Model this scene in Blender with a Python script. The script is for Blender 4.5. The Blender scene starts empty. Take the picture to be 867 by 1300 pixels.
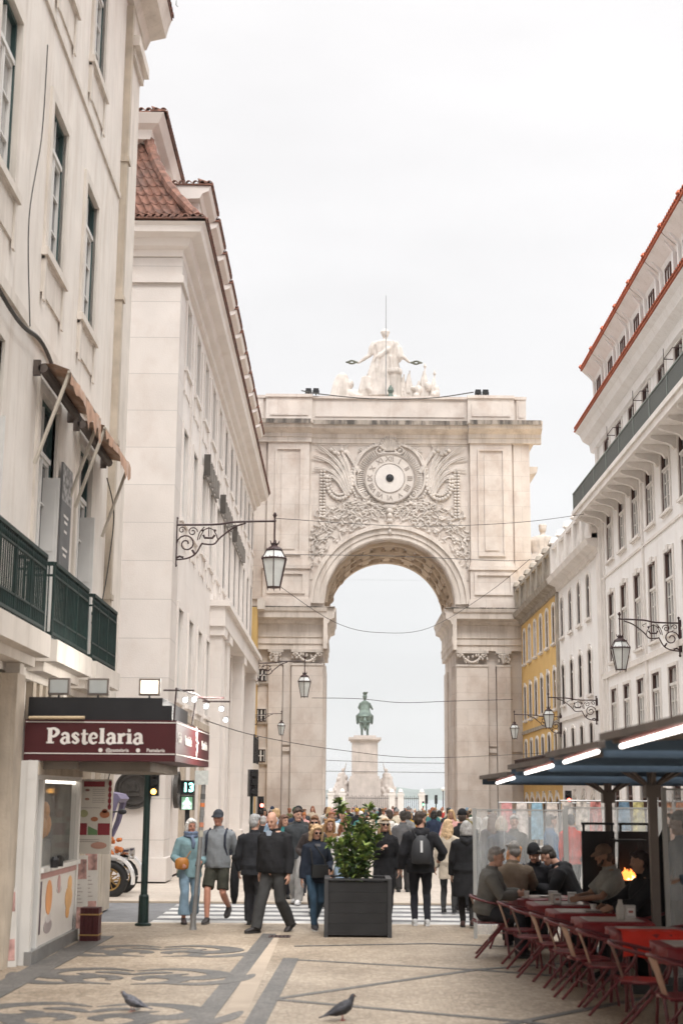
import bpy, math, random
from mathutils import Vector, Matrix
from math import sin, cos, pi, radians as R
C = bpy.context.scene.collection
sc = bpy.context.scene
random.seed(7)

# ------------------------------------------------------------------ camera
H = 2.05
cam_d = bpy.data.cameras.new('camera'); cam = bpy.data.objects.new('camera', cam_d); C.objects.link(cam)
cam_d.sensor_fit = 'VERTICAL'; cam_d.sensor_height = 36; cam_d.lens = 36*1800/1300
cam_d.clip_end = 9000; cam_d.clip_start = .1
cam.matrix_world = Matrix.Translation((0, 0, H)) @ Matrix.Rotation(R(90+11.31), 4, 'X') @ Matrix.Rotation(R(0.45), 4, 'Z')
cam_d.dof.use_dof = True; cam_d.dof.focus_distance = 42; cam_d.dof.aperture_fstop = 1.8
sc.camera = cam
# ------------------------------------------------------------------ world: bright overcast over a Nishita sky
SUN_EL, SUN_ROT = R(56), R(168)
w = bpy.data.worlds.new('World'); sc.world = w; w.use_nodes = True
nt = w.node_tree; N = nt.nodes; L = nt.links; N.clear()
sky = N.new('ShaderNodeTexSky'); sky.sky_type = 'NISHITA'; sky.sun_disc = False
sky.sun_elevation = SUN_EL; sky.sun_rotation = SUN_ROT
bg = N.new('ShaderNodeBackground'); bg.inputs[1].default_value = .1
tc = N.new('ShaderNodeTexCoord'); sep = N.new('ShaderNodeSeparateXYZ'); L.new(tc.outputs['Generated'], sep.inputs[0])
ramp = N.new('ShaderNodeValToRGB'); L.new(sep.outputs[2], ramp.inputs[0])
e = ramp.color_ramp.elements
e[0].position = 0.0; e[0].color = (.675, .68, .68, 1)
e[1].position = 1.0; e[1].color = (3.0, 3.0, 3.0, 1)
x = e.new(.10); x.color = (.675, .675, .675, 1)
x = e.new(.22); x.color = (.71, .705, .705, 1)
x = e.new(.36); x.color = (.755, .745, .745, 1)
x = e.new(.56); x.color = (.80, .785, .785, 1)
x = e.new(.72); x.color = (2.2, 2.15, 2.12, 1)
mp = N.new('ShaderNodeMapping'); L.new(tc.outputs['Generated'], mp.inputs[0]); mp.inputs['Scale'].default_value = (1, 1, 3.2)
nz = N.new('ShaderNodeTexNoise'); nz.inputs['Scale'].default_value = 2.6; nz.inputs['Detail'].default_value = 5; nz.inputs['Roughness'].default_value = .5
L.new(mp.outputs[0], nz.inputs[0])
mr = N.new('ShaderNodeMapRange'); mr.inputs[1].default_value = .3; mr.inputs[2].default_value = .7; mr.inputs[3].default_value = 9.1; mr.inputs[4].default_value = 10.5
L.new(nz.outputs[0], mr.inputs[0])
cl = N.new('ShaderNodeVectorMath'); cl.operation = 'SCALE'; L.new(ramp.outputs[0], cl.inputs[0]); L.new(mr.outputs[0], cl.inputs[3])
mx = N.new('ShaderNodeMixRGB'); mx.inputs[0].default_value = .95; L.new(sky.outputs[0], mx.inputs[1]); L.new(cl.outputs[0], mx.inputs[2])
L.new(mx.outputs[0], bg.inputs[0]); wo = N.new('ShaderNodeOutputWorld'); L.new(bg.outputs[0], wo.inputs[0])
sd = bpy.data.lights.new('sun', 'SUN'); sd.energy = 1.5; sd.angle = R(20); sd.color = (1, .965, .92)
so = bpy.data.objects.new('sun', sd); C.objects.link(so)
sundir = Vector((sin(SUN_ROT)*cos(SUN_EL), cos(SUN_ROT)*cos(SUN_EL), sin(SUN_EL)))
so.rotation_euler = (-sundir).to_track_quat('-Z', 'Y').to_euler(); so.location = (0, -20, 60)
sc.view_settings.view_transform = 'Standard'; sc.view_settings.look = 'None'
sc.view_settings.exposure = 0.47; sc.view_settings.gamma = 1
sc.render.engine = 'CYCLES'; sc.cycles.use_denoising = True
sc.cycles.max_bounces = 7; sc.cycles.transparent_max_bounces = 12; sc.cycles.volume_bounces = 0

# ------------------------------------------------------------------ materials
MATS = {}
def mat(name, col, rough=.75, metal=0, var=.12, vs=3., bump=.15, bs=25., stain=None, sa=.4, joints=None, emit=None, spec=.4, streak=False, coat=0, st=(.5, .72)):
    if name in MATS: return MATS[name]
    m = bpy.data.materials.new(name); m.use_nodes = True; MATS[name] = m
    nt = m.node_tree; N = nt.nodes; L = nt.links; b = N['Principled BSDF']
    b.inputs['Roughness'].default_value = rough; b.inputs['Metallic'].default_value = metal
    b.inputs['Specular IOR Level'].default_value = spec
    b.inputs['Coat Weight'].default_value = coat
    m.diffuse_color = (*col, 1)
    tc = N.new('ShaderNodeTexCoord'); co = tc.outputs['Object']
    n1 = N.new('ShaderNodeTexNoise'); n1.inputs['Scale'].default_value = vs; n1.inputs['Detail'].default_value = 6; L.new(co, n1.inputs[0])
    cr = N.new('ShaderNodeMapRange'); cr.inputs[1].default_value = .3; cr.inputs[2].default_value = .7
    cr.inputs[3].default_value = 1-var; cr.inputs[4].default_value = 1+var; L.new(n1.outputs[0], cr.inputs[0])
    sv = N.new('ShaderNodeVectorMath'); sv.operation = 'SCALE'; sv.inputs[0].default_value = col; L.new(cr.outputs[0], sv.inputs[3])
    out = sv.outputs[0]
    if stain:
        mp = N.new('ShaderNodeMapping'); L.new(co, mp.inputs[0]); mp.inputs['Scale'].default_value = (1.6, 1.6, .22) if streak else (.8, .8, .6)
        n2 = N.new('ShaderNodeTexNoise'); n2.inputs['Scale'].default_value = 1.3; n2.inputs['Detail'].default_value = 9; n2.inputs['Roughness'].default_value = .65; L.new(mp.outputs[0], n2.inputs[0])
        r2 = N.new('ShaderNodeMapRange'); r2.inputs[1].default_value = st[0]; r2.inputs[2].default_value = st[1]; r2.inputs[3].default_value = 0; r2.inputs[4].default_value = sa; L.new(n2.outputs[0], r2.inputs[0])
        mm = N.new('ShaderNodeMixRGB'); L.new(r2.outputs[0], mm.inputs[0]); L.new(out, mm.inputs[1]); mm.inputs[2].default_value = (*stain, 1); out = mm.outputs[0]
        if streak:
            mp2 = N.new('ShaderNodeMapping'); L.new(co, mp2.inputs[0]); mp2.inputs['Scale'].default_value = (5, 5, .3)
            n4 = N.new('ShaderNodeTexNoise'); n4.inputs['Scale'].default_value = 1.7; n4.inputs['Detail'].default_value = 7; n4.inputs['Roughness'].default_value = .7; L.new(mp2.outputs[0], n4.inputs[0])
            r4 = N.new('ShaderNodeMapRange'); r4.inputs[1].default_value = .54; r4.inputs[2].default_value = .78; r4.inputs[3].default_value = 0; r4.inputs[4].default_value = sa*.8; L.new(n4.outputs[0], r4.inputs[0])
            m4 = N.new('ShaderNodeMixRGB'); L.new(r4.outputs[0], m4.inputs[0]); L.new(out, m4.inputs[1]); m4.inputs[2].default_value = (stain[0]*.62, stain[1]*.6, stain[2]*.58, 1); out = m4.outputs[0]
    if joints:
        jw, jh, ax, jd = joints
        sp = N.new('ShaderNodeSeparateXYZ'); L.new(co, sp.inputs[0]); cb = N.new('ShaderNodeCombineXYZ')
        L.new(sp.outputs[0 if ax == 'x' else 1], cb.inputs[0]); L.new(sp.outputs[2], cb.inputs[1])
        br = N.new('ShaderNodeTexBrick'); br.inputs['Scale'].default_value = 1; br.inputs['Brick Width'].default_value = jw; br.inputs['Row Height'].default_value = jh
        br.inputs['Mortar Size'].default_value = .012; br.inputs['Mortar Smooth'].default_value = .3; br.inputs['Bias'].default_value = 0
        br.inputs['Color1'].default_value = (1, 1, 1, 1); br.inputs['Color2'].default_value = (1-jd*.35, 1-jd*.4, 1-jd*.45, 1); br.inputs['Mortar'].default_value = (1-jd,)*3+(1,)
        L.new(cb.outputs[0], br.inputs[0])
        mm = N.new('ShaderNodeMixRGB'); mm.blend_type = 'MULTIPLY'; mm.inputs[0].default_value = 1; L.new(out, mm.inputs[1]); L.new(br.outputs[0], mm.inputs[2]); out = mm.outputs[0]
    L.new(out, b.inputs['Base Color'])
    if bump:
        n3 = N.new('ShaderNodeTexNoise'); n3.inputs['Scale'].default_value = bs; n3.inputs['Detail'].default_value = 4; L.new(co, n3.inputs[0])
        bp = N.new('ShaderNodeBump'); bp.inputs['Strength'].default_value = bump; bp.inputs['Distance'].default_value = .02; L.new(n3.outputs[0], bp.inputs['Height']); L.new(bp.outputs[0], b.inputs['Normal'])
    if emit:
        b.inputs['Emission Color'].default_value = (*emit[0], 1); b.inputs['Emission Strength'].default_value = emit[1]
    return m
def clear_mat(name, col, alpha, rough=.15):
    if name in MATS: return MATS[name]
    m = bpy.data.materials.new(name); m.use_nodes = True; MATS[name] = m
    N = m.node_tree.nodes; L = m.node_tree.links; b = N['Principled BSDF']
    b.inputs['Base Color'].default_value = (*col, 1); b.inputs['Roughness'].default_value = rough; b.inputs['Specular IOR Level'].default_value = .6
    tc = N.new('ShaderNodeTexCoord'); mp = N.new('ShaderNodeMapping'); mp.inputs['Scale'].default_value = (2.5, 2.5, .35); L.new(tc.outputs['Object'], mp.inputs[0])
    n = N.new('ShaderNodeTexNoise'); n.inputs['Scale'].default_value = 3; n.inputs['Detail'].default_value = 4; L.new(mp.outputs[0], n.inputs[0])
    r = N.new('ShaderNodeMapRange'); r.inputs[1].default_value = .3; r.inputs[2].default_value = .75; r.inputs[3].default_value = alpha*.5; r.inputs[4].default_value = alpha*1.6; L.new(n.outputs[0], r.inputs[0])
    L.new(r.outputs[0], b.inputs['Alpha'])
    return m
def cobble(name, col, col2, scale, jd=.55, bump=.6):
    m = bpy.data.materials.new(name); m.use_nodes = True; MATS[name] = m
    N = m.node_tree.nodes; L = m.node_tree.links; b = N['Principled BSDF']; b.inputs['Roughness'].default_value = .55
    b.inputs['Specular IOR Level'].default_value = .45
    tc = N.new('ShaderNodeTexCoord'); co = tc.outputs['Object']
    v = N.new('ShaderNodeTexVoronoi'); v.inputs['Scale'].default_value = scale; v.inputs['Randomness'].default_value = .8; L.new(co, v.inputs[0])
    v2 = N.new('ShaderNodeTexVoronoi'); v2.feature = 'DISTANCE_TO_EDGE'; v2.inputs['Scale'].default_value = scale; v2.inputs['Randomness'].default_value = .8; L.new(co, v2.inputs[0])
    sp = N.new('ShaderNodeSeparateXYZ'); L.new(v.outputs['Color'], sp.inputs[0])
    n = N.new('ShaderNodeTexNoise'); n.inputs['Scale'].default_value = .9; n.inputs['Detail'].default_value = 7; L.new(co, n.inputs[0])
    ad = N.new('ShaderNodeMath'); ad.operation = 'MULTIPLY_ADD'; L.new(sp.outputs[0], ad.inputs[0]); ad.inputs[1].default_value = .55; 
    r0 = N.new('ShaderNodeMapRange'); r0.inputs[1].default_value = .3; r0.inputs[2].default_value = .7; r0.inputs[3].default_value = -.1; r0.inputs[4].default_value = .6; L.new(n.outputs[0], r0.inputs[0]); L.new(r0.outputs[0], ad.inputs[2])
    mm = N.new('ShaderNodeMixRGB'); L.new(ad.outputs[0], mm.inputs[0]); mm.inputs[1].default_value = (*col, 1); mm.inputs[2].default_value = (*col2, 1)
    r = N.new('ShaderNodeMapRange'); r.inputs[1].default_value = 0; r.inputs[2].default_value = .09; r.inputs[3].default_value = 1-jd; r.inputs[4].default_value = 1; L.new(v2.outputs[0], r.inputs[0])
    sc_ = N.new('ShaderNodeVectorMath'); sc_.operation = 'SCALE'; L.new(mm.outputs[0], sc_.inputs[0]); L.new(r.outputs[0], sc_.inputs[3]); L.new(sc_.outputs[0], b.inputs['Base Color'])
    bp = N.new('ShaderNodeBump'); bp.inputs['Strength'].default_value = bump; bp.inputs['Distance'].default_value = .012; L.new(r.outputs[0], bp.inputs['Height']); L.new(bp.outputs[0], b.inputs['Normal'])
    return m
def glow(name, col, s): return mat(name, (.8, .8, .8), .4, emit=(col, s), bump=0)
def cloth(col, name=None): return mat(name or 'fabric_%02x%02x%02x' % tuple(int(min(1, c)*255) for c in col), col, .9, var=.18, vs=7, bump=.5, bs=14, spec=.2)

cream = mat('cream_render', (.76, .705, .645), .85, var=.07, vs=1.2, stain=(.55, .46, .38), sa=.6, streak=True, bump=.25, bs=6)
creamtrim = mat('cream_limestone_trim', (.70, .64, .575), .8, var=.08, vs=2, stain=(.42, .36, .30), sa=.5, streak=True)
dirty = mat('stained_limestone', (.50, .43, .35), .85, var=.15, vs=2.5, stain=(.27, .22, .17), sa=.6, streak=True, bump=.3)
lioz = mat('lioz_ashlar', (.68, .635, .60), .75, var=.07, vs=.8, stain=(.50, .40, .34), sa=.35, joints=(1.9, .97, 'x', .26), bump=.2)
liozy = mat('lioz_ashlar_street', (.78, .73, .69), .75, var=.05, vs=.8, stain=(.56, .47, .40), sa=.3, joints=(1.9, .97, 'x', .07), bump=.15)
archst = mat('arch_limestone', (.655, .595, .545), .75, var=.11, vs=.7, stain=(.44, .345, .29), sa=.65, joints=(1.9, .78, 'x', .2), bump=.3, bs=9, st=(.46, .7))
archtrim = mat('arch_moulding_limestone', (.65, .59, .535), .75, var=.12, vs=1.1, stain=(.36, .30, .25), sa=.65, streak=True, bump=.35, bs=9, st=(.47, .7))
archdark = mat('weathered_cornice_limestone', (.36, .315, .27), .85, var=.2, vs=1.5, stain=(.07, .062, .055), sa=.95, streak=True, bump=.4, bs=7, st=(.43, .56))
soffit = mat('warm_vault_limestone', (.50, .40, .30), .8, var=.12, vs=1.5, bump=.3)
marble = mat('weathered_marble', (.57, .52, .475), .7, var=.16, vs=2.5, stain=(.28, .245, .21), sa=.7, streak=True, bump=.3)
white = mat('white_render', (.86, .85, .84), .85, var=.03, vs=.8, stain=(.70, .66, .62), sa=.45, streak=True, bump=.12)
whitetrim = mat('pale_stone_trim', (.76, .725, .69), .8, var=.08, vs=2, stain=(.52, .46, .40), sa=.45, bump=.2)
yellow = mat('ochre_render', (.70, .47, .18), .85, var=.06, vs=1, stain=(.60, .38, .13), sa=.5, streak=True)
tile = mat('clay_roof_tile', (.20, .10, .072), .8, var=.5, vs=6, stain=(.12, .09, .08), sa=.8, bump=.4)
tile2 = mat('red_roof_tile', (.46, .135, .07), .8, var=.22, vs=6, bump=.3)
green = mat('dark_green_ironwork', (.008, .024, .021), .55, var=.3, vs=6, bump=.1)
greenf = mat('dark_green_window_frame', (.03, .06, .058), .5, bump=0)
whitef = mat('white_window_frame', (.68, .66, .63), .5, var=.05, bump=0)
maroonf = mat('brown_window_frame', (.10, .055, .045), .5, bump=0)
glass = mat('window_glass', (.07, .075, .08), .08, var=.5, vs=.35, bump=0, spec=.9)
glassl = mat('window_glass_with_pale_blinds', (.40, .39, .37), .12, var=.35, vs=.5, bump=0, spec=.8)
dark = mat('dark_interior', (.03, .027, .025), .8)
iron = mat('wrought_iron', (.045, .022, .022), .5, bump=.1)
black = mat('black_paint', (.018, .018, .02), .4, var=.2, bump=.05)
lampglass = mat('frosted_lamp_glass', (.62, .64, .62), .25, bump=0, spec=.6)
steel = mat('grey_steel', (.30, .30, .30), .4, metal=.6, var=.2)
bronze = mat('verdigris_bronze', (.12, .155, .13), .55, metal=.3, var=.35, vs=2, stain=(.07, .10, .09), sa=.6, bump=.3)
darkbronze = mat('dark_bronze', (.07, .065, .06), .45, metal=.5, var=.3, bump=.2)
maroon = mat('maroon_sign_panel', (.062, .008, .010), .5, var=.08, bump=.03)
redcloth = mat('red_tablecloth', (.20, .012, .015), .45, var=.12, bump=.2, bs=8)
chairred = mat('dark_red_metal', (.125, .016, .02), .35, var=.12, bump=0, coat=.3)
seatred = mat('rose_red_seat', (.30, .075, .08), .3, var=.12, bump=0, coat=.6)
navy = mat('navy_canvas', (.03, .05, .085), .8, var=.12, bump=.15, bs=60)
tube_l = glow('led_tube', (1, .93, .88), 4)
skinA = mat('skin', (.52, .30, .22), .55, var=.06, vs=12, bump=.05)
skinB = mat('skin_ruddy', (.50, .24, .17), .55, var=.08, vs=12, bump=.05)
skinC = mat('skin_tan', (.30, .17, .115), .55, var=.06, vs=12, bump=.05)
asphalt = mat('asphalt', (.17, .17, .175), .8, var=.15, vs=4, bump=.5, bs=120)
paint = mat('worn_road_paint', (.56, .55, .53), .7, var=.14, vs=3, stain=(.25, .25, .25), sa=.8, st=(.42, .62))
calcada = cobble('limestone_setts', (.22, .17, .12), (.42, .345, .265), 16, .45)
calcada2 = cobble('limestone_setts_wide', (.42, .36, .30), (.54, .475, .41), 9, .22)
basalt = cobble('basalt_setts', (.065, .065, .063), (.15, .14, .13), 16, .4)
slabm = mat('limestone_slab', (.44, .37, .295), .6, var=.12, vs=2, joints=None, stain=(.40, .32, .25), sa=.5)

# ------------------------------------------------------------------ mesh builder
def trs(loc=(0, 0, 0), rz=0, rx=0, ry=0, s=1):
    S = Matrix.Diagonal((*(s if hasattr(s, '__len__') else (s, s, s)), 1))
    return Matrix.Translation(loc) @ Matrix.Rotation(rz, 4, 'Z') @ Matrix.Rotation(ry, 4, 'Y') @ Matrix.Rotation(rx, 4, 'X') @ S
class M:
    def __init__(s, T=None): s.v = []; s.f = []; s.T = T
    def add(s, vs, fs):
        o = len(s.v)
        s.v += [tuple(s.T @ Vector(p)) for p in vs] if s.T else [tuple(p) for p in vs]
        s.f += [tuple(i+o for i in f) for f in fs]; return s
    def box(s, x0, x1, y0, y1, z0, z1, T=None):
        vs = [(x, y, z) for z in (z0, z1) for y in (y0, y1) for x in (x0, x1)]
        if T: vs = [T @ Vector(p) for p in vs]
        return s.add(vs, [(0, 2, 3, 1), (4, 5, 7, 6), (0, 1, 5, 4), (2, 6, 7, 3), (0, 4, 6, 2), (1, 3, 7, 5)])
    def quad(s, a, b, c, d): return s.add([a, b, c, d], [(0, 1, 2, 3)])
    def poly(s, pts): return s.add(pts, [tuple(range(len(pts)))])
    def prism(s, pts, a, b, ax='z'):     # pts 2-D outline extruded from a to b along ax
        n = len(pts)
        def P(p, h): return {'z': (p[0], p[1], h), 'y': (p[0], h, p[1]), 'x': (h, p[0], p[1])}[ax]
        return s.add([P(p, a) for p in pts]+[P(p, b) for p in pts], [tuple(range(n))[::-1], tuple(range(n, 2*n))]+[(i, (i+1) % n, n+(i+1) % n, n+i) for i in range(n)])
    def rings(s, rs, close=True):        # list of rings (lists of points), capped
        n = len(rs[0]); vs = [p for r in rs for p in r]; fs = []
        for k in range(len(rs)-1):
            for i in range(n):
                j = (i+1) % n; fs.append((k*n+i, k*n+j, (k+1)*n+j, (k+1)*n+i))
        if close: fs += [tuple(range(n))[::-1], tuple((len(rs)-1)*n+i for i in range(n))]
        return s.add(vs, fs)
    def tube(s, pts, r, n=6, flat=1):
        pts = [Vector(p) for p in pts]; m = len(pts)
        rr = r if hasattr(r, '__len__') else [r]*m
        rs = []; up = None
        for i, p in enumerate(pts):
            t = (pts[min(i+1, m-1)]-pts[max(i-1, 0)]).normalized()
            if up is None: up = Vector((0, 0, 1)) if abs(t.z) < .9 else Vector((0, 1, 0))
            a = t.cross(up)
            if a.length < 1e-4: a = t.cross(Vector((1, 0, 0)))
            a.normalize(); b = a.cross(t).normalized(); up = b
            rs.append([p+a*rr[i]*cos(2*pi*k/n)+b*rr[i]*flat*sin(2*pi*k/n) for k in range(n)])
        return s.rings(rs)
    def stack(s, rows, n=12, T=None):    # rows: (cx, cy, z, rx, ry)
        rs = [[Vector((cx+rx*cos(2*pi*k/n), cy+ry*sin(2*pi*k/n), z)) for k in range(n)] for cx, cy, z, rx, ry in rows]
        if T: rs = [[T @ p for p in r] for r in rs]
        return s.rings(rs)
    def lathe(s, prof, c=(0, 0, 0), n=16):
        return s.rings([[(c[0]+r*cos(2*pi*k/n), c[1]+r*sin(2*pi*k/n), c[2]+z) for k in range(n)] for r, z in prof])
    def ball(s, c, r, n=10, m=6, T=None):
        rx, ry, rz = r if hasattr(r, '__len__') else (r, r, r)
        rs = []
        for j in range(m+1):
            th = pi*j/m; q = max(sin(th), .02)
            rs.append([Vector((rx*q*cos(2*pi*k/n), ry*q*sin(2*pi*k/n), -rz*cos(th))) for k in range(n)])
        c = Vector(c)
        return s.rings([[(T @ p if T else p)+c for p in r_] for r_ in rs])
    def ribbon(s, pts, ws, z0, z1, ax='z'):   # flat tapered stroke with thickness, in the plane across ax
        P = [Vector(p) for p in pts]; m = len(P); Lf = []; Rt = []
        for i, p in enumerate(P):
            t = (P[min(i+1, m-1)]-P[max(i-1, 0)]).normalized(); nrm = Vector((-t.y, t.x)); h = ws[i]/2
            Lf.append(p+nrm*h); Rt.append(p-nrm*h)
        for i in range(m-1): s.prism([Rt[i], Rt[i+1], Lf[i+1], Lf[i]], z0, z1, ax)
        return s
    def mesh(s, name, ms, smooth=None, off=None):
        me = bpy.data.meshes.new(name)
        vs = s.v if off is None else [(a-off[0], b-off[1], c-off[2]) for a, b, c in s.v]
        me.from_pydata(vs, [], s.f); me.materials.append(ms); me.update()
        import bmesh
        bm = bmesh.new(); bm.from_mesh(me); bmesh.ops.recalc_face_normals(bm, faces=bm.faces); bm.to_mesh(me); bm.free()
        if smooth:
            me.polygons.foreach_set('use_smooth', [True]*len(me.polygons)); me.set_sharp_from_angle(angle=R(smooth))
        return me
    def build(s, name, ms, parent=None, smooth=None):
        off = None
        if parent is None:
            xs = [p[0] for p in s.v]; ys = [p[1] for p in s.v]; zs = [p[2] for p in s.v]
            off = ((min(xs)+max(xs))/2, (min(ys)+max(ys))/2, min(zs))
        o = bpy.data.objects.new(name, s.mesh(name, ms, smooth, off)); C.objects.link(o)
        if parent: o.parent = parent
        else: o.location = off
        return o
def smoothpts(pts, k=6):       # Catmull-Rom
    P = [Vector(p) for p in pts]; out = []
    for i in range(len(P)-1):
        a = P[max(i-1, 0)]; b = P[i]; c = P[i+1]; d = P[min(i+2, len(P)-1)]
        for j in range(k):
            t = j/k; out.append(.5*((2*b)+(c-a)*t+(2*a-5*b+4*c-d)*t*t+(3*b-3*c+d-a)*t**3))
    return out+[P[-1]]
def tag(o, label=None, cat=None, group=None, kind=None):
    if label: o['label'] = label
    if cat: o['category'] = cat
    if group: o['group'] = group
    if kind: o['kind'] = kind
    return o
def thing(name, label, cat, loc=(0, 0, 0), rz=0, group=None):
    o = bpy.data.objects.new(name, None); C.objects.link(o); o.empty_display_size = .3
    o.location = loc; o.rotation_euler = (0, 0, rz); return tag(o, label, cat, group)
def put(name, me, parent, loc=(0, 0, 0), rz=0):
    o = bpy.data.objects.new(name, me); C.objects.link(o); o.parent = parent; o.location = loc; o.rotation_euler = (0, 0, rz); return o
def copy_tree(o, loc=None, rz=None, label=None, parent=None, sc_=None):
    c = o.copy(); C.objects.link(c)
    if parent: c.parent = parent
    if loc is not None: c.location = loc
    if rz is not None: c.rotation_euler = (0, 0, rz)
    if sc_ is not None: c.scale = sc_
    if label: c['label'] = label
    for ch in list(o.children): copy_tree(ch, parent=c)
    return c
def text_mesh(s, size, ms, name='lettering', bold=0, depth=.004, font=None):
    cu = bpy.data.curves.new(name, 'FONT'); cu.body = s; cu.size = size; cu.align_x = 'CENTER'; cu.align_y = 'CENTER'; cu.offset = bold; cu.extrude = depth
    cu.resolution_u = 3
    o = bpy.data.objects.new(name, cu); C.objects.link(o); bpy.context.view_layer.update()
    me = bpy.data.meshes.new_from_object(o.evaluated_get(bpy.context.evaluated_depsgraph_get())); bpy.data.objects.remove(o)
    me.materials.clear(); me.materials.append(ms); me.name = name; return me
def gz(y): return 0 if y < 29 else (-.006*(y-29) if y < 110 else -.486)

# ------------------------------------------------------------------ setting
def struct(o): return tag(o, kind='structure')
g = M()
ys = [-30, 24, 29, 110, 215]
zs = [-.12, -.12, -.13, -.62, -.62]
for i in range(4): g.quad((-400, ys[i], zs[i]), (400, ys[i], zs[i]), (400, ys[i+1], zs[i+1]), (-400, ys[i+1], zs[i+1]))
g.quad((-400, 215, -.62), (400, 215, -.62), (400, 215, -6), (-400, 215, -6))
struct(g.build('ground', slabm))
water = mat('river_water', (.20, .27, .29), .15, bump=.6, bs=.4)
struct(M().quad((-3500, 214, -5), (3500, 214, -5), (3500, 5200, -5), (-3500, 5200, -5)).build('water', water))
hm = mat('scrubby_hillside', (.10, .135, .11), .9, var=.4, vs=.01)
hl = M(); pts = []
def hh(x): return 8+16*math.exp(-((x-60)/75)**2)+10*math.exp(-((x-260)/120)**2)+20*math.exp(-((x+500)/300)**2)+18*math.exp(-((x-900)/300)**2)+1.5*sin(x/17)+.8*sin(x/7.3)
xsn = [-1500+20*i for i in range(151)]
for d, k in ((3000, 0), (3100, .6), (3250, 1), (3600, .7)): pts.append([(x, d, -6 if k == 0 else -6+(hh(x)+8)*k*d/3250) for x in xsn])
n_ = len(xsn); hl.add([p for r in pts for p in r], [(k*n_+i, k*n_+i+1, (k+1)*n_+i+1, (k+1)*n_+i) for k in range(3) for i in range(n_-1)])
struct(hl.build('hills', hm, smooth=60))

PX0, PX1 = -60, 60
struct(M().box(PX0, PX1, -25, 23.75, -.11, 0).build('pavement', calcada))
struct(M().box(PX0, PX1, 23.75, 23.95, -.11, .004).build('kerb', slabm))
struct(M().box(PX0, PX1, 23.95, 28.55, -.11, -.03).build('road', asphalt))
struct(M().box(PX0, PX1, 28.55, 28.8, -.12, .006).build('kerb', slabm))
g = M(); g.add([(PX0, 28.8, 0), (PX1, 28.8, 0), (PX1, 110, -.486), (PX0, 110, -.486), (PX0, 28.8, -.13), (PX1, 28.8, -.13), (PX1, 110, -.61), (PX0, 110, -.61)], [(0, 1, 2, 3), (4, 7, 6, 5), (0, 4, 5, 1), (1, 5, 6, 2), (2, 6, 7, 3), (3, 7, 4, 0)])
struct(g.build('pavement', calcada2))
zb = M()
for i in range(5): zb.box(-3.1, 7.4, 24.25+i*.88, 24.72+i*.88, -.03, -.026)
struct(zb.build('crosswalk', paint))
# basalt bands and scrolls in the paving
pb = M(); Z0, Z1 = 0, .004
LZ = [0]
def line(a, b, w): LZ[0] += 1; pb.ribbon([a, b], [w, w], Z0, Z1+.0003*LZ[0])
line((-1.50, 5), (-1.03, 22.2), .21); line((-1.0, 5), (-.60, 18.95), .2)
def shift(x, y): return (x, y)
zig = [(-.62, 18.8), (1.66, 17.85), (-.66, 15.2), (1.72, 13.85), (-.75, 11.2), (1.7, 9.6)]
for a, b in zip(zig[:-1], zig[1:]): line(a, b, .105)
for a, b in (((1.66, 17.85), (3.9, 19.3)), ((3.9, 19.3), (6.1, 17.9)), ((1.72, 13.85), (4.0, 16.4)), ((4, 16.4), (6.1, 14)), ((1.66, 17.85), (4.0, 16.4)), ((1.72, 13.85), (4, 11.5))): line(a, b, .105)
line((-.6, 20.4), (1.3, 20.9), .09); line((1.3, 20.9), (3, 20.4), .09)
line((-3.72, 10), (-3.45, 21.6), .34)
struct(pb.build('paving_bands', basalt))
sw = M()
def stroke(ps, w):
    q = smoothpts([(a, b) for a, b in ps], 5); n = len(q)
    LZ[0] += 1; sw.ribbon(q, [w*1.3*max(.05, sin(pi*min(1, (i+.4)/n))**.8) for i in range(n)], 0, .003+.0003*(LZ[0] % 17))
for cy, s_ in ((14.0, 1.12), (16.9, 1.08), (19.6, 1.02)):
    for fx in (1, -1):
        cx = -2.38
        def q(u, v): return (cx+fx*u*s_, cy+v*s_*.95)
        stroke([q(.02, .55), q(.35, .75), q(.75, .6), q(.95, .25), q(.75, -.05), q(.5, 0), q(.45, .2), q(.6, .3)], .24)
        stroke([q(.1, -.6), q(.45, -.45), q(.55, -.15), q(.3, .05), q(.12, -.12), q(.2, -.28)], .2)
        stroke([q(.4, -.5), q(.8, -.55), q(1.15, -.2), q(1.3, .35)], .18)
        stroke([q(0, .2), q(.2, .4), q(.42, .42)], .14)
struct(sw.build('paving_scrolls', basalt))
struct(M().box(-1.08, -.86, 14, 22.3, 0, .003).build('drain_strip', mat('worn_drain_slab', (.36, .295, .23), .7, var=.15, vs=2, stain=(.26, .21, .165), sa=.6)))
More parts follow.
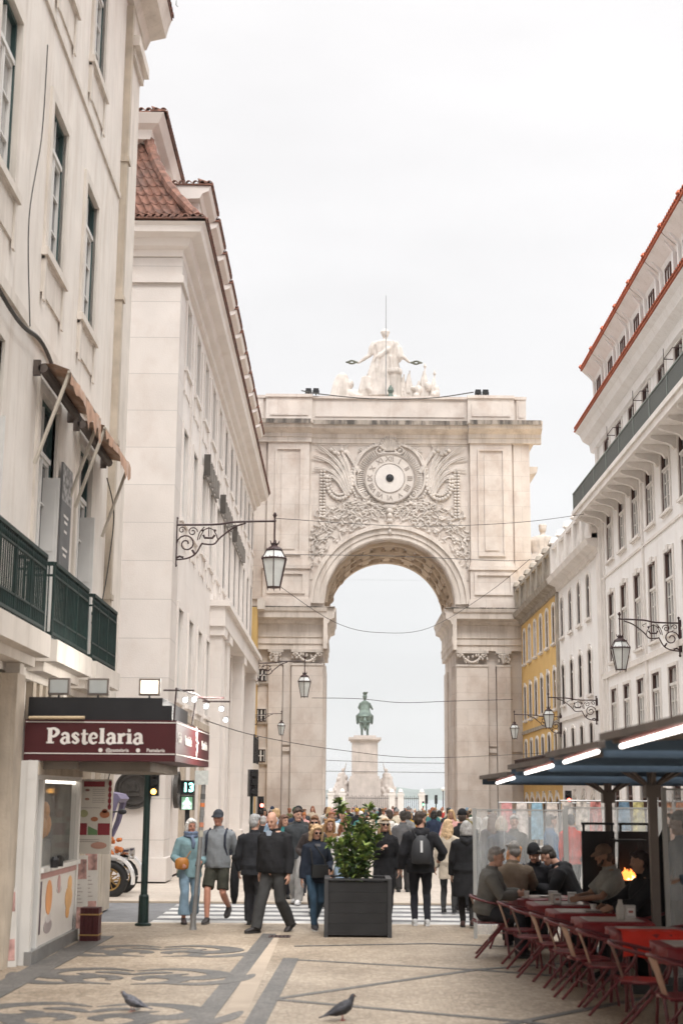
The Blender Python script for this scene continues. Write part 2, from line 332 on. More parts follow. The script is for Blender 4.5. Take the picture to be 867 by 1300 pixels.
# ------------------------------------------------------------------ facades (local frame: x along the wall, y outwards, z up)
def wall_mesh(m, x0, x1, z0, z1, holes, depth=.28):
    xs = sorted({x0, x1, *[h[0] for h in holes], *[h[1] for h in holes]}); zz = sorted({z0, z1, *[h[2] for h in holes], *[h[3] for h in holes]})
    for i in range(len(xs)-1):
        for j in range(len(zz)-1):
            cx = (xs[i]+xs[i+1])/2; cz = (zz[j]+zz[j+1])/2
            if any(h[0] < cx < h[1] and h[2] < cz < h[3] for h in holes): continue
            m.quad((xs[i], 0, zz[j]), (xs[i+1], 0, zz[j]), (xs[i+1], 0, zz[j+1]), (xs[i], 0, zz[j+1]))
    for h in holes:
        a, b, c, d = h[:4]; rise = h[4] if len(h) > 4 else 0
        m.quad((a, 0, c), (b, 0, c), (b, -depth, c), (a, -depth, c))
        m.quad((a, 0, c), (a, -depth, c), (a, -depth, d-rise), (a, 0, d-rise)); m.quad((b, 0, c), (b, 0, d-rise), (b, -depth, d-rise), (b, -depth, c))
        if rise:
            n = 10; r = (b-a)/2; cx = (a+b)/2; P = [(cx-r*cos(pi*k/n), d-rise+rise*sin(pi*k/n)) for k in range(n+1)]
            for k in range(n):
                (xa, za), (xb, zb_) = P[k], P[k+1]
                m.quad((xa, 0, za), (xb, 0, zb_), (xb, 0, d), (xa, 0, d)); m.quad((xa, 0, za), (xa, -depth, za), (xb, -depth, zb_), (xb, 0, zb_))
        else: m.quad((a, 0, d), (a, -depth, d), (b, -depth, d), (b, 0, d))
def outline(w, h, rise, n=10):      # closed outline, origin at sill centre
    r = w/2
    if not rise: return [(-r, 0), (r, 0), (r, h), (-r, h)]
    return [(-r, 0), (r, 0)]+[(r*cos(pi*k/n), h-rise+rise*sin(pi*k/n)) for k in range(n+1)]
def ringp(m, o, i, y0, y1):         # frame between two outlines
    n = len(o)
    for k in range(n):
        j = (k+1) % n
        for pts in ([(o[k], y1), (o[j], y1), (i[j], y1), (i[k], y1)], [(o[k], y0), (o[j], y0), (o[j], y1), (o[k], y1)], [(i[k], y0), (i[j], y0), (i[j], y1), (i[k], y1)]):
            m.quad(*[(p[0], y, p[1]) for p, y in pts])
WC = {}; RW = random.Random(2); glassm = mat('window_glass_with_grey_curtain', (.2, .2, .195), .1, var=.5, vs=1.5, bump=0, spec=.8)
def window_meshes(key, w, h, rise, frm, gls, sash=None, rows=2, trans=None, sur=None, surw=.16, keystone=True, apron=False, french=False):
    if key in WC: return WC[key]
    f = M(); fw = .06
    ringp(f, outline(w, h, rise), [(p[0]*(w-2*fw)/w, fw+p[1]*(h-2*fw)/h) for p in outline(w, h, rise)], -.27, -.16)
    s = M() if sash else f
    t = trans if trans else h
    s.box(-.03, .03, -.25, -.165, fw, t-.02)
    if trans:
        s.box(-w/2+fw, w/2-fw, -.25, -.15, t-.035, t+.035); s.box(-.018, .018, -.25, -.17, t, h-fw)
    for side in (-1, 1):
        xa, xb = sorted((side*.03, side*(w/2-fw)))
        if sash:
            s.box(xa, xa+.035, -.25, -.18, fw, t-.03); s.box(xb-.035, xb, -.25, -.18, fw, t-.03); s.box(xa+.035, xb-.035, -.25, -.18, fw, fw+.06)
            s.box(xa+.035, xb-.035, -.25, -.18, t-.09, t-.035)
        for k in range(1, rows+1):
            z = fw+(t-fw)*k/(rows+1); s.box(xa+(.036 if sash else 0), xb-(.036 if sash else 0), -.245, -.19, z-.014, z+.014)
    fm = f.mesh('window', frm); sm = s.mesh('sash', sash) if sash else None
    g = M(); o = outline(w-.02, h-.02, rise*.98 if rise else 0); g.prism([(p[0], p[1]+.01) for p in o], -.235, -.225, 'y'); gm = g.mesh('pane', gls)
    sr = None
    if sur:
        q = M(); ringp(q, outline(w+2*surw, h+2*surw, rise+surw*.6 if rise else 0), [(p[0], p[1]+surw) for p in outline(w, h, rise)], -.05, .045)
        q.v = [(a, b, c-surw) for a, b, c in q.v]
        q.box(-w/2-surw-.05, w/2+surw+.05, -.02, .10, -surw*.75, .0)
        if keystone: q.prism([(-.09, h-.03), (.09, h-.03), (.13, h+surw+.06), (-.13, h+surw+.06)], 0, .075, 'y')
        if apron: q.box(-w/2-surw, w/2+surw, 0, .03, -surw-.5, -surw*.75-.002); 
        if apron:
            for e_ in (-1, 1): q.box(min(e_*(w/2+surw), e_*(w/2+surw-.12)), max(e_*(w/2+surw), e_*(w/2+surw-.12)), .031, .06, -surw-.62, -surw*.75-.003)
        sr = q.mesh('window_surround', sur)
    WC[key] = (fm, gm, sm, sr); return WC[key]
def place_windows(root, xs, z, meshes, name='window', dy=.12):
    fm, gm, sm, sr = meshes
    for x in xs:
        o = put(name, fm, root, (x, dy, z)); pn_ = put('pane', gm, o)
        if gm.materials[0] is glass and RW.random() < .4: pn_.material_slots[0].link = 'OBJECT'; pn_.material_slots[0].material = RW.choice([glassl, glassm, glassm])
        if sm: put('sash', sm, o)
        if sr: put('surround', sr, o, (0, -dy, 0))
def moulding(m, x0, x1, prof, ends=True):   # prof: (y, z) list, extruded along x
    m.prism(prof, x0, x1, 'x')
def tile_edge(m, x0, x1, y, z, pitch=.2, r=.085, L_=.45, slope=.35):
    n = int((x1-x0)/pitch)
    for i in range(n):
        cx = x0+pitch*(i+.5)
        a = [Vector((cx+r*cos(pi*k/5), y, z+r*sin(pi*k/5))) for k in range(6)]; b = [p+Vector((0, -L_, L_*slope)) for p in a]
        c = [Vector((cx+r*.72*cos(pi*k/5), y, z+r*.72*sin(pi*k/5))) for k in range(6)]
        m.add(a+b+c, [(k, k+1, 7+k, 6+k) for k in range(5)]+[(k, k+1, 13+k, 12+k) for k in range(5)])
    m.box(x0, x1, y-L_, y-.03, z-.045, z-.005)
def tiled_slope(m, P0, P1, P2, P3, pitch=.22, row=.38, r=.075):
    # P0-P1 lower edge, P3-P2 upper edge; corrugated, stepped rows
    P0, P1, P2, P3 = map(Vector, (P0, P1, P2, P3)); n = max(1, int((P1-P0).length/pitch)); rows = max(1, int((P3-P0).length/row))
    nrm = (P1-P0).cross(P3-P0).normalized(); SEG = 6
    for j in range(rows):
        rs = []
        for jj, lift in ((j, .035), (j+1, 0.0)):
            t = jj/rows; a = P0.lerp(P3, t); b = P1.lerp(P2, t); L0 = (b-a).length; r_ = []
            for i in range(n*SEG+1):
                u = i/(n*SEG); ph = (i % SEG)/SEG
                hgt = r*abs(sin(pi*ph))**.7 if True else 0
                r_.append(a.lerp(b, u)+nrm*(hgt+lift))
            rs.append(r_)
        m_ = len(rs[0]); low = [p-nrm*.05 for p in rs[0]]
        m.add(low+rs[0]+rs[1], [(k, k+1, m_+k+1, m_+k) for k in range(m_-1)]+[(m_+k, m_+k+1, 2*m_+k+1, 2*m_+k) for k in range(m_-1)])

# ---------------- near left building (street wall at X=-4.3, ends at Y=26.9)
LA = 30.0
A = thing('apartment_building', 'cream rendered corner building with dark green iron balconies above the pastry shop', 'building', (-4.3, 26.9, 0), -pi/2)
# local x = 26.9 - Y
cols = [26.9-y for y in (22.66, 19.86, 16.62, 13.6, 10.6, 7.6, 4.6, 1.6)]
holes = []
for x in cols: holes += [(x-.56, x+.56, 9.7, 12.05), (x-.56, x+.56, 14.25, 16.5)]
fr = [26.9-y for y in (23.1, 20.05, 16.55, 13.6, 10.6, 7.6, 4.6, 1.6)]
for x in fr: holes += [(x-.6, x+.6, 4.12, 7.65)]
m = M(); wall_mesh(m, 0, LA, 0, 17.4, holes); m.box(0, LA, -12, -.3, 0, 17.4); m.quad((0, 0, 0), (0, -.3, 0), (0, -.3, 17.4), (0, 0, 17.4)); m.build('wall', cream, A)
m = M(); m.box(.02, 1.15, .0, .09, 3.7, 16.35); m.box(-.04, 1.22, 0, .16, 16.35, 16.52); m.box(-.08, 1.3, 0, .26, 16.52, 16.74); m.box(.02, 1.15, 0, .09, 16.742, 17.4); m.build('corner_pilaster', creamtrim, A)
m = M(); m.box(1.22, 1.42, 0, .13, 3.7, 17.3)
for z in (5.5, 8.4, 11.2, 14): m.box(1.19, 1.45, 0, .16, z, z+.1)
m.build('downpipe', dirty, A)
m = M(); moulding(m, -.5, LA, [(0, 17.4), (.12, 17.42), (.2, 17.62), (.52, 17.7), (.58, 17.95), (.63, 18.1), (0, 18.12)]); m.box(-.5, 0, -12, 0, 17.42, 18.1); m.build('cornice', creamtrim, A)
m = M(); tile_edge(m, -.5, LA, .68, 18.15); m.build('roof', tile, A)
m = M(); m.box(1.5, LA, 0, .05, 8.25, 8.42); m.box(1.5, LA, 0, .12, 3.55, 3.72); m.box(1.5, LA, 0, .04, 13.2, 13.3)
for x in [3.2+2.9*k for k in range(0, 9)]: m.box(x-.12, x+.12, .12, .3, 3.3, 3.7)
m.build('string_course', creamtrim, A)
m = M()
for y in (25.4, 24.4, 22.0, 21.3, 18.3, 17.5, 15.0, 12.0): m.box(26.9-y-.2, 26.9-y+.2, 0, .14, 0, 3.5)
m.box(26.9-17.95, 26.9-17.5, 0, .34, 0, 3.5)
for y in (26.3, ): m.box(26.9-y-.5, 26.9-y+.5, 0, .12, 0, 3.7)
for i in range(14): x = 26.9-25.2+i*.42; m.box(x, x+.2, .0, .10, 2.95, 3.6)
m.build('ground_floor_pilaster', dirty, A)
upA = window_meshes('A_up', 1.12, 2.35, 0, greenf, glass, whitef, 2, 1.75, creamtrim, .16, False, True)
upA2 = window_meshes('A_up2', 1.12, 2.25, 0, greenf, glass, whitef, 2, 1.65, creamtrim, .16, False, True)
frA = window_meshes('A_fr', 1.2, 3.53, 0, greenf, glass, whitef, 3, 2.75, creamtrim, .17, False)
place_windows(A, cols, 9.7, upA); place_windows(A, cols, 14.25, upA2); place_windows(A, fr, 4.12, frA, 'french_window')
# half-open white shutters in the french windows
m = M(); m.box(-.02, .02, -.2, .14, .1, 2.5); m.box(-.03, .03, -.15, .09, .3, 1.2); m.box(-.03, .03, -.15, .09, 1.4, 2.3); shm = m.mesh('shutter', whitef)
for x in fr[:3]: put('shutter', shm, A, (x-.42, 0, 4.12))
def balcony(root, x0, x1, z, proj=.5, hgt=1.03):
    m = M(); m.box(x0-.05, x1+.05, .121, proj+.1, z-.32, z-.03); m.box(x0, x1, .121, proj-.08, z-.45, z-.321)
    slab = m.build('balcony_slab', creamtrim, root)
    r = M(); r.box(x0, x1, proj-.03, proj+.03, z+hgt-.05, z+hgt); r.box(x0, x1, proj-.015, proj+.015, z+hgt-.2, z+hgt-.17)
    r.box(x0, x1, proj-.02, proj+.02, z+.04, z+.08); r.box(x0, x1, proj-.012, proj+.012, z+.25, z+.275)
    n = int((x1-x0)/.105)
    for i in range(n+1):
        x = x0+(x1-x0)*i/n; rr = .022 if i % 8 == 0 else .011
        r.tube([(x, proj, z), (x, proj, z+hgt-.04)], rr, 5)
        if i < n:
            xc = x+(x1-x0)/n/2; r.lathe([(.008, 0), (.024, .03), (.024, .06), (.008, .09)], (xc, proj, z+hgt-.165), 5)
            r.tube([(xc, proj, z+.08), (xc, proj, z+.25)], .008, 4)
    for x in (x0, x1):
        r.box(x-.03, x+.03, .0, proj, z+hgt-.05, z+hgt-.001); r.box(x-.02, x+.02, .0, proj, z+.04, z+.079); r.box(x-.015, x+.015, 0, proj, z+hgt-.2, z+hgt-.171)
        for k in range(1, 6): r.tube([(x, proj*k/6, z), (x, proj*k/6, z+hgt-.04)], .011, 5)
    rail = r.build('balcony_railing', green, root); return slab
for a, b in ((24.4, 22.1), (21.6, 19.0), (18.45, 15.0), (14.6, 11.2), (10.8, 7.4), (7, 3.4)): balcony(A, 26.9-a, 26.9-b, 4.1, .42)
# roof weeds
weed = mat('weed_leaves', (.05, .07, .03), .8, bump=0)
m = M()
for i in range(120):
    c = Vector((-3.68+random.gauss(0, .09), 26.2+random.gauss(0, .45), 18.35+abs(random.gauss(0, .16)))); m.tube([c, c+Vector((random.uniform(-.12, .12), random.uniform(-.12, .12), random.uniform(-.02, .14)))], [.012, .002], 3)
tag(m.build('wall_weed', weed), 'dark tuft of weeds growing on the top left cornice edge', 'plant')

# ---------------- second left building (ministry block), corner at Y=35
B = thing('government_building', 'long pale stone building with tiled mansard roof between the crossing and the arch', 'building', (-4.3, 68.4, 0), -pi/2)
# local x = 68.4 - Y ; length 33.4
LB = 33.4; bx = lambda y: 68.4-y
bc = [bx(37.75+2.66*k) for k in range(12) if 37.75+2.66*k < 67.6]
holes = []
for x in bc:
    y = 68.4-x
    holes += [(x-.55, x+.55, 13.45, 15.35), (x-.55, x+.55, 9.3, 11.8)]
    if y < 46.3: holes += [(x-.55, x+.55, 4.5, 6.9)]
holes += [(bx(56.2), bx(50.6), 0, 7.35), (bx(64.6), bx(58.8), 0, 7.35)]
m = M(); wall_mesh(m, 0, LB-1.15, 0, 15.75, holes, .3); m.box(0, LB, -16, -.9, 0, 15.75)
m.box(0, .3, -.9, 0, 0, 15.75)
m.build('wall', liozy, B)
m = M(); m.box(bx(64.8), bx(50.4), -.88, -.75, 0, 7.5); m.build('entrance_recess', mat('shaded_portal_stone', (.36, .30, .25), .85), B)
m = M()
for x in bc: m.box(x+1.15, x+1.52, 0, .05, 9.0, 15.3)
m.build('wall_pilaster', liozy, B)
# corner pilasters (street side and end side)
m = M(); m.box(LB-1.15, LB+.08, -1.2, .10, .55, 15.05); m.box(LB-1.22, LB+.16, -1.28, .17, 15.05, 15.25); m.box(LB-1.15, LB+.081, -1.2, .12, 15.251, 15.75); m.box(LB-1.2, LB+.16, -1.28, .18, 0, .55)
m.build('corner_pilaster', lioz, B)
E = M(); E.box(0, 0, 0, 0, 0, 0) if False else None
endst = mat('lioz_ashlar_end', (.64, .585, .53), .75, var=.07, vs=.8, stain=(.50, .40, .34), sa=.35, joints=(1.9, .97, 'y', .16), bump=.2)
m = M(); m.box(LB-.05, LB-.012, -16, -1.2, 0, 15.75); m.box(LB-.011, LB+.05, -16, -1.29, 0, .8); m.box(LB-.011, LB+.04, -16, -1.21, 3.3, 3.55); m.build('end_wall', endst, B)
prof = [(0, 15.75), (.12, 15.78), (.14, 15.95), (.3, 16.0), (.36, 16.2), (.62, 16.26), (.66, 16.42), (.74, 16.5), (0, 16.52)]
def sweep(m, prof, x0, x1, yb, yo=0):
    m.rings([[(x0, yo+d, z) for d, z in prof], [(x1+d, yo+d, z) for d, z in prof], [(x1+d, yb, z) for d, z in prof]])
m = M(); sweep(m, prof, 0, LB, -16); m.build('cornice', liozy, B)
m = M(); tile_edge(m, 0, LB+.8, .8, 16.6, .2, .085, .5)
e_ = M(); tile_edge(e_, -.74, 16, .8, 16.6, .2, .085, .5)   # end eave (rotated)
m.add([(LB+p[1], -p[0], p[2]) for p in e_.v], e_.f)
# mansard slopes
tiled_slope(m, (0, .45, 16.62), (LB+.45, .45, 16.62), (LB-1.2, -1.1, 19.6), (0, -1.1, 19.6))
tiled_slope(m, (LB+.45, .45, 16.62), (LB+.45, -15, 16.62), (LB-1.2, -15, 19.6), (LB-1.2, -1.1, 19.6))
hp = smoothpts([(LB+.5, .5, 16.72), (LB-.2, -.25, 17.75), (LB-.8, -.78, 18.8), (LB-1.15, -1.05, 19.6)], 5)
m.tube(hp, [.13+.03*(i % 2) for i in range(len(hp))], 7)
m.build('roof', tile, B)
m = M(); sweep(m, [(-.1, 19.55), (.3, 19.6), (.35, 19.85), (.55, 19.95), (.7, 20.2), (-.1, 20.22)], 0, LB-1.3, -14, -1.3); m.box(0, LB-1.41, -14, -1.3, 16.5, 20.2); m.build('attic_cornice', liozy, B)
m = M(); tile_edge(m, 0, LB-.6, -.52, 20.28); e_ = M(); tile_edge(e_, .52, 14, .1, 20.28); m.add([(LB-.75+p[1], -p[0], p[2]) for p in e_.v], e_.f)
tiled_slope(m, (0, -.95, 20.4), (LB-1.1, -.95, 20.4), (LB-4, -5, 21.8), (0, -5, 21.8)); m.build('upper_roof', tile, B)
# dormers
dm = M(); dm.box(-.8, .8, -1.3, .0, 0, 2.35); moulding(dm, -1.1, 1.1, [(-1.0, 2.25), (.05, 2.3), (.12, 2.45), (.3, 2.52), (.36, 2.68), (-1, 2.7)])
dm.box(-.81, -.8, -.72, -.12, .75, 1.95); dm.box(.8, .81, -.72, -.12, .75, 1.95)
dmm = dm.mesh('dormer', liozy)
dt = M(); tile_edge(dt, -1.15, 1.15, .42, 2.74)
for sgn in (1, -1):
    ee = M(); tile_edge(ee, -.42, 1.2, .42, 2.74); dt.add([(sgn*(.75+p[1]), -p[0], p[2]) for p in ee.v], ee.f)
dtm = dt.mesh('dormer_roof', tile)
dk = M(); dk.lathe([(.06, 0), (.09, .05), (.06, .12), (.02, .2)], (0, .3, 2.8), 8); dkm = dk.mesh('finial', white)
wd = window_meshes('B_dor', .8, 1.15, 0, whitef, glass, None, 1)
for k, y in enumerate([39.4+2.66*k for k in range(11)]):
    o = put('dormer', dmm, B, (bx(y), .1, 16.6)); put('dormer_roof', dtm, o); put('finial', dkm, o)
    w_ = put('window', wd[0], o, (0, .2, .85)); 
    g_ = wd[1]; put('pane', g_, o, (0, .2, .85))
wB1 = window_meshes('B1', 1.1, 1.9, 0, whitef, glassl, None, 2, None, liozy, .15, False, True)
wB2 = window_meshes('B2', 1.1, 2.5, 0, whitef, glassl, None, 3, None, liozy, .15, False, True)
wB3 = window_meshes('B3', 1.1, 2.4, 0, whitef, glassl, None, 3, None, liozy, .15, False, True)
place_windows(B, bc, 13.45, wB1); place_windows(B, bc, 9.3, wB2); place_windows(B, [x for x in bc if 68.4-x < 46.3], 4.5, wB3)
m = M()
for y in (47.3, 49.7, 57.5, 65.5): m.box(bx(y)-.6, bx(y)+.6, 0, .4, 0, 7.5); m.box(bx(y)-.7, bx(y)+.7, 0, .48, 0, .7); m.box(bx(y)-.7, bx(y)+.7, 0, .48, 7.2, 7.5)
m.box(bx(66.3), bx(46.5), 0, .5, 7.5, 8.15); m.box(bx(66.4), bx(46.4), 0, .65, 8.151, 8.35); m.build('portal', liozy, B)
m = M()
for y in (50.6, 58.8): m.box(bx(y)-.001, bx(y)+.12, -.6, .2, 0, 7.2)
m.build('door_jamb', mat('warm_jamb_stone', (.56, .44, .33), .8), B)
# raised bits: ground floor pilaster strips and letter board lattices
m = M()
for y in (39.1, 41.8, 44.4): m.box(bx(y)-.25, bx(y)+.25, 0, .12, .5, 4.0); m.box(bx(y)-.3, bx(y)+.3, 0, .18, 0, .5)
m.box(bx(46.3), bx(36.3), 0, .1, 4.0, 4.2); m.build('street_pilaster', dirty, B)
bd = mat('dark_metal_letter_board', (.09, .08, .07), .6)
for a, b in ((42.7, 47.0), (48.7, 53.2), (54.4, 60.4)):
    m = M(); m.box(0, .06, 0, .2, 0, .66)
    L_ = b-a; n = int(L_/.85)
    for i in range(n):
        x = .2+i*(L_-.2)/n; m.box(x, x+.08, .05, .16, .05, .6); m.box(x+.26, x+.33, .05, .16, .05, .6); m.box(x+.08, x+.26, .06, .15, .5 if i % 2 else .28, .58 if i % 2 else .36)
    m.box(.0801, L_, .0, .05, .02, .07); m.box(.0801, L_, 0, .05, .59, .64)
    # wall runs away from the camera: board starts at its near end
    m.v = [(-x, y, z) for x, y, z in m.v]
    pt = M(); pt.v = m.v[:8]; pt.f = m.f[:6]; m.v = m.v[8:]; m.f = [tuple(i-8 for i in f) for f in m.f[6:]]
    o = thing('letter_board', {42.7: 'nearest of three dark letter signs mounted on the pale stone facade', 48.7: 'middle of three dark letter signs mounted on the pale stone facade', 54.4: 'farthest of three dark letter signs on the pale facade beside the lantern'}[a], 'sign', (-4.25, a, 11.72), -pi/2, 'dark letter signs on the stone facade')
    m.build('lettering', mat('grey_metal_letters', (.24, .22, .20), .6), o); pt.build('end_plate', bd, o)
# bronze medallions
def medal(loc, rz, lab):
    o = thing('medallion', lab, 'medallion', loc, rz, 'round bronze medallions')
    m = M(); n = 40
    for r0, r1, y in ((.0, .33, .05), (.33, .36, .1), (.36, .42, .06), (.42, .46, .11)):
        if r0 == 0: m.prism([(r1*cos(2*pi*k/n), r1*sin(2*pi*k/n)) for k in range(n)], 0, y, 'y')
        else: ringp(m, [(r1*cos(2*pi*k/n), r1*sin(2*pi*k/n)) for k in range(n)], [(r0*cos(2*pi*k/n), r0*sin(2*pi*k/n)) for k in range(n)], 0, y)
    m.build('disc', darkbronze, o)
    m = M(); m.prism([(-.18, -.08), (.18, -.08), (.14, -.15), (-.14, -.15)], .05, .085, 'y')
    for x, h in ((-.09, .14), (.02, .22), (.12, .12)):
        m.box(x-.006, x+.006, .05, .08, -.08, h); m.prism([(x-.06, -.03), (x+.05, -.03), (x+.02, h-.02), (x-.03, h-.02)], .05, .075, 'y')
    for k in range(28):
        t = 2*pi*k/28; m.box(.388*cos(t)-.012, .388*cos(t)+.012, .055, .08, .388*sin(t)-.018, .388*sin(t)+.018)
    for k in range(5): m.tube([(-.24, .055, -.17-.022*k), (0, .055, -.16-.022*k), (.24, .055, -.17-.022*k)], .006, 4)
    m.build('relief', darkbronze, o)
medal((-4.95, 34.915, 2.15), pi, 'round dark bronze medallion with a ship on the corner stone wall')
medal((-4.2, 36.95, 2.16), -pi/2, 'round dark bronze medallion seen edge on round the corner')

# ---------------- ochre sliver left of the arch
Y2 = thing('ochre_building', 'narrow slice of ochre building between the pale facade and the arch', 'building', (-4.05, 70.0, 0), -pi/2)
m = M(); m.box(0, 1.55, -6, 0, -.4, 11); m.build('wall', yellow, Y2)
m = M(); m.box(-.05, 1.6, 0, .35, 10.9, 11.4); m.box(0, 1.58, 0, .06, 7.3, 7.6); m.build('cornice', creamtrim, Y2)
BL = thing('balcony', 'small dark railed balcony on the pale facade below the far lanterns', 'balcony', (-4.3, 68.0, 0), -pi/2)
m = M(); m.box(0, 3.0, 0, .5, 3.15, 3.45); m.build('slab', creamtrim, BL)
m = M(); m.box(0, 3, .42, .47, 4.6, 4.66)
for i in range(24): m.box(i*.13, i*.13+.025, .43, .46, 3.45, 4.6)
for i in range(4): m.box(0, .03, .1*i, .1*i+.02, 3.45, 4.6); m.box(2.97, 3, .1*i, .1*i+.02, 3.45, 4.6)
m.box(.0, .06, .38, .47, 3.45, 4.75); m.box(2.94, 3, .38, .47, 3.45, 4.75); m.build('railing', black, BL)

# ---------------- right white building (street wall X=8.9, from Y=0 to 48)
Wb = thing('white_townhouse', 'tall white building with red tiled dormers and a long mesh balcony', 'building', (8.9, 0, 0), pi/2)
wy = [46.25-2.06*k for k in range(20) if 46.25-2.06*k > 6]
holes = []
for y in wy: holes += [(y-.48, y+.48, 12.05, 13.9), (y-.48, y+.48, 9.75, 11.68, .48), (y-.48, y+.48, 6.4, 8.65), (y-.48, y+.48, 4.1, 5.52)]
for y in wy: holes += [(y-.5, y+.5, .2, 2.75)]
m = M(); wall_mesh(m, 0, 48.1, 0, 14.2, holes, .26); m.box(0, 48.1, -14, -.3, 0, 14.2); m.quad((48.1, 0, 0), (48.1, -.3, 0), (48.1, -.3, 14.2), (48.1, 0, 14.2)); m.build('wall', white, Wb)
w1 = window_meshes('W1', .96, 1.85, 0, maroonf, glass, whitef, 2, 1.3, whitetrim, .1, False)
w2 = window_meshes('W2', .96, 1.93, .48, maroonf, glass, whitef, 2, 1.2, whitetrim, .1, False)
w3 = window_meshes('W3', .96, 2.25, 0, maroonf, glass, whitef, 2, 1.5, whitetrim, .1, True)
w4 = window_meshes('W4', .96, 1.42, 0, maroonf, glass, whitef, 1, .95, whitetrim, .09, False)
place_windows(Wb, wy, 12.05, w1, dy=.17); place_windows(Wb, wy, 9.75, w2, dy=.17); place_windows(Wb, wy, 6.4, w3, dy=.17); place_windows(Wb, wy, 4.1, w4, dy=.17)
w5 = window_meshes('W5', 1.0, 2.55, 0, maroonf, glass, None, 2, 1.9, whitetrim, .1, False); place_windows(Wb, wy, .2, w5, 'shop_door')
m = M(); m.box(0, 48.1, 0, .07, 5.95, 6.12); m.box(0, 48.15, 0, .10, 3.35, 3.6); m.box(0, 48.1, 0, .04, 9.3, 9.38)
for k in range(0, 20, 3):
    x = 47.35-2.06*k; m.box(x-.07, x+.07, 0, .06, 3.6, 9.299) if x > 0 else None; m.box(x-.07, x+.07, 0, .06, 9.381, 11.2) if x > 0 else None
m.box(47.75, 48.12, 0, .09, 3.61, 5.949); m.box(47.75, 48.12, 0, .09, 6.121, 14.0)
m.build('string_course', whitetrim, Wb)
m = M(); moulding(m, 0, 48.75, [(0, 13.95), (.12, 14.0), (.16, 14.25), (.4, 14.4), (.5, 14.62), (.66, 14.72), (0, 14.74)]); m.build('cornice', white, Wb)
m = M(); tile_edge(m, 0, 48.8, .72, 14.80, .2, .085, .5)
tiled_slope(m, (0, .4, 14.9), (48.4, .4, 14.9), (48.2, -.9, 17.0), (0, -.9, 17.0)); tiled_slope(m, (0, -.9, 17.0), (48.2, -.9, 17.0), (48.2, -6, 18.6), (0, -6, 18.6)); m.build('roof', tile2, Wb)
m = M(); m.box(0, 48.2, -13.9, -.95, 14.2, 16.9); m.build('attic_wall', white, Wb)
m = M(); m.box(0, 48.6, .002, .86, 11.7, 11.84); m.box(0, 48.55, .002, .8, 11.5, 11.699)
m.build('balcony_slab', whitetrim, Wb)
m = M(); m.prism([(0, 11.15), (.12, 11.14), (.18, 11.24), (.3, 11.29), (.6, 11.36), (.72, 11.42), (.72, 11.5), (0, 11.5)], -.08, .08, 'x'); cbm = m.mesh('corbel', whitetrim)
for i in range(31): put('corbel', cbm, Wb, (47.9-i*1.03, 0, 0))
meshm = clear_mat('grey_green_mesh_panel', (.075, .095, .085), .7, .5)
meshm2 = mat('balcony_mesh', (.095, .105, .098), .7, var=.15, vs=60, bump=.3, bs=90)
m = M(); m.box(0, 48.5, .80, .82, 11.86, 12.42); m.box(48.48, 48.5, .0, .8, 11.86, 12.42); m.build('balcony_mesh', meshm2, Wb)
m = M(); m.box(0, 48.52, .78, .84, 12.42, 12.46); m.box(0, 48.52, .78, .84, 11.842, 11.87)
for i in range(24): x = 48.45-i*2.06; m.box(x-.025, x+.025, .785, .835, 11.87, 12.42)
m.build('balcony_railing', mat('grey_green_rail', (.2, .23, .21), .5), Wb)
# dormers with hoods
dm = M(); dm.box(-.62, .62, -1.0, .0, 0, 1.3); moulding(dm, -1.0, 1.0, [(-1.2, 1.15), (0, 1.15), (.05, 1.3), (.28, 1.5), (.4, 1.62), (-1.2, 1.66)])
for s_ in (-1, 1): dm.prism([(-.3, .2), (.06, .1), (.08, 1.2), (.3, 1.48), (-.3, 1.48)], s_*.75-.07, s_*.75+.07, 'x')
dmw = dm.mesh('dormer', white)
dt = M(); tile_edge(dt, -1.03, 1.03, .48, 1.68, .2, .085, .7); dt.lathe([(.06, 0), (.1, .06), (.05, .14)], (1.0, .42, 1.72), 8); dtw = dt.mesh('dormer_roof', tile2)
wdr = window_meshes('Wd', .62, .9, 0, maroonf, glass, None, 1)
for y in wy:
    if y < 12: continue
    o = put('dormer', dmw, Wb, (y-.2, .25, 14.85)); put('dormer_roof', dtw, o); put('window', wdr[0], o, (0, .2, .22)); put('pane', wdr[1], o, (0, .2, .22))
# wire birdcage hoops above balcony windows
m = M()
for y in (44.2, 40.05, 36):
    for z in (12.9, 13.6):
        m.tube([(y-.5, .02, z), (y-.5, .3, z), (y+.5, .3, z), (y+.5, .02, z)], .012, 4)
    m.tube([(y+.5, .3, 12.7), (y+.5, .3, 13.9)], .01, 4)
m.build('bird_guard', iron, Wb)

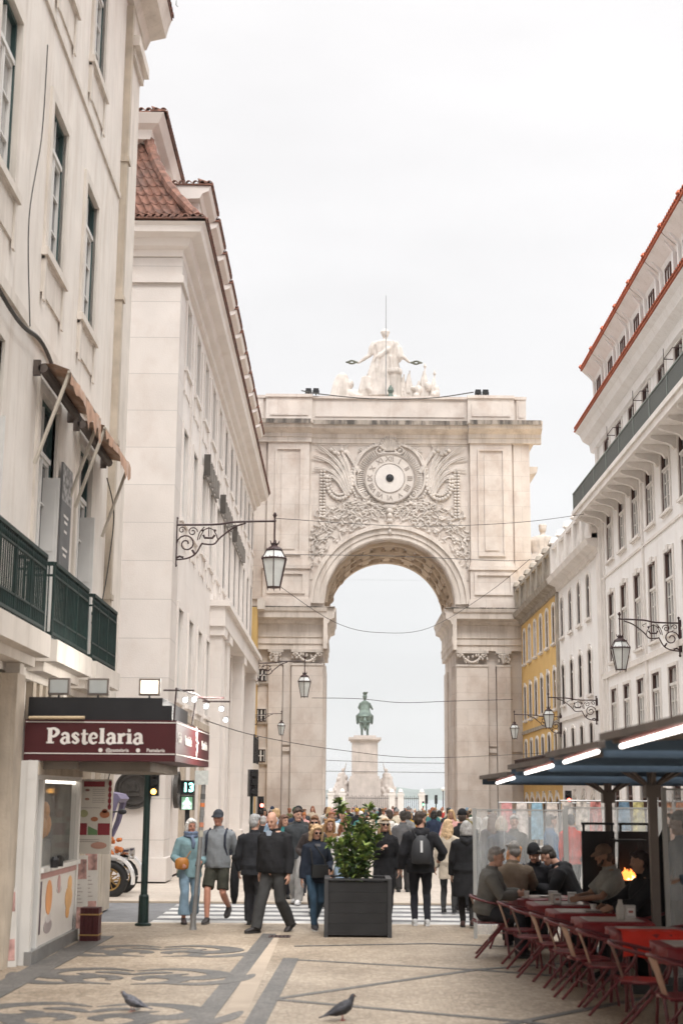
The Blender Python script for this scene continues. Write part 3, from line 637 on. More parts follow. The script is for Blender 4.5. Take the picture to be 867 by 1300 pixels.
# ---------------- white pombaline building Y 48.1-57.6 and ochre building 57.6-69.9
def pomb(name, label, ya, yb, wm, ys, key, upper, skip=()):
    o = thing(name, label, 'building', (8.9, ya, 0), pi/2); Ln = yb-ya; hs = []
    for y in ys:
        x = y-ya; hs += [(x-.34, x+.34, 8.35, 9.95, .2), (x-.36, x+.36, 5.65, 7.25, .12), (x-.36, x+.36, 3.85, 4.65, .12)]
        hs += [(x-.55, x+.55, gz(y)+.1, 2.05, .4)]
    m = M(); wall_mesh(m, 0, Ln, -.5, 10.35, hs, .3); m.box(0, Ln, -10, -.3, -.5, 10.35); m.build('wall', wm, o)
    fm_, gm_ = (maroonf, glass)
    a = window_meshes('p1'+key, .68, 1.6, .2, fm_, gm_, whitef, 2, 1.15, whitetrim, .12, False); b = window_meshes('p2'+key, .72, 1.6, .12, fm_, gm_, whitef, 2, 1.15, whitetrim, .12, True); c = window_meshes('p3'+key, .72, .8, .12, fm_, gm_, whitef, 1, None, whitetrim, .12, False)
    d = window_meshes('p4'+key, 1.1, 2.2, .4, fm_, glass, None, 1, 1.5, whitetrim, .15, True)
    xs = [y-ya for y in ys]; place_windows(o, xs, 8.35, a); place_windows(o, xs, 5.65, b); place_windows(o, xs, 3.85, c)
    for y in ys: place_windows(o, [y-ya], gz(y)+.1, d, 'shop_door')
    m = M(); tr = upper
    moulding(m, 0, Ln, [(0, 10.3), (.1, 10.32), (.14, 10.5), (.42, 10.62), (.5, 10.82), (0, 10.84)])
    m.box(0, Ln, 0, .07, 5.0, 5.15); m.box(0, .35, 0, .1, 2.6, 10.29); m.box(0, Ln, 0, .25, 2.85, 2.98); m.build('cornice', tr, o)
    m = M(); n = int(Ln/1.9)
    for i in range(n+1): x = .2+(Ln-.4)*i/n; m.box(x-.2, x+.2, -.02, .32, 10.84, 12.1); m.lathe([(.1, 0), (.24, .1), (.16, .3), (.1, .34)], (x, .15, 12.17), 8)
    m.box(0, Ln, 0, .3, 12.0, 12.16); m.box(0, Ln, .02, .28, 10.842, 11.0)
    for i in range(int(Ln/.26)): m.lathe([(.05, 0), (.09, .2), (.09, .35), (.045, .6), (.06, 1.0)], (.13+i*.26, .15, 11.0), 6)
    m.build('balustrade', tr, o)
    r = M(); r.box(0, Ln, .0, .45, 2.99, 3.05); r.box(0, Ln, .40, .44, 3.75, 3.8)
    for i in range(int(Ln/.14)): r.box(i*.14, i*.14+.03, .405, .435, 3.05, 3.75)
    r.build('balcony_railing', iron, o)
    return o
pm_ = pomb('white_building', 'white building with round arched gable beside the ochre one', 48.1, 57.6, white, [49.6+1.0, 52.0+.6, 54.6, 56.7], 'w', whitetrim)
m = M(); n = 16; m.prism([(2.4+2.5*cos(pi*k/n), 10.85+2.4*sin(pi*k/n)*.85) for k in range(n+1)], -.4, -.05, 'y'); m.box(-.2, 6.8, -9, -.5, 10.3, 12.4); m.build('gable', white, pm_)
m = M(); m.tube([(2.4+2.6*cos(pi*k/n), -.2, 10.85+2.12*sin(pi*k/n)) for k in range(n+1)], .13, 6); m.build('gable_tiles', tile2, pm_)
tag(M().lathe([(.16, 0), (.2, .1), (.14, .5), (.2, .9), (.26, 1.0), (.14, 1.2)], (9.3, 49.5, 12.6), 10).build('chimney_pot', tile2), 'small terracotta chimney pot above the white gable', 'chimney')
ochrest = mat('stained_grey_stone', (.36, .32, .27), .85, var=.2, vs=2.5, stain=(.16, .14, .11), sa=.7, streak=True, bump=.3)
oc_ = pomb('ochre_townhouse', 'ochre yellow townhouse with dark windows beside the right pier of the arch', 57.6, 69.8, yellow, [59.0, 60.9, 62.8, 64.7, 66.6, 68.5], 'y', ochrest)
# ------------------------------------------------------------------ the triumphal arch
AX, AY = 2.42, 70.0
ar = thing('triumphal_arch', 'monumental pale stone triumphal arch with a carved clock above its opening', 'arch', (AX, AY, 0))
FL = Matrix.Diagonal((1, -1, 1, 1))
D = 7.0; HW = 7.05; OH = 3.25; SP = 11.4
m = M(FL); wall_mesh(m, -HW, HW, -.3, 20.4, [(-OH, OH, -.31, SP+OH, OH)], D); m.T = None
m.box(-HW, -OH-.002, .02, D, -.3, 20.4); m.box(OH+.002, HW, .02, D, -.3, 20.4)
n = 24
for s_ in (1,):      # back wall above the vault
    P = [(-(OH)*cos(pi*k/n), SP+OH*sin(pi*k/n)) for k in range(n+1)]
    for k in range(n): (xa, za), (xb, zb_) = P[k], P[k+1]; m.quad((xa, D, za), (xb, D, zb_), (xb, D, 20.4), (xa, D, 20.4))
m.build('pier', archst, ar)
# vault lining with bands and coffers
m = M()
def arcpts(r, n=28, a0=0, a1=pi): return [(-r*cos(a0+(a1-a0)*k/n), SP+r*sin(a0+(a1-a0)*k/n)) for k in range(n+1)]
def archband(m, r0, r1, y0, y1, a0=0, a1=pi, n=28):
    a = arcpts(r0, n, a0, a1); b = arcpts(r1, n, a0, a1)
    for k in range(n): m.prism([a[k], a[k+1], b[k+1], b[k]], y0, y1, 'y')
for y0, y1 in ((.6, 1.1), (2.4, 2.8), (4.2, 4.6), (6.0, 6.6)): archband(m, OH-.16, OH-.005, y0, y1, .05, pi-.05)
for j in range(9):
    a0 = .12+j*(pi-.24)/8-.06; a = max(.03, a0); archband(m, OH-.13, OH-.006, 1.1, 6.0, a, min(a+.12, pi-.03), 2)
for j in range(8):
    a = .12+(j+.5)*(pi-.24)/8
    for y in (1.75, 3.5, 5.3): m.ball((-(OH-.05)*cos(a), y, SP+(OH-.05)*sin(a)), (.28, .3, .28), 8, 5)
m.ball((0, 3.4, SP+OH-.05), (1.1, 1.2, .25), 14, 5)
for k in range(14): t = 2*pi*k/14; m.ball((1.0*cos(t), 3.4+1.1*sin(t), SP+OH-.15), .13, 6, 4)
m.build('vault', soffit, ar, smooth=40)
m = M()
archband(m, OH+.0, OH+.28, -.10, .0); archband(m, OH+.281, OH+.55, -.16, 0); archband(m, OH+.551, OH+.74, -.27, 0); archband(m, OH+.05, OH+.12, -.13, -.1)
m.build('archivolt', archtrim, ar, smooth=30)
# lower order: pilasters, capitals, entablature
for s_ in (-1, 1):
    pl = M(); cp = M(); en = M()
    def bx_(mm, a, b, y0, y1, z0, z1): mm.box(min(s_*a, s_*b), max(s_*a, s_*b), y0, y1, z0, z1)
    bx_(pl, 3.27, 4.80, -.35, -.002, .9, 8.4); bx_(pl, 4.84, 5.2, -.12, -.002, .9, 8.4); bx_(pl, 5.25, 5.92, -.28, -.002, .9, 8.4)
    bx_(pl, 3.13, 3.26, .8, 3.0, .9, 8.4); bx_(pl, 3.13, 3.26, 4.0, 6.2, .9, 8.4)
    bx_(pl, 3.24, 6.1, -.52, -.0, -.3, .55); bx_(pl, 3.26, 6.05, -.44, -.0, .551, .75); bx_(pl, 3.28, 6.0, -.38, -.0, .751, .899)
    bx_(pl, 3.08, 3.239, .4, 6.6, -.3, .8)
    bx_(pl, 4.84, 5.2, -.24, -.121, 4.15, 4.35); bx_(pl, 4.84, 5.2, -.24, -.121, 4.45, 4.6); bx_(pl, 5.93, 7.0, -.08, -.002, 4.2, 4.5)
    bx_(cp, 3.25, 4.84, -.40, -.0, 8.95, 9.08); bx_(cp, 5.2, 5.97, -.33, 0, 8.95, 9.08)
    bx_(cp, 3.25, 4.84, -.39, 0, 8.3, 8.4); bx_(cp, 5.21, 5.96, -.31, 0, 8.3, 8.4)
    rnd = random.Random(3)
    for a, b, yy in ((3.3, 4.78, -.36), (5.27, 5.9, -.29)):
        w_ = b-a; cx = (a+b)/2
        for e_ in (-1, 1):
            cp.tube([(s_*(cx+e_*(w_/2-.14)+.11*cos(t_*1.1)*(1-t_/9)), yy-.05, 8.82+.11*sin(t_*1.1)*(1-t_/9)) for t_ in range(8)], [.035]*7+[.05], 5)
        for k in range(13):
            t_ = k/12-.5; cp.ball((s_*(cx+t_*(w_-.5)), yy-.03, 8.86-.36*(1-(2*t_)**2)), (.075, .07, .075), 7, 5)
        for k in range(16):
            x_ = a+rnd.random()*w_; cp.ball((s_*x_, yy, 8.5+rnd.random()*.4), (.06, .06, .09), 6, 4)
    prof = [(0, 9.08), (-.30, 9.08), (-.30, 9.35), (-.36, 9.36), (-.36, 9.62), (-.42, 9.7), (-.32, 9.72), (-.32, 10.3), (-.42, 10.36), (-.5, 10.5), (-.85, 10.6), (-.88, 10.85), (-.95, 10.92), (-1.0, 11.08), (0, 11.1)]
    en.prism([(p[0], p[1]) for p in prof], *sorted((s_*3.1, s_*(HW+.02))), 'x')
    # return of the entablature into the passage (its stone projects over the opening)
    pr2 = [(p[0]*.62, p[1]) for p in prof]
    en.prism([(s_*(3.26+q[0]), q[1]) for q in pr2], .003, 6.9, 'y')
    en.prism([(s_*(3.26+q[0]), q[1]) for q in [(p[0]*.62, p[1]) for p in prof]], -.85, .0, 'y')
    bx_(en, 3.26, 3.9, .1, 6.8, 11.1, 11.42)
    pl.build('pilaster', archst, ar); cp.build('capital', marble, ar, smooth=40); en.build('entablature', archtrim, ar)
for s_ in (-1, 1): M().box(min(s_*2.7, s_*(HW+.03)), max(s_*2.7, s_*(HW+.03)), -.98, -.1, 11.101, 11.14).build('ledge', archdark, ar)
# upper order
for s_ in (-1, 1):
    pn = M()
    def bx_(mm, a, b, y0, y1, z0, z1): mm.box(min(s_*a, s_*b), max(s_*a, s_*b), y0, y1, z0, z1)
    def frame(cx, w_, z0, z1, y0, y1, t=.09):
        bx_(pn, cx-w_/2, cx-w_/2+t, y0, y1, z0, z1); bx_(pn, cx+w_/2-t, cx+w_/2, y0, y1, z0, z1); bx_(pn, cx-w_/2+t, cx+w_/2-t, y0, y1, z0, z0+t); bx_(pn, cx-w_/2+t, cx+w_/2-t, y0, y1, z1-t, z1)
    bx_(pn, 4.05, 6.15, -.22, -.002, 13.45, 19.6); frame(5.1, 1.35, 13.8, 19.3, -.31, -.22); bx_(pn, 4.75, 5.45, -.27, -.22, 14.1, 19.0)
    bx_(pn, 3.95, 6.35, -.38, -.002, 13.1, 13.3); bx_(pn, 4.0, 6.3, -.30, -.002, 11.6, 13.099); frame(5.15, 1.9, 11.85, 12.95, -.38, -.30, .13); bx_(pn, 3.9, 6.45, -.4, -.002, 11.14, 11.6)
    bx_(pn, 4.0, 6.2, -.3, -.002, 13.301, 13.449)
    bx_(pn, 6.25, HW+.01, -.12, -.002, 11.6, 19.6)
    pn.build('pilaster_panel', archst, ar)
m = M()
def corn(x0, x1, dy, dz0):
    m.prism([(y-dy, z) for y, z in [(dy, 19.6), (-.1, 19.6), (-.1, 19.85), (-.16, 19.86), (-.16, 20.05), (-.3, 20.12), (-.55, 20.25), (-.6, 20.45), (-.68, 20.5), (-.7, 20.62), (dy, 20.64)]], x0, x1, 'x')
corn(-3.96, 3.96, 0, 0); corn(3.961, HW+.6, .22, 0); corn(-HW-.6, -3.961, .22, 0)
m.box(HW, HW+.55, 0, D, 20.25, 20.63); m.box(HW, HW+.25, 0, D, 19.61, 20.249); m.box(-HW-.55, -HW, 0, D, 20.25, 20.63)
m.prism([(HW, 18.3), (HW+.2, 18.35), (HW+.3, 18.6), (HW+.75, 18.75), (HW+.8, 19.05), (HW, 19.06)], 2.5, 6.5, 'y')
m.build('cornice', archtrim, ar)
m = M()
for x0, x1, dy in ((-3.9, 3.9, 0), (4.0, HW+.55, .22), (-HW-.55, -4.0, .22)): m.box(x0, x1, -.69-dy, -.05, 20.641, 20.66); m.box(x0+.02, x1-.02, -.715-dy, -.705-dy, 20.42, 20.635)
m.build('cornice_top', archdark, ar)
m = M(); m.box(-HW+.1, HW-.1, .0, D, 20.4, 21.95)
for s_ in (-1, 1):
    def bx_(mm, a, b, y0, y1, z0, z1): mm.box(min(s_*a, s_*b), max(s_*a, s_*b), y0, y1, z0, z1)
    bx_(m, 3.95, 6.3, -.28, -.001, 20.66, 21.95); bx_(m, 4.15, 6.1, -.33, -.281, 21.0, 21.7); bx_(m, 6.45, 6.94, -.08, -.001, 20.66, 21.95); bx_(m, 6.55, 6.85, -.12, -.081, 21.0, 21.7)
    bx_(m, 3.93, 6.32, -.36, -.001, 21.951, 22.1); bx_(m, 6.321, 6.97, -.12, -.001, 21.951, 22.1)
m.box(-3.929, 3.929, -.1, -.001, 21.951, 22.08); m.box(-6.9, 6.9, 0, D, 21.951, 22.07); m.box(-3.8, 3.8, -.05, -.001, 21.0, 21.06)
m.build('attic', archst, ar)
# wing of the arch carrying the side statue
m = M(); m.box(HW+.01, HW+4.5, 3.5, 6.9, -.3, 13.9); m.box(HW+.01, HW+4.6, 3.3, 7.0, 13.5, 13.8); m.build('side_wing', archst, ar)
# grilled windows in the left strip
for z in (3.95, 5.9, 7.85):
    f = M(); x0, x1 = -6.47, -6.02; zA, zB = z-.33, z+.27
    f.box(x0, x1, -.18, -.14, zA, zA+.035); f.box(x0, x1, -.18, -.14, zB-.035, zB); f.box(x0, x0+.035, -.18, -.14, zA, zB); f.box(x1-.035, x1, -.18, -.14, zA, zB)
    wn = f.build('window', iron, ar); f = M(); xx = (x0+x1)/2; zz_ = (zA+zB)/2; f.box(xx-.035, xx+.035, -.16, -.13, zA+.04, zB-.04); f.box(x0+.04, xx-.036, -.158, -.13, zz_-.02, zz_+.02); f.box(xx+.036, x1-.04, -.158, -.13, zz_-.02, zz_+.02); f.box(x0+.036, x0+.075, -.158, -.13, zA+.04, zB-.04); f.box(x1-.075, x1-.036, -.158, -.13, zA+.04, zB-.04); f.build('sash', whitef, wn); g_ = M(); g_.box(x0+.03, x1-.03, -.11, -.10, zA+.03, zB-.03)
    for a, b in ((x0+.04, (x0+x1)/2-.015), ((x0+x1)/2+.015, x1-.04)): pass
    g_.build('pane', dark, wn)
    f = M(); ringp(f, [(x0-.1, zA-.1), (x1+.1, zA-.1), (x1+.1, zB+.1), (x0-.1, zB+.1)], [(x0, zA), (x1, zA), (x1, zB), (x0, zB)], 0, -.13); f.build('window_surround', archtrim, wn)
# ---- clock
CZ = 17.78
ck = M(); n = 40
def disc(m, r, y0, y1, x=0, z=CZ, n=40): m.prism([(x+r*cos(2*pi*k/n), z+r*sin(2*pi*k/n)) for k in range(n)], y0, y1, 'y')
def annul(m, r0, r1, y0, y1, x=0, z=CZ, n=40): ringp(m, [(x+r1*cos(2*pi*k/n), z+r1*sin(2*pi*k/n)) for k in range(n)], [(x+r0*cos(2*pi*k/n), z+r0*sin(2*pi*k/n)) for k in range(n)], y1, y0)
clock = M(); disc(clock, 1.27, -.16, -.01); clk = clock.build('clock_face', mat('clock_dial_stone', (.60, .55, .505), .7, var=.08, vs=3), ar)
m = M(); disc(m, .72, -.175, -.161); m.build('inner_disc', mat('pale_clock_disc', (.66, .62, .585), .5, var=.05), clk)
m = M(); m.lathe([(.2, 0), (.2, .04), (.1, .05), (.09, .12), (.02, .13)], (0, 0, 0), 20); m.v = [(x, -.176-z, CZ+y) for x, y, z in m.v]; m.build('hub', black, clk)
m = M(); annul(m, 1.23, 1.29, -.2, -.162); annul(m, .74, .765, -.19, -.162); m.build('ring', mat('dark_clock_ring', (.33, .29, .26), .7), clk)
for k, s in enumerate(['XII', 'I', 'II', 'III', 'IIII', 'V', 'VI', 'VII', 'VIII', 'IX', 'X', 'XI']):
    me = text_mesh(s, .36, MATS['dark_clock_ring'] , 'numeral', .004, .01)
    o = bpy.data.objects.new('numeral', me); C.objects.link(o); o.parent = clk; t = -k*pi/6
    o.matrix_local = Matrix.Translation((-sin(t)*.99, -.172, CZ+cos(t)*.99)) @ Matrix.Rotation(-t, 4, 'Y') @ Matrix.Rotation(pi/2, 4, 'X')
# ---- relief ornament (mirrored)
rl = M(); rd = random.Random(11)
def both(f):
    for s_ in (-1, 1): f(s_)
def tube2(pts, r0, r1, y=-.1, n=6, k=5):
    q = smoothpts([(a, b) for a, b in pts], k); N_ = len(q)
    def f(s_): rl.tube([(s_*p.x, y, CZ+p.y) for p in q], [r0*(1-(i/(N_-1)))+r1*(i/(N_-1)) for i in range(N_)], n)
    both(f)
def spiral(cx, cz, r, turns, a0, dirn, w_, y=-.16):
    def f(s_):
        K = int(turns*12); pts = []
        for i in range(K+1):
            t = i/K; a = a0+dirn*t*turns*2*pi; rr = r*(1-.85*t); pts.append((s_*(cx+rr*cos(a)), y, CZ+cz+rr*sin(a)))
        rl.tube(pts, [w_*(1-.4*i/K) for i in range(K+1)], 6); rl.ball((s_*cx, y-.02, CZ+cz), w_*1.3, 8, 5)
    both(f)
spiral(.52, 1.48, .28, 1.6, pi*.5, 1, .055); spiral(1.2, -.78, .25, 1.6, -.6, -1, .055)
tube2([(.5, 1.76), (.95, 1.62), (1.4, 1.25), (1.72, .6), (1.78, .0), (1.66, -.5), (1.42, -.85), (1.2, -1.02), (1.0, -.92)], .075, .06, -.15)
for j in range(26):
    a = -.75+j*(1.1+.75)/25
    def f(s_, a=a): rl.tube([(s_*1.34*cos(a), -.05, CZ+1.34*sin(a)), (s_*1.66*cos(a), -.12, CZ+1.66*sin(a))], [.035, .06], 5)
    both(f)
for j in range(24):
    a = -.5+j*1.75/23
    def f(s_, a=a): rl.ball((s_*1.93*cos(a), -.1, CZ+1.93*sin(a)), (.07, .08, .085), 7, 5)
    both(f)
for j in range(11):   # shell
    a = pi*j/10; rl.tube([(.12*cos(a), -.14, CZ+1.45), (.42*cos(a), -.22, CZ+1.62+.45*sin(a))], [.04, .09], 6); rl.ball((.46*cos(a), -.22, CZ+1.66+.5*sin(a)), .095, 8, 5)
rl.tube([(-.45, -.15, CZ+1.35), (0, -.18, CZ+1.28), (.45, -.15, CZ+1.35)], .06, 6)
tips = [((1.5, .35), (1.95, 1.1), (2.2, 1.55), (2.05, 1.8)), ((1.85, -.3), (2.1, .7), (2.35, 1.3), (2.45, 1.75)), ((1.9, -.5), (2.2, .55), (2.6, 1.25), (3.05, 1.75)), ((2.0, -.6), (2.3, .35), (2.85, 1.1), (3.65, 1.75)), ((2.05, -.7), (2.4, .15), (3.0, .85), (3.85, 1.2)), ((2.1, -.75), (2.5, 0), (3.05, .45), (3.8, .55)), ((2.15, -.8), (2.6, -.1), (3.0, .15), (3.35, .1)), ((1.75, .3), (1.6, 1.1), (1.35, 1.45), (1.55, 1.6))]
for tp in tips:
    tube2(list(tp), .085, .02, -.12); tube2([(a+.05, b-.07) for a, b in tp], .06, .015, -.17)
    for k in (1, 2): 
        a, b = tp[k]; c, d = tp[k+1]
        tube2([(a, b), ((a+c)/2+.1, (b+d)/2-.12), (c+.12, d-.22)], .045, .015, -.1, 5, 3)
for j in range(17):
    a = pi+j*pi/16*1.15-.25
    for rr, sz in ((.62, .085), (.8, .11)):
        def f(s_, a=a, rr=rr, sz=sz): rl.ball((s_*(2.52+rr*.82*cos(a)), -.13, CZ-.15+rr*1.15*sin(a)), (sz, .1, sz), 7, 5)
        both(f)
for j in range(16):
    for dx in (-.085, .085):
        def f(s_, dx=dx, j=j): rl.ball((s_*(3.38+dx), -.1, CZ+.35-.155*j), (.09, .09, .075), 7, 5)
        both(f)
for j in range(5):
    def f(s_, j=j): rl.ball((s_*(2.25+.18*j), -.15, CZ+1.35+.12*sin(j*2)), .11, 7, 5)
    both(f)
# foliage and trophies following the archivolt
for j in range(230):
    a = rd.uniform(.42, 1.5); rr = rd.uniform(4.12, 5.95); x_ = rr*cos(a); z_ = SP+rr*sin(a)
    if x_ > 3.95 or z_ > CZ-1.05-.25*abs(x_ > 2.4) or z_ < 12.6 or (x_ < .4): continue
    th = rd.uniform(0, 2*pi) if j % 3 else a+pi/2+rd.uniform(-.4, .4); l_ = rd.uniform(.18, .5); b_ = rd.uniform(-.18, .18)
    q = [(x_, z_-CZ), (x_+l_*.5*cos(th)-b_*sin(th), z_-CZ+l_*.5*sin(th)+b_*cos(th)), (x_+l_*cos(th), z_-CZ+l_*sin(th))]
    tube2(q, rd.uniform(.03, .07), .015, -.06-rd.random()*.1, 5, 3)
    if j % 3 == 0:
        def f(s_): rl.ball((s_*x_, -.1, z_), rd.uniform(.05, .1), 7, 5)
        both(f)
for dz, w_, dep in ((-1.25, .95, .15), (-1.45, .7, .22), (-1.7, .32, .4), (-1.95, .26, .46), (-2.2, .30, .42), (-2.5, .24, .4), (-2.75, .17, .36)): rl.ball((0, -dep*.6, CZ+dz), (w_*.55, dep*.6, .17), 12, 6)
for j in range(60):
    x_ = rd.uniform(.1, 2.0); z_ = -1.15-rd.random()*.85; th = rd.uniform(-.6, .9)
    if x_**2+(CZ+z_-SP)**2 < 4.15**2: continue
    tube2([(x_, z_), (x_+.15*cos(th), z_+.15*sin(th)+.05), (x_+.32*cos(th), z_+.32*sin(th))], .05, .015, -.1, 5, 3)
rl.v = [(x, y*.62, z) for x, y, z in rl.v]; rl.build('relief_ornament', marble, ar, smooth=60)
m = M(); ringp(m, [(-4.02, SP+1.2), (4.02, SP+1.2), (4.02, 19.6), (-4.02, 19.6)], [(-3.94, SP+1.2), (3.94, SP+1.2), (3.94, 19.5), (-3.94, 19.5)], 0, -.03)
m.build('field_border', archtrim, ar)

# ------------------------------------------------------------------ sculpted figures: lofts fused by a voxel remesh
def fuse(me, voxel, smooth_it=0, keep_mats=False):
    o = bpy.data.objects.new('tmp', me); C.objects.link(o)
    md = o.modifiers.new('r', 'REMESH'); md.mode = 'VOXEL'; md.voxel_size = voxel; md.use_smooth_shade = True
    if smooth_it: ms_ = o.modifiers.new('s', 'SMOOTH'); ms_.factor = .5; ms_.iterations = smooth_it
    bpy.context.view_layer.update()
    out = bpy.data.meshes.new_from_object(o.evaluated_get(bpy.context.evaluated_depsgraph_get())); bpy.data.objects.remove(o)
    out.materials.clear(); out.materials.append(me.materials[0]); out.polygons.foreach_set('use_smooth', [True]*len(out.polygons)); nm = me.name
    bpy.data.meshes.remove(me); out.name = nm; return out
def statue(name, m, voxel, ms, label, cat, loc, sm=2):
    me = fuse(m.mesh(name, ms), voxel, sm); o = bpy.data.objects.new(name, me); C.objects.link(o); o.location = loc; return tag(o, label, cat)
def robe_folds(m, rows, n=36, amp=.05, f=9, ph=0):
    rs = []
    for j, (cx, cy, z, rx, ry) in enumerate(rows):
        r_ = []
        for k in range(n):
            t = 2*pi*k/n; q = 1+amp*sin(f*t+ph+.25*j)*min(1, j/2)+amp*.6*sin(2.3*f*t+1.3*j)*.5
            r_.append((cx+rx*q*cos(t), cy+ry*q*sin(t), z))
        rs.append(r_)
    m.rings(rs)
SX, SY, SZ = AX-.19, AY+1.6, 22.07
m = M()
robe_folds(m, [(0, 0, 3.15, .3, .22), (0, 0, 3.05, .6, .32), (0, 0, 2.75, .66, .36), (0, 0, 2.3, .6, .36), (-.02, 0, 1.9, .7, .44), (-.05, 0, 1.3, .86, .55), (-.05, 0, .6, .95, .6), (-.05, 0, 0, 1.0, .65)][::-1], 60, amp=.09, f=11)
m.tube([(.5, -.1, 2.95), (.1, -.36, 2.5), (-.4, -.34, 2.1), (-.62, 0, 1.8)], [.1, .12, .14, .1], 8)
m.tube([(-.35, -.3, 2.3), (-.45, -.5, 1.5), (-.35, -.5, .4)], [.08, .1, .08], 6); m.tube([(.3, -.4, 2.2), (.35, -.5, 1.4)], [.1, .06], 6)
m.tube([(0, 0, 3.1), (0, 0, 3.4)], .12, 10); m.ball((0, 0, 3.52), (.2, .23, .25), 14, 8); m.tube([(.2*cos(t/8*pi*2), .03+.2*sin(t/8*pi*2), 3.6) for t in range(9)], .07, 6); m.ball((0, .05, 3.72), (.17, .17, .1))
for s_, elb, hand in ((-1, (-.82, -.1, 2.3), (-1.42, -.2, 1.83)), (1, (.87, -.1, 2.3), (1.27, -.2, 1.88))):
    m.tube([(s_*.5, 0, 3.0), ((s_*.62+elb[0])/2, -.05, 2.68), elb, ((elb[0]+hand[0])/2, -.15, (elb[2]+hand[2])/2), hand], [.2, .17, .13, .1, .06], 8)
    hx, hy, hz = hand; m.ball(hand, (.09, .05, .05), 8, 5)
    for k in range(4): m.tube([(hx+s_*.05, hy-.045+.03*k, hz), (hx+s_*.16, hy-.045+.03*k, hz-.02), (hx+s_*.2, hy-.045+.03*k, hz-.06)], .018, 5)
    m.tube([(hx, hy-.06, hz), (hx+s_*.08, hy-.1, hz+.03)], .02, 5)
    if s_ == 1: m.tube([(.66, -.1, 2.75), (.75, -.15, 2.15), (.7, -.15, 1.9)], [.15, .2, .08], 8)
statue('crowning_figure', m, .045, marble, 'robed marble figure holding out two wreaths on top of the arch', 'statue', (SX, SY, SZ+.4))
for dx, lab in ((-1.75, 'green wreath in the left hand of the figure above the arch'), (1.62, 'green wreath in the right hand of the figure above the arch')):
    m = M(); 
    for k in range(20):
        t = 2*pi*k/20; m.ball((.25*cos(t), .16*sin(t), .03*sin(3*t)), (.09, .07, .05), 6, 4, Matrix.Rotation(t, 4, 'Z'))
    o = m.build('wreath', mat('dark_wreath_leaves', (.15, .16, .13), .7), None, 60); o.location = (SX+dx, SY-.2, SZ+2.2); tag(o, lab, 'wreath', 'wreaths held by the crowning figure')
m = M()   # genius with wing at the left
robe_folds(m, [(-2.25, 0, 1.75, .12, .12), (-2.25, 0, 1.6, .3, .22), (-2.3, 0, 1.2, .42, .3), (-2.35, 0, .6, .52, .4), (-2.35, 0, 0, .62, .45)][::-1], amp=.04)
m.ball((-1.83, -.05, 1.12), (.2, .22, .25), 12, 8); m.tube([(-2.1, 0, .8), (-1.85, -.05, 1.0)], [.3, .16], 8); m.tube([(-2, 0, .75), (-1.6, -.3, .4), (-1.2, -.4, .35)], [.22, .18, .1], 8)
m.ball((-1.5, .1, .35), (.8, .5, .5), 14, 8)
for k in range(9):
    t = k/8; m.tube([(-1.2+.1*t, -.15, .15), (-1.25+.45*t, -.3, .75+.25*t), (-1.15+.75*t, -.3, 1.45+.2*sin(pi*t)-.35*t)], [.2, .16, .09], 7)
m.ball((-.5, .1, .5), (.65, .5, .7), 12, 8)
for k in range(7): t = k/6; m.tube([(-.3-.1*t, -.25, .2+.1*t), (-.75-.15*t, -.4, .7+.1*t), (-1.15+.12*k*.5, -.35, 1.05+.06*k)], [.16, .15, .07], 7)
statue('seated_genius', m, .045, marble, 'seated winged marble figure at the left foot of the robed figure', 'statue', (SX, SY, SZ))
m = M(); m.lathe([(.42, 0), (.42, .1), (.36, .15), (.34, 1.35), (.4, 1.4), (.44, 1.5), (.38, 1.6), (.1, 1.68)], (.47, 0, 0), 18)
for k in range(12): t = 2*pi*k/12; m.ball((.47+.33*cos(t), .33*sin(t), 1.6), .1, 6, 4)
statue('column_stump', m, .04, marble, 'short marble column stump beside the robed figure on the arch', 'sculpture', (SX, SY-.3, SZ+.2))
for dx, h_, w_, sp, lab in ((.95, 1.55, .18, 0, 'leftmost furled stone flag right of the column stump'), (1.25, 1.75, .2, 0, 'furled stone flag beside the right wreath, without a spear tip'), (2.05, 1.9, .22, 1, 'tallest furled stone flag with a spear tip on the arch'), (2.55, 1.5, .18, 1, 'rightmost furled stone flag with spear tip on the arch')):
    m = M(); robe_folds(m, [(dx+.0, 0, h_, .05, .05), (dx-.02, 0, h_*.75, w_*.75, .14), (dx, 0, h_*.35, w_*1.35, .22), (dx, 0, 0, w_*1.6, .25)][::-1], 24, .18, 5)
    m.tube([(dx, 0, 0), (dx+.04, 0, h_+.16)], .04, 6)
    if sp: m.lathe([(.02, 0), (.09, .08), (.06, .2), (.02, .3)], (dx+.04, 0, h_+.14), 8)
    statue('stone_flag', m, .028, marble, lab, 'sculpture', (SX, SY, SZ), 1)['group'] = 'furled stone flags on the arch'
m = M()
for k in range(30): m.ball((1.7+rd.uniform(-.9, 1.0), rd.uniform(-.2, .2), .15+rd.random()**1.5*.85), (rd.uniform(.15, .28), .25, rd.uniform(.14, .28)), 8, 6)
m.tube([(1.5, 0, .6), (1.75, -.1, 1.1), (1.78, -.1, 1.35)], [.14, .1, .05], 7)
statue('stone_trophies', m, .04, marble, 'low pile of stone armour between the furled flags', 'sculpture', (SX, SY, SZ))
tag(M().tube([(SX+.01, SY-1.0, SZ), (SX+.01, SY-1.0, 27.75)], [.03, .015], 6).build('lightning_rod', steel), 'thin tall lightning rod rising in front of the figure on the arch', 'rod')
m = M(); m.lathe([(.12, 0), (.16, .1), (.1, .3), (.17, .45), (.12, .6), (.03, .75)], (SX+.25, SY-1.2, SZ+.0), 10); tag(m.build('roof_lantern', bronze), 'small verdigris fitting at the foot of the lightning rod', 'fitting')
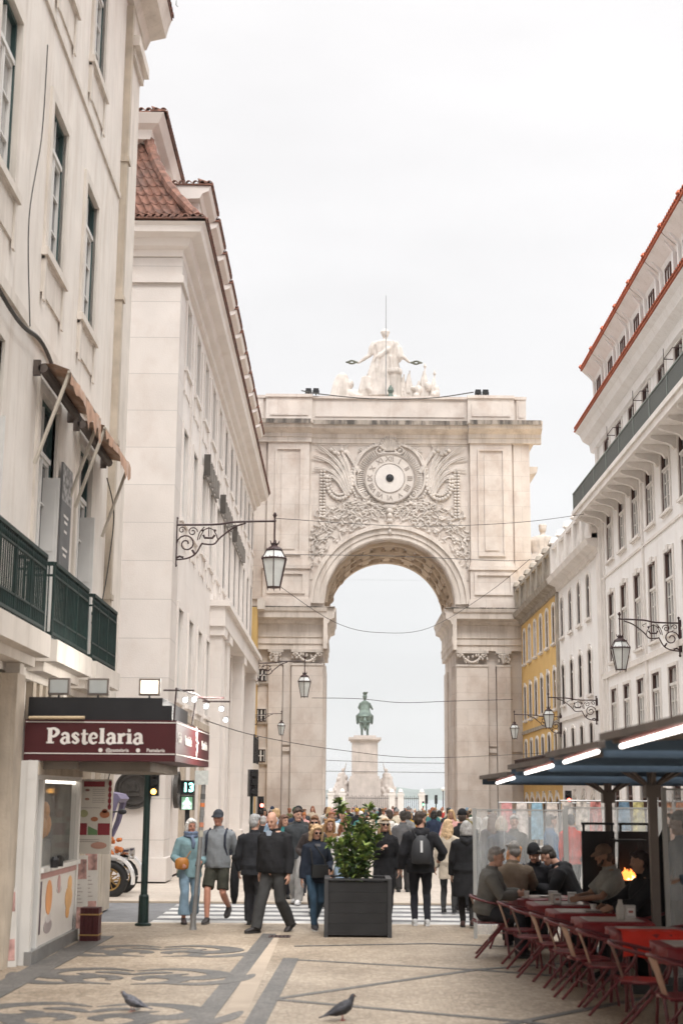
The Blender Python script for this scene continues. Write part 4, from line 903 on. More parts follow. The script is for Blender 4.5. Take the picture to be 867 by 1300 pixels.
for cx, side in ((AX-4.15, 'left'), (AX+4.5, 'right')):
    for k in (0, 1):
        o = thing('floodlight', '%s black floodlight of the pair on the %s end of the arch parapet' % (('left', 'right')[k], side), 'floodlight', (cx+.38*k, AY-.15, 22.1), 0, 'floodlights on the arch parapet')
        m = M(); m.box(-.14, .14, -.1, .12, .1, .34); m.box(-.1, .1, -.13, -.1, .14, .3); m.build('housing', black, o); m = M(); m.box(-.03, .03, -.03, .03, 0, .1); m.box(-.17, -.142, -.03, .03, .02, .25); m.box(.142, .17, -.03, .03, .02, .25); m.build('bracket', black, o)
# side statue, seen from behind
m = M()
m.stack([(0, 0, 0, 1.2, .7), (0, 0, .5, 1.1, .6), (0, -.02, .9, .62, .45), (0, 0, 1.3, .68, .4), (0, 0, 1.62, .85, .38), (0, 0, 1.82, .62, .32), (0, 0, 1.93, .25, .2)], 20)
m.tube([(0, 0, 1.9), (0, .03, 2.1)], .14, 8); m.ball((0, .03, 2.3), (.21, .24, .27), 14, 8)
for s_ in (-1, 1): m.tube([(s_*.72, 0, 1.66), (s_*1.08, -.1, 1.2), (s_*(.95 if s_ > 0 else 1.25), -.15, .6)], [.24, .2, .15], 8)
for k in range(7): m.ball((.13*cos(k), .1*sin(k), 2.45), .11, 6, 4)
statue('reclining_statue', m, .04, marble, 'bare backed marble statue seen from behind right of the arch', 'statue', (10.8, 74.9, 13.9))

# ------------------------------------------------------------------ royal monument in the square, Y=170
KX, KY, KZ = 2.95, 170, -.6
pedst = mat('pedestal_stone', (.46, .41, .375), .8, var=.12, vs=1.2, stain=(.30, .27, .24), sa=.5, streak=True)
pd = thing('monument_pedestal', 'tall pale stone pedestal carrying the green equestrian statue', 'pedestal', (KX, KY, KZ))
m = M(); m.box(-1.5, 1.5, -2.2, 2.2, 4.9, 8.9); m.box(-1.3, 1.3, -2.26, -2.2, 5.3, 8.5); m.build('shaft', pedst, pd)
m = M(); m.box(-1.85, 1.85, -2.5, 2.5, 2.6, 4.6); m.box(-1.7, 1.7, -2.4, 2.4, 4.6, 4.9); m.box(-3.9, 3.9, -3, 3, 0, 2.6); m.build('base', pedst, pd)
m = M(); m.box(-1.7, 1.7, -2.4, 2.4, 8.9, 9.1); m.box(-1.9, 1.9, -2.6, 2.6, 9.1, 9.35); m.box(-1.3, 1.3, -2, 2, 9.35, 9.6); m.build('cornice', pedst, pd)
m = M()
hz_ = 9.6
m.tube([(0, -1.25, 1.9), (0, -1.0, 1.95), (0, -.3, 1.85), (0, .5, 1.85), (0, 1.1, 2.0)], [.45, .72, .68, .68, .55], 14)
m.tube([(0, 1.0, 2.1), (0, 1.6, 2.9), (0, 1.9, 3.4)], [.5, .36, .28], 10); m.tube([(0, 1.8, 3.4), (0, 2.3, 3.15), (0, 2.6, 2.8)], [.27, .2, .14], 9)
for s_, y0, k1, k2 in ((-1, -1.1, .1, 0), (1, -1.1, -.1, .1), (-1, 1.0, .3, 0), (1, 1.0, .7, .5)):
    hind = y0 < 0
    m.tube([(s_*.32, y0, 1.7), (s_*.34, y0+(.25 if hind else 0), 1.25), (s_*.33, y0+(-.25 if hind else k1), .75), (s_*.33, y0+(-.1 if hind else k1-.1), .2), (s_*.33, y0, .0)], [.38, .25, .14, .11, .16], 9)
m.tube([(0, -1.65, 2.1), (0, -2.0, 1.7), (0, -2.0, 1.0), (0, -1.8, .5)], [.1, .2, .22, .08], 8)
robe_folds(m, [(0, -.2, 4.15, .2, .18), (0, -.2, 4.0, .46, .28), (0, -.2, 3.6, .52, .34), (0, -.3, 3.0, .6, .5), (0, -.6, 2.5, .75, .75), (0, -.8, 2.2, .78, .8)][::-1], 30, .06, 7)
m.tube([(0, -.2, 4.1), (0, -.2, 4.35)], .13, 8); m.ball((0, -.18, 4.5), (.24, .26, .28), 12, 8); m.ball((0, -.18, 4.65), (.28, .3, .18), 12, 8)
for k in range(7): m.tube([(-.1+.03*k, -.18, 4.75), (-.2+.07*k, -.3, 5.05), (-.1+.08*k, -.5, 5.15)], [.08, .1, .05], 6)
m.tube([(.45, -.2, 3.85), (.75, -.1, 3.4), (.95, .2, 3.1)], [.2, .15, .1], 8); m.tube([(-.45, -.2, 3.85), (-.7, -.1, 3.3), (-.55, .4, 3.1)], [.2, .15, .1], 8)
for s_ in (-1, 1): m.tube([(s_*.4, -.1, 2.6), (s_*.85, .35, 2.3), (s_*.85, .3, 1.55), (s_*.85, .5, 1.4)], [.3, .24, .15, .1], 8)
statue('equestrian_statue', m, .06, bronze, 'verdigris king with plumed helmet on horseback seen from behind through the arch', 'statue', (KX, KY, KZ+hz_))
for s_, lab in ((-1, 'pale carved figure group at the left side of the monument pedestal'), (1, 'pale carved figure group at the right side of the monument pedestal')):
    m = M(); rr_ = random.Random(5+s_)
    m.stack([(0, 0, 0, 1.1, 1), (0, 0, 1.0, .9, .8), (0, 0, 2.0, .6, .6), (0, 0, 2.7, .35, .4)], 14)
    for k in range(24): t = rr_.uniform(0, 6.28); h_ = rr_.random()*2.6; q = (1.15-.3*h_); m.ball((q*cos(t)*.9, q*sin(t)*.8, h_), (rr_.uniform(.15, .35),)*3, 8, 6)
    m.ball((-.1*s_, 0, 3.0), (.2, .2, .25)); m.tube([(-.1*s_, 0, 2.7), (-.35*s_, 0, 3.2), (-.5*s_, 0, 3.9)], [.15, .1, .05], 7); m.tube([(-.4, 0, 1.2), (-.9, -.3, .8), (-1.2, -.3, .2)], [.3, .2, .15], 8)
    statue('statue_group', m, .07, pedst, lab, 'statue', (KX+s_*2.65, KY-.5, KZ+2.6))
wh_ = mat('white_gate_stone', (.60, .57, .54), .8, var=.06)
fe = thing('iron_fence', 'tall iron railing with white stone gate piers in front of the monument', 'fence', (KX, KY-6, KZ))
m = M(); m.box(-8, 6.6, -.12, .12, 0, .7); m.build('plinth', wh_, fe)
for x in (-7.6, -3.9, -2.6, 3.0, 4.0, 6.4):
    m = M(); m.box(x-.33, x+.33, -.35, .35, 0, 2.7); m.box(x-.42, x+.42, -.42, .42, 2.7, 2.95); m.lathe([(.2, 0), (.3, .15), (.2, .4), (.05, .5)], (x, 0, 2.95), 10); m.build('pier', wh_, fe)
m = M()
for i in range(66):
    x = -7.9+i*.22; m.tube([(x, 0, .7), (x, 0, 2.6+.1*(i % 2))], .028, 4)
m.box(-8, 6.5, -.03, .03, 2.35, 2.42); m.box(-8, 6.5, -.03, .03, .85, .92); m.build('railing', mat('dark_iron_railing', (.09, .085, .085), .5), fe)
m = M(); m.box(3.35, 14, 0, .4, 0, 1.05); o = m.build('low_wall', wh_); o.location = (KX+8, KY-5, KZ); tag(o, 'low white stone wall right of the monument fence', 'wall')

# ------------------------------------------------------------------ far street furniture
def signal(loc, rz, lab, hgt, s=1, lit=None, pole=True, grp='traffic lights', nl=3):
    o = thing('traffic_light', lab, 'traffic light', loc, rz, grp)
    m = M(); hh_ = .3*nl*s; m.box(-.15*s, .15*s, -.12*s, .12*s, hgt, hgt+hh_)
    for k in range(nl):
        zc = hgt+.15*s+.3*s*k
        m.tube([(0, -.12*s, zc), (0, -.26*s, zc+.01)], .115*s, 10)
    m.build('housing', black, o)
    if pole: M().tube([(0, .12*s, 0), (0, .12*s, hgt+.2)], .055, 8).build('pole', green, o)
    for k in range(nl):
        zc = hgt+.15*s+.3*s*k; c = (.03, .03, .03)
        mt_ = glow(lit[1], lit[2], 5) if lit and lit[0] == k else mat('unlit_lens', (.02, .02, .02), .2, bump=0)
        q = M(); q.tube([(0, -.262*s, zc), (0, -.275*s, zc)], .1*s, 10); q.build('lens', mt_, o)
    return o
g2 = 'far traffic lights beyond the arch'
signal((7.7, 128, -.5), 0, 'dark traffic light beyond the arch, left of the far pair', 1.9, .85, None, True, g2)
signal((8.55, 128, -.5), 0, 'dark traffic light beyond the arch, right of the far pair', 1.9, .85, None, True, g2)
signal((7.3, 126, -.5), 0, 'small pedestrian light with green glow beyond the arch', 1.75, .6, (0, 'green_lamp', (.05, 1, .45)), True, g2, 2)
o = thing('street_lamp', 'thin street lamp with round globe near the right pier beyond the arch', 'street lamp', (8.6, 120, -.5))
M().lathe([(.1, 0), (.05, .3), (.035, 2.9), (.08, 3.0)], (0, 0, 0), 8).build('pole', iron, o); M().ball((0, 0, 3.15), .17).build('globe', lampglass, o)
o = thing('flagpole', 'slim pole with small striped pennants at the right edge of the opening', 'flagpole', (9.0, 122, -.5))
M().tube([(0, 0, 0), (0, 0, 5.4)], .04, 6).build('pole', steel, o)
for k in range(3): m = M(); m.box(.05, .5, -.01, .01, 2.9+.65*k, 3.3+.65*k); m.box(.05, .5, -.015, .015, 3.0+.65*k, 3.12+.65*k); m.build('pennant', mat('dark_pennant', (.1, .1, .1), .8) if k % 2 else mat('grey_pennant', (.3, .3, .3), .8), o)

# ------------------------------------------------------------------ lanterns on wrought iron brackets
def lantern_geo(o, cx, zt, s):
    # zt: height of crown top; s scale (1 -> .70 m wide)
    fr_ = M(); gl = M(); n = 6
    def hexr(r, z): return [(cx+r*s*cos(2*pi*k/n+pi/6), r*s*sin(2*pi*k/n+pi/6), zt+z*s) for k in range(n)]
    R1, R2, R3 = .35, .185, .22; z1, z2, z3 = -.38, -1.12, -.15
    for k in range(n):
        a, b = hexr(R1, z1)[k], hexr(R2, z2)[k]; fr_.tube([a, b], .015*s, 5); c = hexr(R3, z3)[k]; fr_.tube([a, c], .013*s, 5)
        fr_.tube([b, (b[0], b[1], b[2]-.08*s)], [.014*s, .004], 4)
        a2 = hexr(R1, z1)[(k+1) % n]; fr_.tube([a, a2], .025*s, 5); b2 = hexr(R2, z2)[(k+1) % n]; fr_.tube([b, b2], .014*s, 5)
        for t in (.0, .33, .66): p = Vector(a).lerp(Vector(a2), t); fr_.tube([p, p+Vector((0, 0, .06*s))], [.016*s, .004], 4)
        c1, c2 = hexr(R3, z3)[k], hexr(R3, z3)[(k+1) % n]; fr_.tube([c1, c2], .022*s, 5)
        for t in (0, .5): p = Vector(c1).lerp(Vector(c2), t); fr_.tube([p, p+Vector((0, 0, .05*s))], [.014*s, .004], 4)
    fr_.lathe([(.22*s, -.15*s), (.16*s, -.08*s), (.09*s, -.04*s), (.08*s, .0), (.11*s, .02*s), (.05*s, .04*s), (.03*s, .08*s)], (cx, 0, zt), 10)
    for k in range(5): t = 2*pi*k/5; fr_.tube([(cx+.09*s*cos(t), .09*s*sin(t), zt), (cx+.13*s*cos(t), .13*s*sin(t), zt+.1*s)], [.02*s, .008*s], 4)
    fr_.rings([hexr(R2, z2), hexr(R2*.5, z2-.02)])
    fr_.build('lantern_frame', iron, o)
    gl.rings([hexr(R1*.94, z1), hexr(R2*.93, z2+.01)]); gl.rings([hexr(R3*.9, z3), hexr(R1*.93, z1+.005)]); gl.build('glass', lampglass, o)
def wall_lamp(loc, reach, s, lab, bs=1.0, name='wall_lantern', grp='wrought iron wall lanterns'):
    # local frame: x = away from wall (towards street); loc = wall point of the top rail
    o = thing(name, lab, 'street lamp', loc, 0 if reach > 0 else pi, grp); Rr = abs(reach); b = bs
    m = M(); y = 0
    m.tube([(0, 0, .15*b), (0, 0, -1.05*b)], .028*b, 6); m.box(-.06, .0, -.06, .06, -.95*b, .1*b)
    for z in (.17, -1.07): m.ball((0, 0, z*b), .045*b, 6, 4)
    m.tube(smoothpts([(0, 0, 0), (.4*Rr, 0, .02*b), (.6*Rr, 0, .09*b), (Rr, 0, .12*b)], 5), .028*b, 6)
    def sp(cx, cz, r, a0, turns, d, w_=.02):
        K = int(turns*14); m.tube([(b*(cx+r*(1-.8*i/K)*cos(a0+d*turns*2*pi*i/K)), 0, b*(cz+r*(1-.8*i/K)*sin(a0+d*turns*2*pi*i/K))) for i in range(K+1)], w_*b, 5)
    sp(.26, -.5, .25, pi, 1.5, -1); sp(.42, -.18, .13, 0, 1.4, 1, .016); sp(.14, -.14, .1, 0, 1.2, 1, .014)
    m.tube([(b*x, 0, b*z) for x, z in smoothpts([(0, -.92), (.3, -.88), (.52, -.75), (.66, -.5), (.72, -.5), (.98, -.5), (1.15, -.32), (1.5, -.05), (1.8, .06)], 4)], .022*b, 5) if Rr > 1.9*b else m.tube([(b*x*.8, 0, b*z) for x, z in smoothpts([(0, -.92), (.3, -.88), (.52, -.75), (.66, -.5), (.98, -.5), (1.15, -.32), (1.4, -.05)], 4)], .022*b, 5)
    m.tube([(b*.5, 0, -.78*b), (b*.42, 0, -.66*b)], .03*b, 5); m.tube([(.0, 0, -.88*b), (.1*b, 0, -.83*b), (.2*b, 0, -.86*b)], .03*b, 5)
    # ship crest
    k_ = .84*b
    m.tube([(k_-.14*b, 0, -.26*b), (k_-.1*b, 0, -.34*b), (k_+.1*b, 0, -.34*b), (k_+.16*b, 0, -.26*b)], .03*b, 5); m.tube([(k_, 0, -.3*b), (k_, 0, -.05*b)], .012*b, 4)
    for e_ in (-1, 1): m.tube([(k_, 0, -.07*b), (k_+e_*.12*b, 0, -.12*b), (k_+e_*.2*b, 0, -.26*b), (k_+e_*.24*b, 0, -.38*b)], .014*b, 4); m.ball((k_+e_*.16*b, 0, -.14*b), .035*b, 6, 4)
    m.tube([(b*x, 0, b*z) for x, z in smoothpts([(.55, -.4), (.6, -.2), (.72, -.05)], 4)], .014*b, 4)
    m.tube([(Rr*.55, 0, -.02*b), (Rr*.62, 0, -.08*b), (Rr*.59, 0, -.13*b)], .012*b, 4)
    m.build('bracket', iron, o)
    zt = .12*b-.62*s
    m = M(); m.tube([(Rr, 0, zt+.05*s), (Rr, 0, .22*b)], .022*s, 6); m.ball((Rr, 0, .28*b), (.045*s, .045*s, .08*s), 8, 5); m.ball((Rr, 0, .13*b), .04*s, 6, 4)
    for k in range(4): t = pi/2*k; m.tube([(Rr, 0, .22*b), (Rr+.07*s*cos(t), .07*s*sin(t), .3*b)], [.014, .004], 4)
    m.build('hanger', iron, o)
    lantern_geo(o, Rr, zt, s); return o
wall_lamp((-4.2, 35.6, 8.80), 2.5, .98, 'largest black lantern hanging from a scrolled bracket on the pale stone corner', .98)
wall_lamp((-4.25, 66, 8.05), 2.6, .95, 'black lantern on the left in front of the arch pier, above the smaller one', 1.0)
wall_lamp((-4.25, 67.5, 5.75), 1.5, .57, 'smallest left lantern hanging low in front of the arch pier', .6)
wall_lamp((8.85, 37.0, 6.55), -1.55, .76, 'nearest lantern on the right white facade with scrolled bracket', .8)
wall_lamp((8.85, 49.4, 5.35), -1.65, .60, 'middle right lantern before the white building, above the far one', .75)
wall_lamp((8.85, 57.5, 5.22), -1.85, .55, 'farthest right lantern hanging in front of the arch pier', .72)
# overhead cables
cab = mat('black_cable', (.06, .055, .05), .6, bump=0)
def at(px, py, Y):
    p = R(11.31); ro = R(.45); x = px-433.5; y = -(py-650); x, y = cos(ro)*x-sin(ro)*y, sin(ro)*x+cos(ro)*y
    d = Vector((x/1800, cos(p)-sin(p)*y/1800, sin(p)+cos(p)*y/1800)); return Vector((0, 0, H))+d*(Y/d.y)
def cable(pts, lab, r=.009): tag(M().tube(smoothpts([at(*p) for p in pts], 6), r, 5).build('cable', cab), lab, 'cable', 'cables strung across the street')
cable([(350, 658, 36), (520, 668, 40), (660, 663, 44), (760, 650, 47), (867, 636, 36.5)], 'highest cable, crossing the arch beside the big lantern')
cable([(362, 704, 60), (500, 706, 62), (640, 712, 65), (690, 709, 68)], 'cable crossing just above the crown of the arch opening', .015)
cable([(352, 742, 36), (425, 790, 42), (480, 803, 46), (545, 797, 50), (620, 752, 50), (672, 710, 48)], 'sagging cable hanging in the top of the arch opening')
cable([(396, 886, 66), (455, 887, 66), (510, 892, 66), (575, 890, 66), (650, 888, 67)], 'cable passing behind the plumed helmet of the statue', .015)
cable([(262, 915, 22), (330, 935, 30), (430, 952, 40), (540, 962, 48), (690, 956, 58)], 'cable running from the red awning down across the arch')
cable([(412, 965, 150), (490, 968, 150), (567, 969, 150)], 'thin tram wire far behind the arch, above the other', .03)
cable([(412, 979, 150), (490, 980, 150), (567, 981, 150)], 'thin tram wire far behind the arch, below the other', .03)
# cables on the near left facade
tag(M().tube(smoothpts([(-4.23, 12, 8.5), (-4.2, 17, 8.05), (-4.15, 18.8, 8.15), (-4.2, 21, 7.95), (-4.2, 25, 8.1)], 8), .03, 6).build('cable_bundle', cab), 'thick dark cable bundle along the cream facade above the awnings', 'cable')
tag(M().tube(smoothpts([(-4.23, 18.5, 12.5), (-4.2, 18.3, 11), (-4.22, 17.9, 9.6), (-4.2, 18.2, 8.2)], 6), .009, 5).build('cable', cab), 'thin cable dropping down the cream facade between two windows', 'cable')
tag(M().tube(smoothpts([(-4.2, 24.8, 7.6), (-4.1, 25.1, 7), (-4.15, 25.0, 6), (-4.2, 24.7, 5.2)], 6), .012, 5).build('cable', cab), 'loose cable end dangling right of the awnings', 'cable')
tag(M().tube(smoothpts([(AX-4.5, AY-.95, 22.1), (AX-3.5, AY-.85, 21.95), (AX-1, AY-.8, 21.75), (AX+2, AY-.8, 21.8), (AX+4.2, AY-.9, 22.1)], 8), .03, 5).build('cable', cab), 'black cable sagging along the arch parapet between the floodlights', 'cable')
# ------------------------------------------------------------------ pastry kiosk front, under the awning
signw = mat('sign_white_lettering', (.72, .68, .64), .6, bump=0)
K = thing('pastry_kiosk', 'white framed pastry shop counter with ice cream pictures under the red awning', 'kiosk', (-3.75, 21.0, 0), -pi/2)
m = M()
for x in (0.0, 2.62, 3.02): m.box(x-.06, x+.06, -.12, 0, 0, 2.45)
m.box(-.063, 3.083, -.122, .002, 2.22, 2.453); m.box(-.06, 2.56, -.11, .03, 1.06, 1.12); m.build('frame', whitef, K)
m = M(); m.box(.061, 2.559, -.08, -.02, .16, 1.06); m.build('counter_panel', mat('white_counter_panel', (.70, .66, .62), .35, var=.04, bump=0), K)
m = M(); m.box(-.05, 3.1, -.05, .04, .0, .16); m.build('plinth', steel, K)
m = M(); m.box(-.04, 3.05, -.118, .012, 2.28, 2.43); m.build('stone_header', dirty, K)
m = M(); m.box(.061, 2.559, -.06, -.05, 1.12, 2.2); m.build('shop_window', clear_mat('shop_glass', (.5, .52, .5), .16, .06), K)
m = M(); m.box(0, 3, -.54, -.52, .1, 2.4); m.box(.0, 3, -.52, -.13, .9, .95); m.box(0, .02, -.52, -.13, .1, 2.4); m.box(2.9, 2.92, -.52, -.13, .1, 2.4); M().box(3.0, 3.06, -.53, -.124, 0, 2.45).build('side_panel', whitef, K); m.build('interior', mat('grey_brown_interior', (.16, .14, .12), .7), K)
m = M(); m.box(1.2, 2.3, -.5, -.3, .96, 1.5); m.box(.5, 1.1, -.5, -.3, .96, 1.42); m.build('coffee_machine', steel, K)
m = M()
for x, z, r in ((.7, 1.62, .13), (.95, 1.58, .12), (.82, 1.8, .11), (2.2, 1.65, .1), (1.6, 1.3, .08)): m.ball((x, -.35, z), (r, .08, r*1.3), 10, 6)
m.build('pastries', mat('golden_pastry', (.55, .25, .07), .6), K)
m = M(); m.box(.07, 2.55, -.1, -.065, 2.18, 2.215); m.build('light_strip', glow('warm_strip', (1, .93, .82), 2.0), K)
def decal(par, name, pts, col, y0=-.019, y1=-.014):
    m = M(); m.prism(pts, y0, y1, 'y'); return m.build(name, mat('print_%02x%02x%02x' % tuple(int(c*255) for c in col), col, .5, bump=0), par)
def ell(cx, cz, rx, rz, n=20): return [(cx+rx*cos(2*pi*k/n), cz+rz*sin(2*pi*k/n)) for k in range(n)]
decal(K, 'printed_picture', [(2.38, .3), (2.5, .3), (2.5, .95), (2.38, .95)], (.06, .03, .05))
for cx, cz, rx, rz, c in ((1.9, .72, .2, .22, (.72, .33, .13)), (1.9, .36, .26, .09, (.35, .3, .3)), (1.9, .47, .18, .07, (.6, .56, .55)), (1.25, .85, .1, .12, (.5, .3, .28)), (1.22, .78, .16, .05, (.55, .5, .48)), (.5, .62, .26, .16, (.72, .42, .18)), (.45, .8, .15, .12, (.75, .45, .2)), (.55, .45, .13, .1, (.7, .38, .15))):
    decal(K, 'printed_picture', ell(cx, cz, rx, rz), c, -.0195-.0001*cz, -.0145+.002*cz)
m = M(); m.box(.061, 2.559, -.015, -.004, .98, 1.055); m.build('pink_trim', mat('dusty_pink_trim', (.42, .24, .22), .6), K)
tag(M().lathe([(.05, 0), (.06, .1), (.03, .14)], (-3.62, 18.6, 1.12), 8).build('cup', black), 'small dark cup on the kiosk counter ledge, nearer of two', 'cup', 'cups on the kiosk counter')
tag(M().lathe([(.05, 0), (.05, .12), (.03, .14)], (-3.62, 18.95, 1.12), 8).build('cup', dark), 'small dark cup on the kiosk counter ledge, farther of two', 'cup', 'cups on the kiosk counter')

# awning sign box
S = thing('awning_sign', 'dark red box awning with white lettering reading Pastelaria', 'awning', (0, 0, 2.45))
sx0, sx1, sx1b, sy0, sy1 = -3.95, -2.05, -1.96, 18.0, 21.6
m = M(); m.add([(sx0, sy0, 0), (sx1, sy0, 0), (sx1b, sy1, 0), (sx0, sy1, 0), (sx0, sy0, .51), (sx1, sy0, .51), (sx1b, sy1, .51), (sx0, sy1, .51)], [(0, 1, 5, 4), (1, 2, 6, 5), (2, 3, 7, 6), (3, 0, 4, 7), (4, 5, 6, 7), (0, 3, 2, 1)]); m.build('fabric_box', maroon, S)
m = M()
for z in (.085, .475):
    m.box(sx0+.01, sx1-.005, sy0-.006, sy0-.0005, z, z+.012)
    m.add([(sx1+.004, sy0+.01, z), (sx1b+.004, sy1-.02, z), (sx1b+.004, sy1-.02, z+.014), (sx1+.004, sy0+.01, z+.014)], [(0, 1, 2, 3)])
m.build('pinstripe', signw, S)
m = M(); m.box(sx0+.0, -2.25, 18.15, 21.2, .512, .80); m.box(-2.25, -2.12, 18.1, 18.2, .512, .70); m.build('awning_cassette', black, S)
m = M(); m.tube([(-3.9, 17.97, .53), (-3.2, 17.97, .535)], .022, 6); m.build('wooden_pole', mat('pale_wood_pole', (.5, .38, .24), .6), S)
m = M(); m.box(-3.3, -2.4, 18.3, 21.4, -.12, -.002); m.box(-3.95, -3.3, 18.2, 18.28, -.1, -.002); m.build('under_frame', mat('brown_grey_underframe', (.22, .19, .16), .7), S)
G = {  # heavy display letters drawn as strokes: (points, widths)
 'P': (.86, [([(.22, 0), (.22, 1)], .27), ([(.22, .93), (.5, .95), (.72, .74), (.52, .47), (.22, .46)], [.13, .16, .27, .16, .12]), ([(.0, .05), (.48, .05)], .11), ([(.0, .95), (.3, .95)], .1)]),
 'a': (.72, [([(.5, .1), (.3, .0), (.12, .15), (.25, .36), (.5, .38)], [.1, .16, .22, .14, .08]), ([(.12, .52), (.28, .66), (.5, .55), (.52, .08)], [.16, .14, .22, .24]), ([(.48, .05), (.7, .06)], .12)]),
 's': (.6, [([(.5, .53), (.3, .67), (.12, .52), (.3, .35), (.46, .18), (.28, .02), (.08, .14)], [.13, .13, .2, .25, .2, .13, .14])]),
 't': (.52, [([(.24, .9), (.24, .12), (.36, .03), (.5, .1)], [.16, .26, .18, .08]), ([(.04, .62), (.5, .62)], .1)]),
 'e': (.66, [([(.14, .34), (.5, .37), (.5, .55), (.32, .67), (.13, .5), (.12, .2), (.32, .02), (.56, .12)], [.08, .09, .18, .13, .2, .24, .15, .07])]),
 'l': (.46, [([(.22, 0), (.22, 1)], .25), ([(.02, .05), (.42, .05)], .1), ([(.04, .95), (.22, .95)], .1)]),
 'r': (.58, [([(.2, 0), (.2, .66)], .25), ([(.02, .05), (.42, .05)], .1), ([(.03, .62), (.2, .62)], .1), ([(.3, .45), (.42, .62), (.52, .54)], [.08, .16, .2])]),
 'i': (.44, [([(.22, 0), (.22, .66)], .25), ([(.02, .05), (.42, .05)], .1), ([(.03, .62), (.22, .62)], .1), ([(.2, .76), (.2, .95)], [.18, .18])])}
m = M(); cx = -3.67; u = .192; zi = 0
for ch in 'Pastelaria':
    w_, strokes = G[ch]
    for pts, ws in strokes:
        q = smoothpts([(p[0], p[1]) for p in pts], 5) if len(pts) > 2 else [Vector(p) for p in pts]; n_ = len(q)
        if hasattr(ws, '__len__'): W_ = [ws[min(len(ws)-1, int(i/(n_-1)*(len(ws)-1)))]*(1-(i/(n_-1)*(len(ws)-1))%1)+ws[min(len(ws)-1, int(i/(n_-1)*(len(ws)-1))+1)]*((i/(n_-1)*(len(ws)-1))%1) for i in range(n_)]
        else: W_ = [ws]*n_
        zi += 1; m.ribbon([(cx+p.x*u, .215+p.y*u) for p in q], [a*u for a in W_], sy0-.008-.0002*(zi % 9), sy0-.0005, 'y')
    cx += w_*u*1.01
m.build('lettering', signw, S)
def lett(s, size, ms, par, loc, rot, bold=.0, name='lettering'):
    o = bpy.data.objects.new(name, text_mesh(s, size, ms, name, bold, .002)); C.objects.link(o); o.parent = par; o.location = loc; o.rotation_euler = rot; return o
lett('@pastelaria', .06, signw, S, (-2.78, sy0-.004, .135), (pi/2, 0, 0), .001); lett('Pastelaria', .06, signw, S, (-2.3, sy0-.004, .135), (pi/2, 0, 0), .001)
for x in (-2.99, -2.52): m = M(); m.prism(ell(x, .135, .026, .026), sy0-.006, sy0-.001, 'y'); m.build('badge', signw, S)
ya = math.atan2(sy1-sy0, sx1b-sx1)
def sidep(y): return sx1+(sx1b-sx1)*(y-sy0)/(sy1-sy0)+.005
for s_, y, sz, z in (('Café', 18.32, .17, .3), ('Pastelaria', 19.15, .17, .29), ('Pastelaria', 21.0, .17, .29)): lett(s_, sz, signw, S, (sidep(y), y, z), (pi/2, 0, ya), .004)
m = M()
for k in range(5): m.ribbon([(20.05+.07*sin(k*2), .1+.08*k), (20.12-.1*cos(k*1.7), .14+.08*k), (20.02+.1*cos(k), .19+.08*k)], [.05, .09, .03], 0, .004, 'x')
m.v = [(sidep(y)+x*.9, y, z) for x, y, z in m.v]; m.build('emblem', signw, S)
# floodlights on the awning
def flood(loc, rz, lab, lit, tilt=0):
    o = thing('floodlight', lab, 'floodlight', loc, rz, 'square floodlights above the awning')
    m = M(); m.box(-.14, .14, -.03, .06, .08, .30); [m.box(-.12+.03*k, -.11+.03*k, .061, .1, .1, .28) for k in range(9)]; m.build('housing', mat('bronze_grey_housing', (.16, .13, .11), .5), o)
    m = M(); m.box(-.012, .012, -.01, .02, 0, .08); m.build('stand', black, o)
    m = M(); m.box(-.115, .115, -.036, -.031, .105, .275); m.build('lens', glow('flood_lit', (1, .80, .56), 1.5) if lit else mat('flood_glass_unlit', (.45, .46, .44), .25, bump=0), o)
flood((-3.72, 18.9, 3.25), 0, 'unlit grey floodlight above the awning, leftmost of three', False); flood((-3.2, 18.9, 3.25), 0, 'unlit square floodlight above the awning, middle of three', False); flood((-2.52, 18.9, 3.25), 0, 'glowing warm floodlight above the awning beside the spotlights', True)
so_ = thing('spotlight_rack', 'rack of bright round spotlights over the side of the red awning', 'spotlights', (-2.0, 18.6, 2.96))
m = M(); m.tube([(-.1, -.3, .42), (.05, .8, .42), (.08, 2.4, .42)], .015, 5); m.tube([(-.1, -.3, .42), (-.12, -.3, 0)], .012, 5); m.tube([(-.3, .0, .42), (.1, .0, .42)], .012, 5); m.tube([(.0, 1.4, .42), (.38, 1.4, .42)], .012, 5); m.tube([(.0, 2.2, .42), (.4, 2.2, .42)], .012, 5); m.tube([(.05, .8, .42), (-.0, .8, 0)], .012, 5); m.build('arm', iron, so_)
for i, (x, y, z) in enumerate(((-.02, .1, .3), (.06, .45, .33), (.16, 1.1, .28), (.3, 2.0, .30), (.34, 2.3, .16))):
    c = M(); c.tube([(x, y+.1, z+.03), (x, y-.04, z)], [.028, .044], 12); s_ = c.build('spot_housing', black, so_); c = M(); c.tube([(x, y-.042, z), (x, y-.05, z-.001)], .036, 12); c.build('spot_lens', glow('spot_lit', (.95, .98, 1), 2.2), s_)
ld = bpy.data.lights.new('spot_glow', 'AREA'); ld.energy = 95; ld.size = .3; ld.size_y = 2.4; ld.shape = 'RECTANGLE'; ld.color = (1, .95, .88)
lo = bpy.data.objects.new('spot_glow', ld); C.objects.link(lo); lo.location = (-1.45, 19.8, 3.25); lo.rotation_euler = (Vector((-.6, 0, -.65))).to_track_quat('-Z', 'Y').to_euler(); lo.parent = None

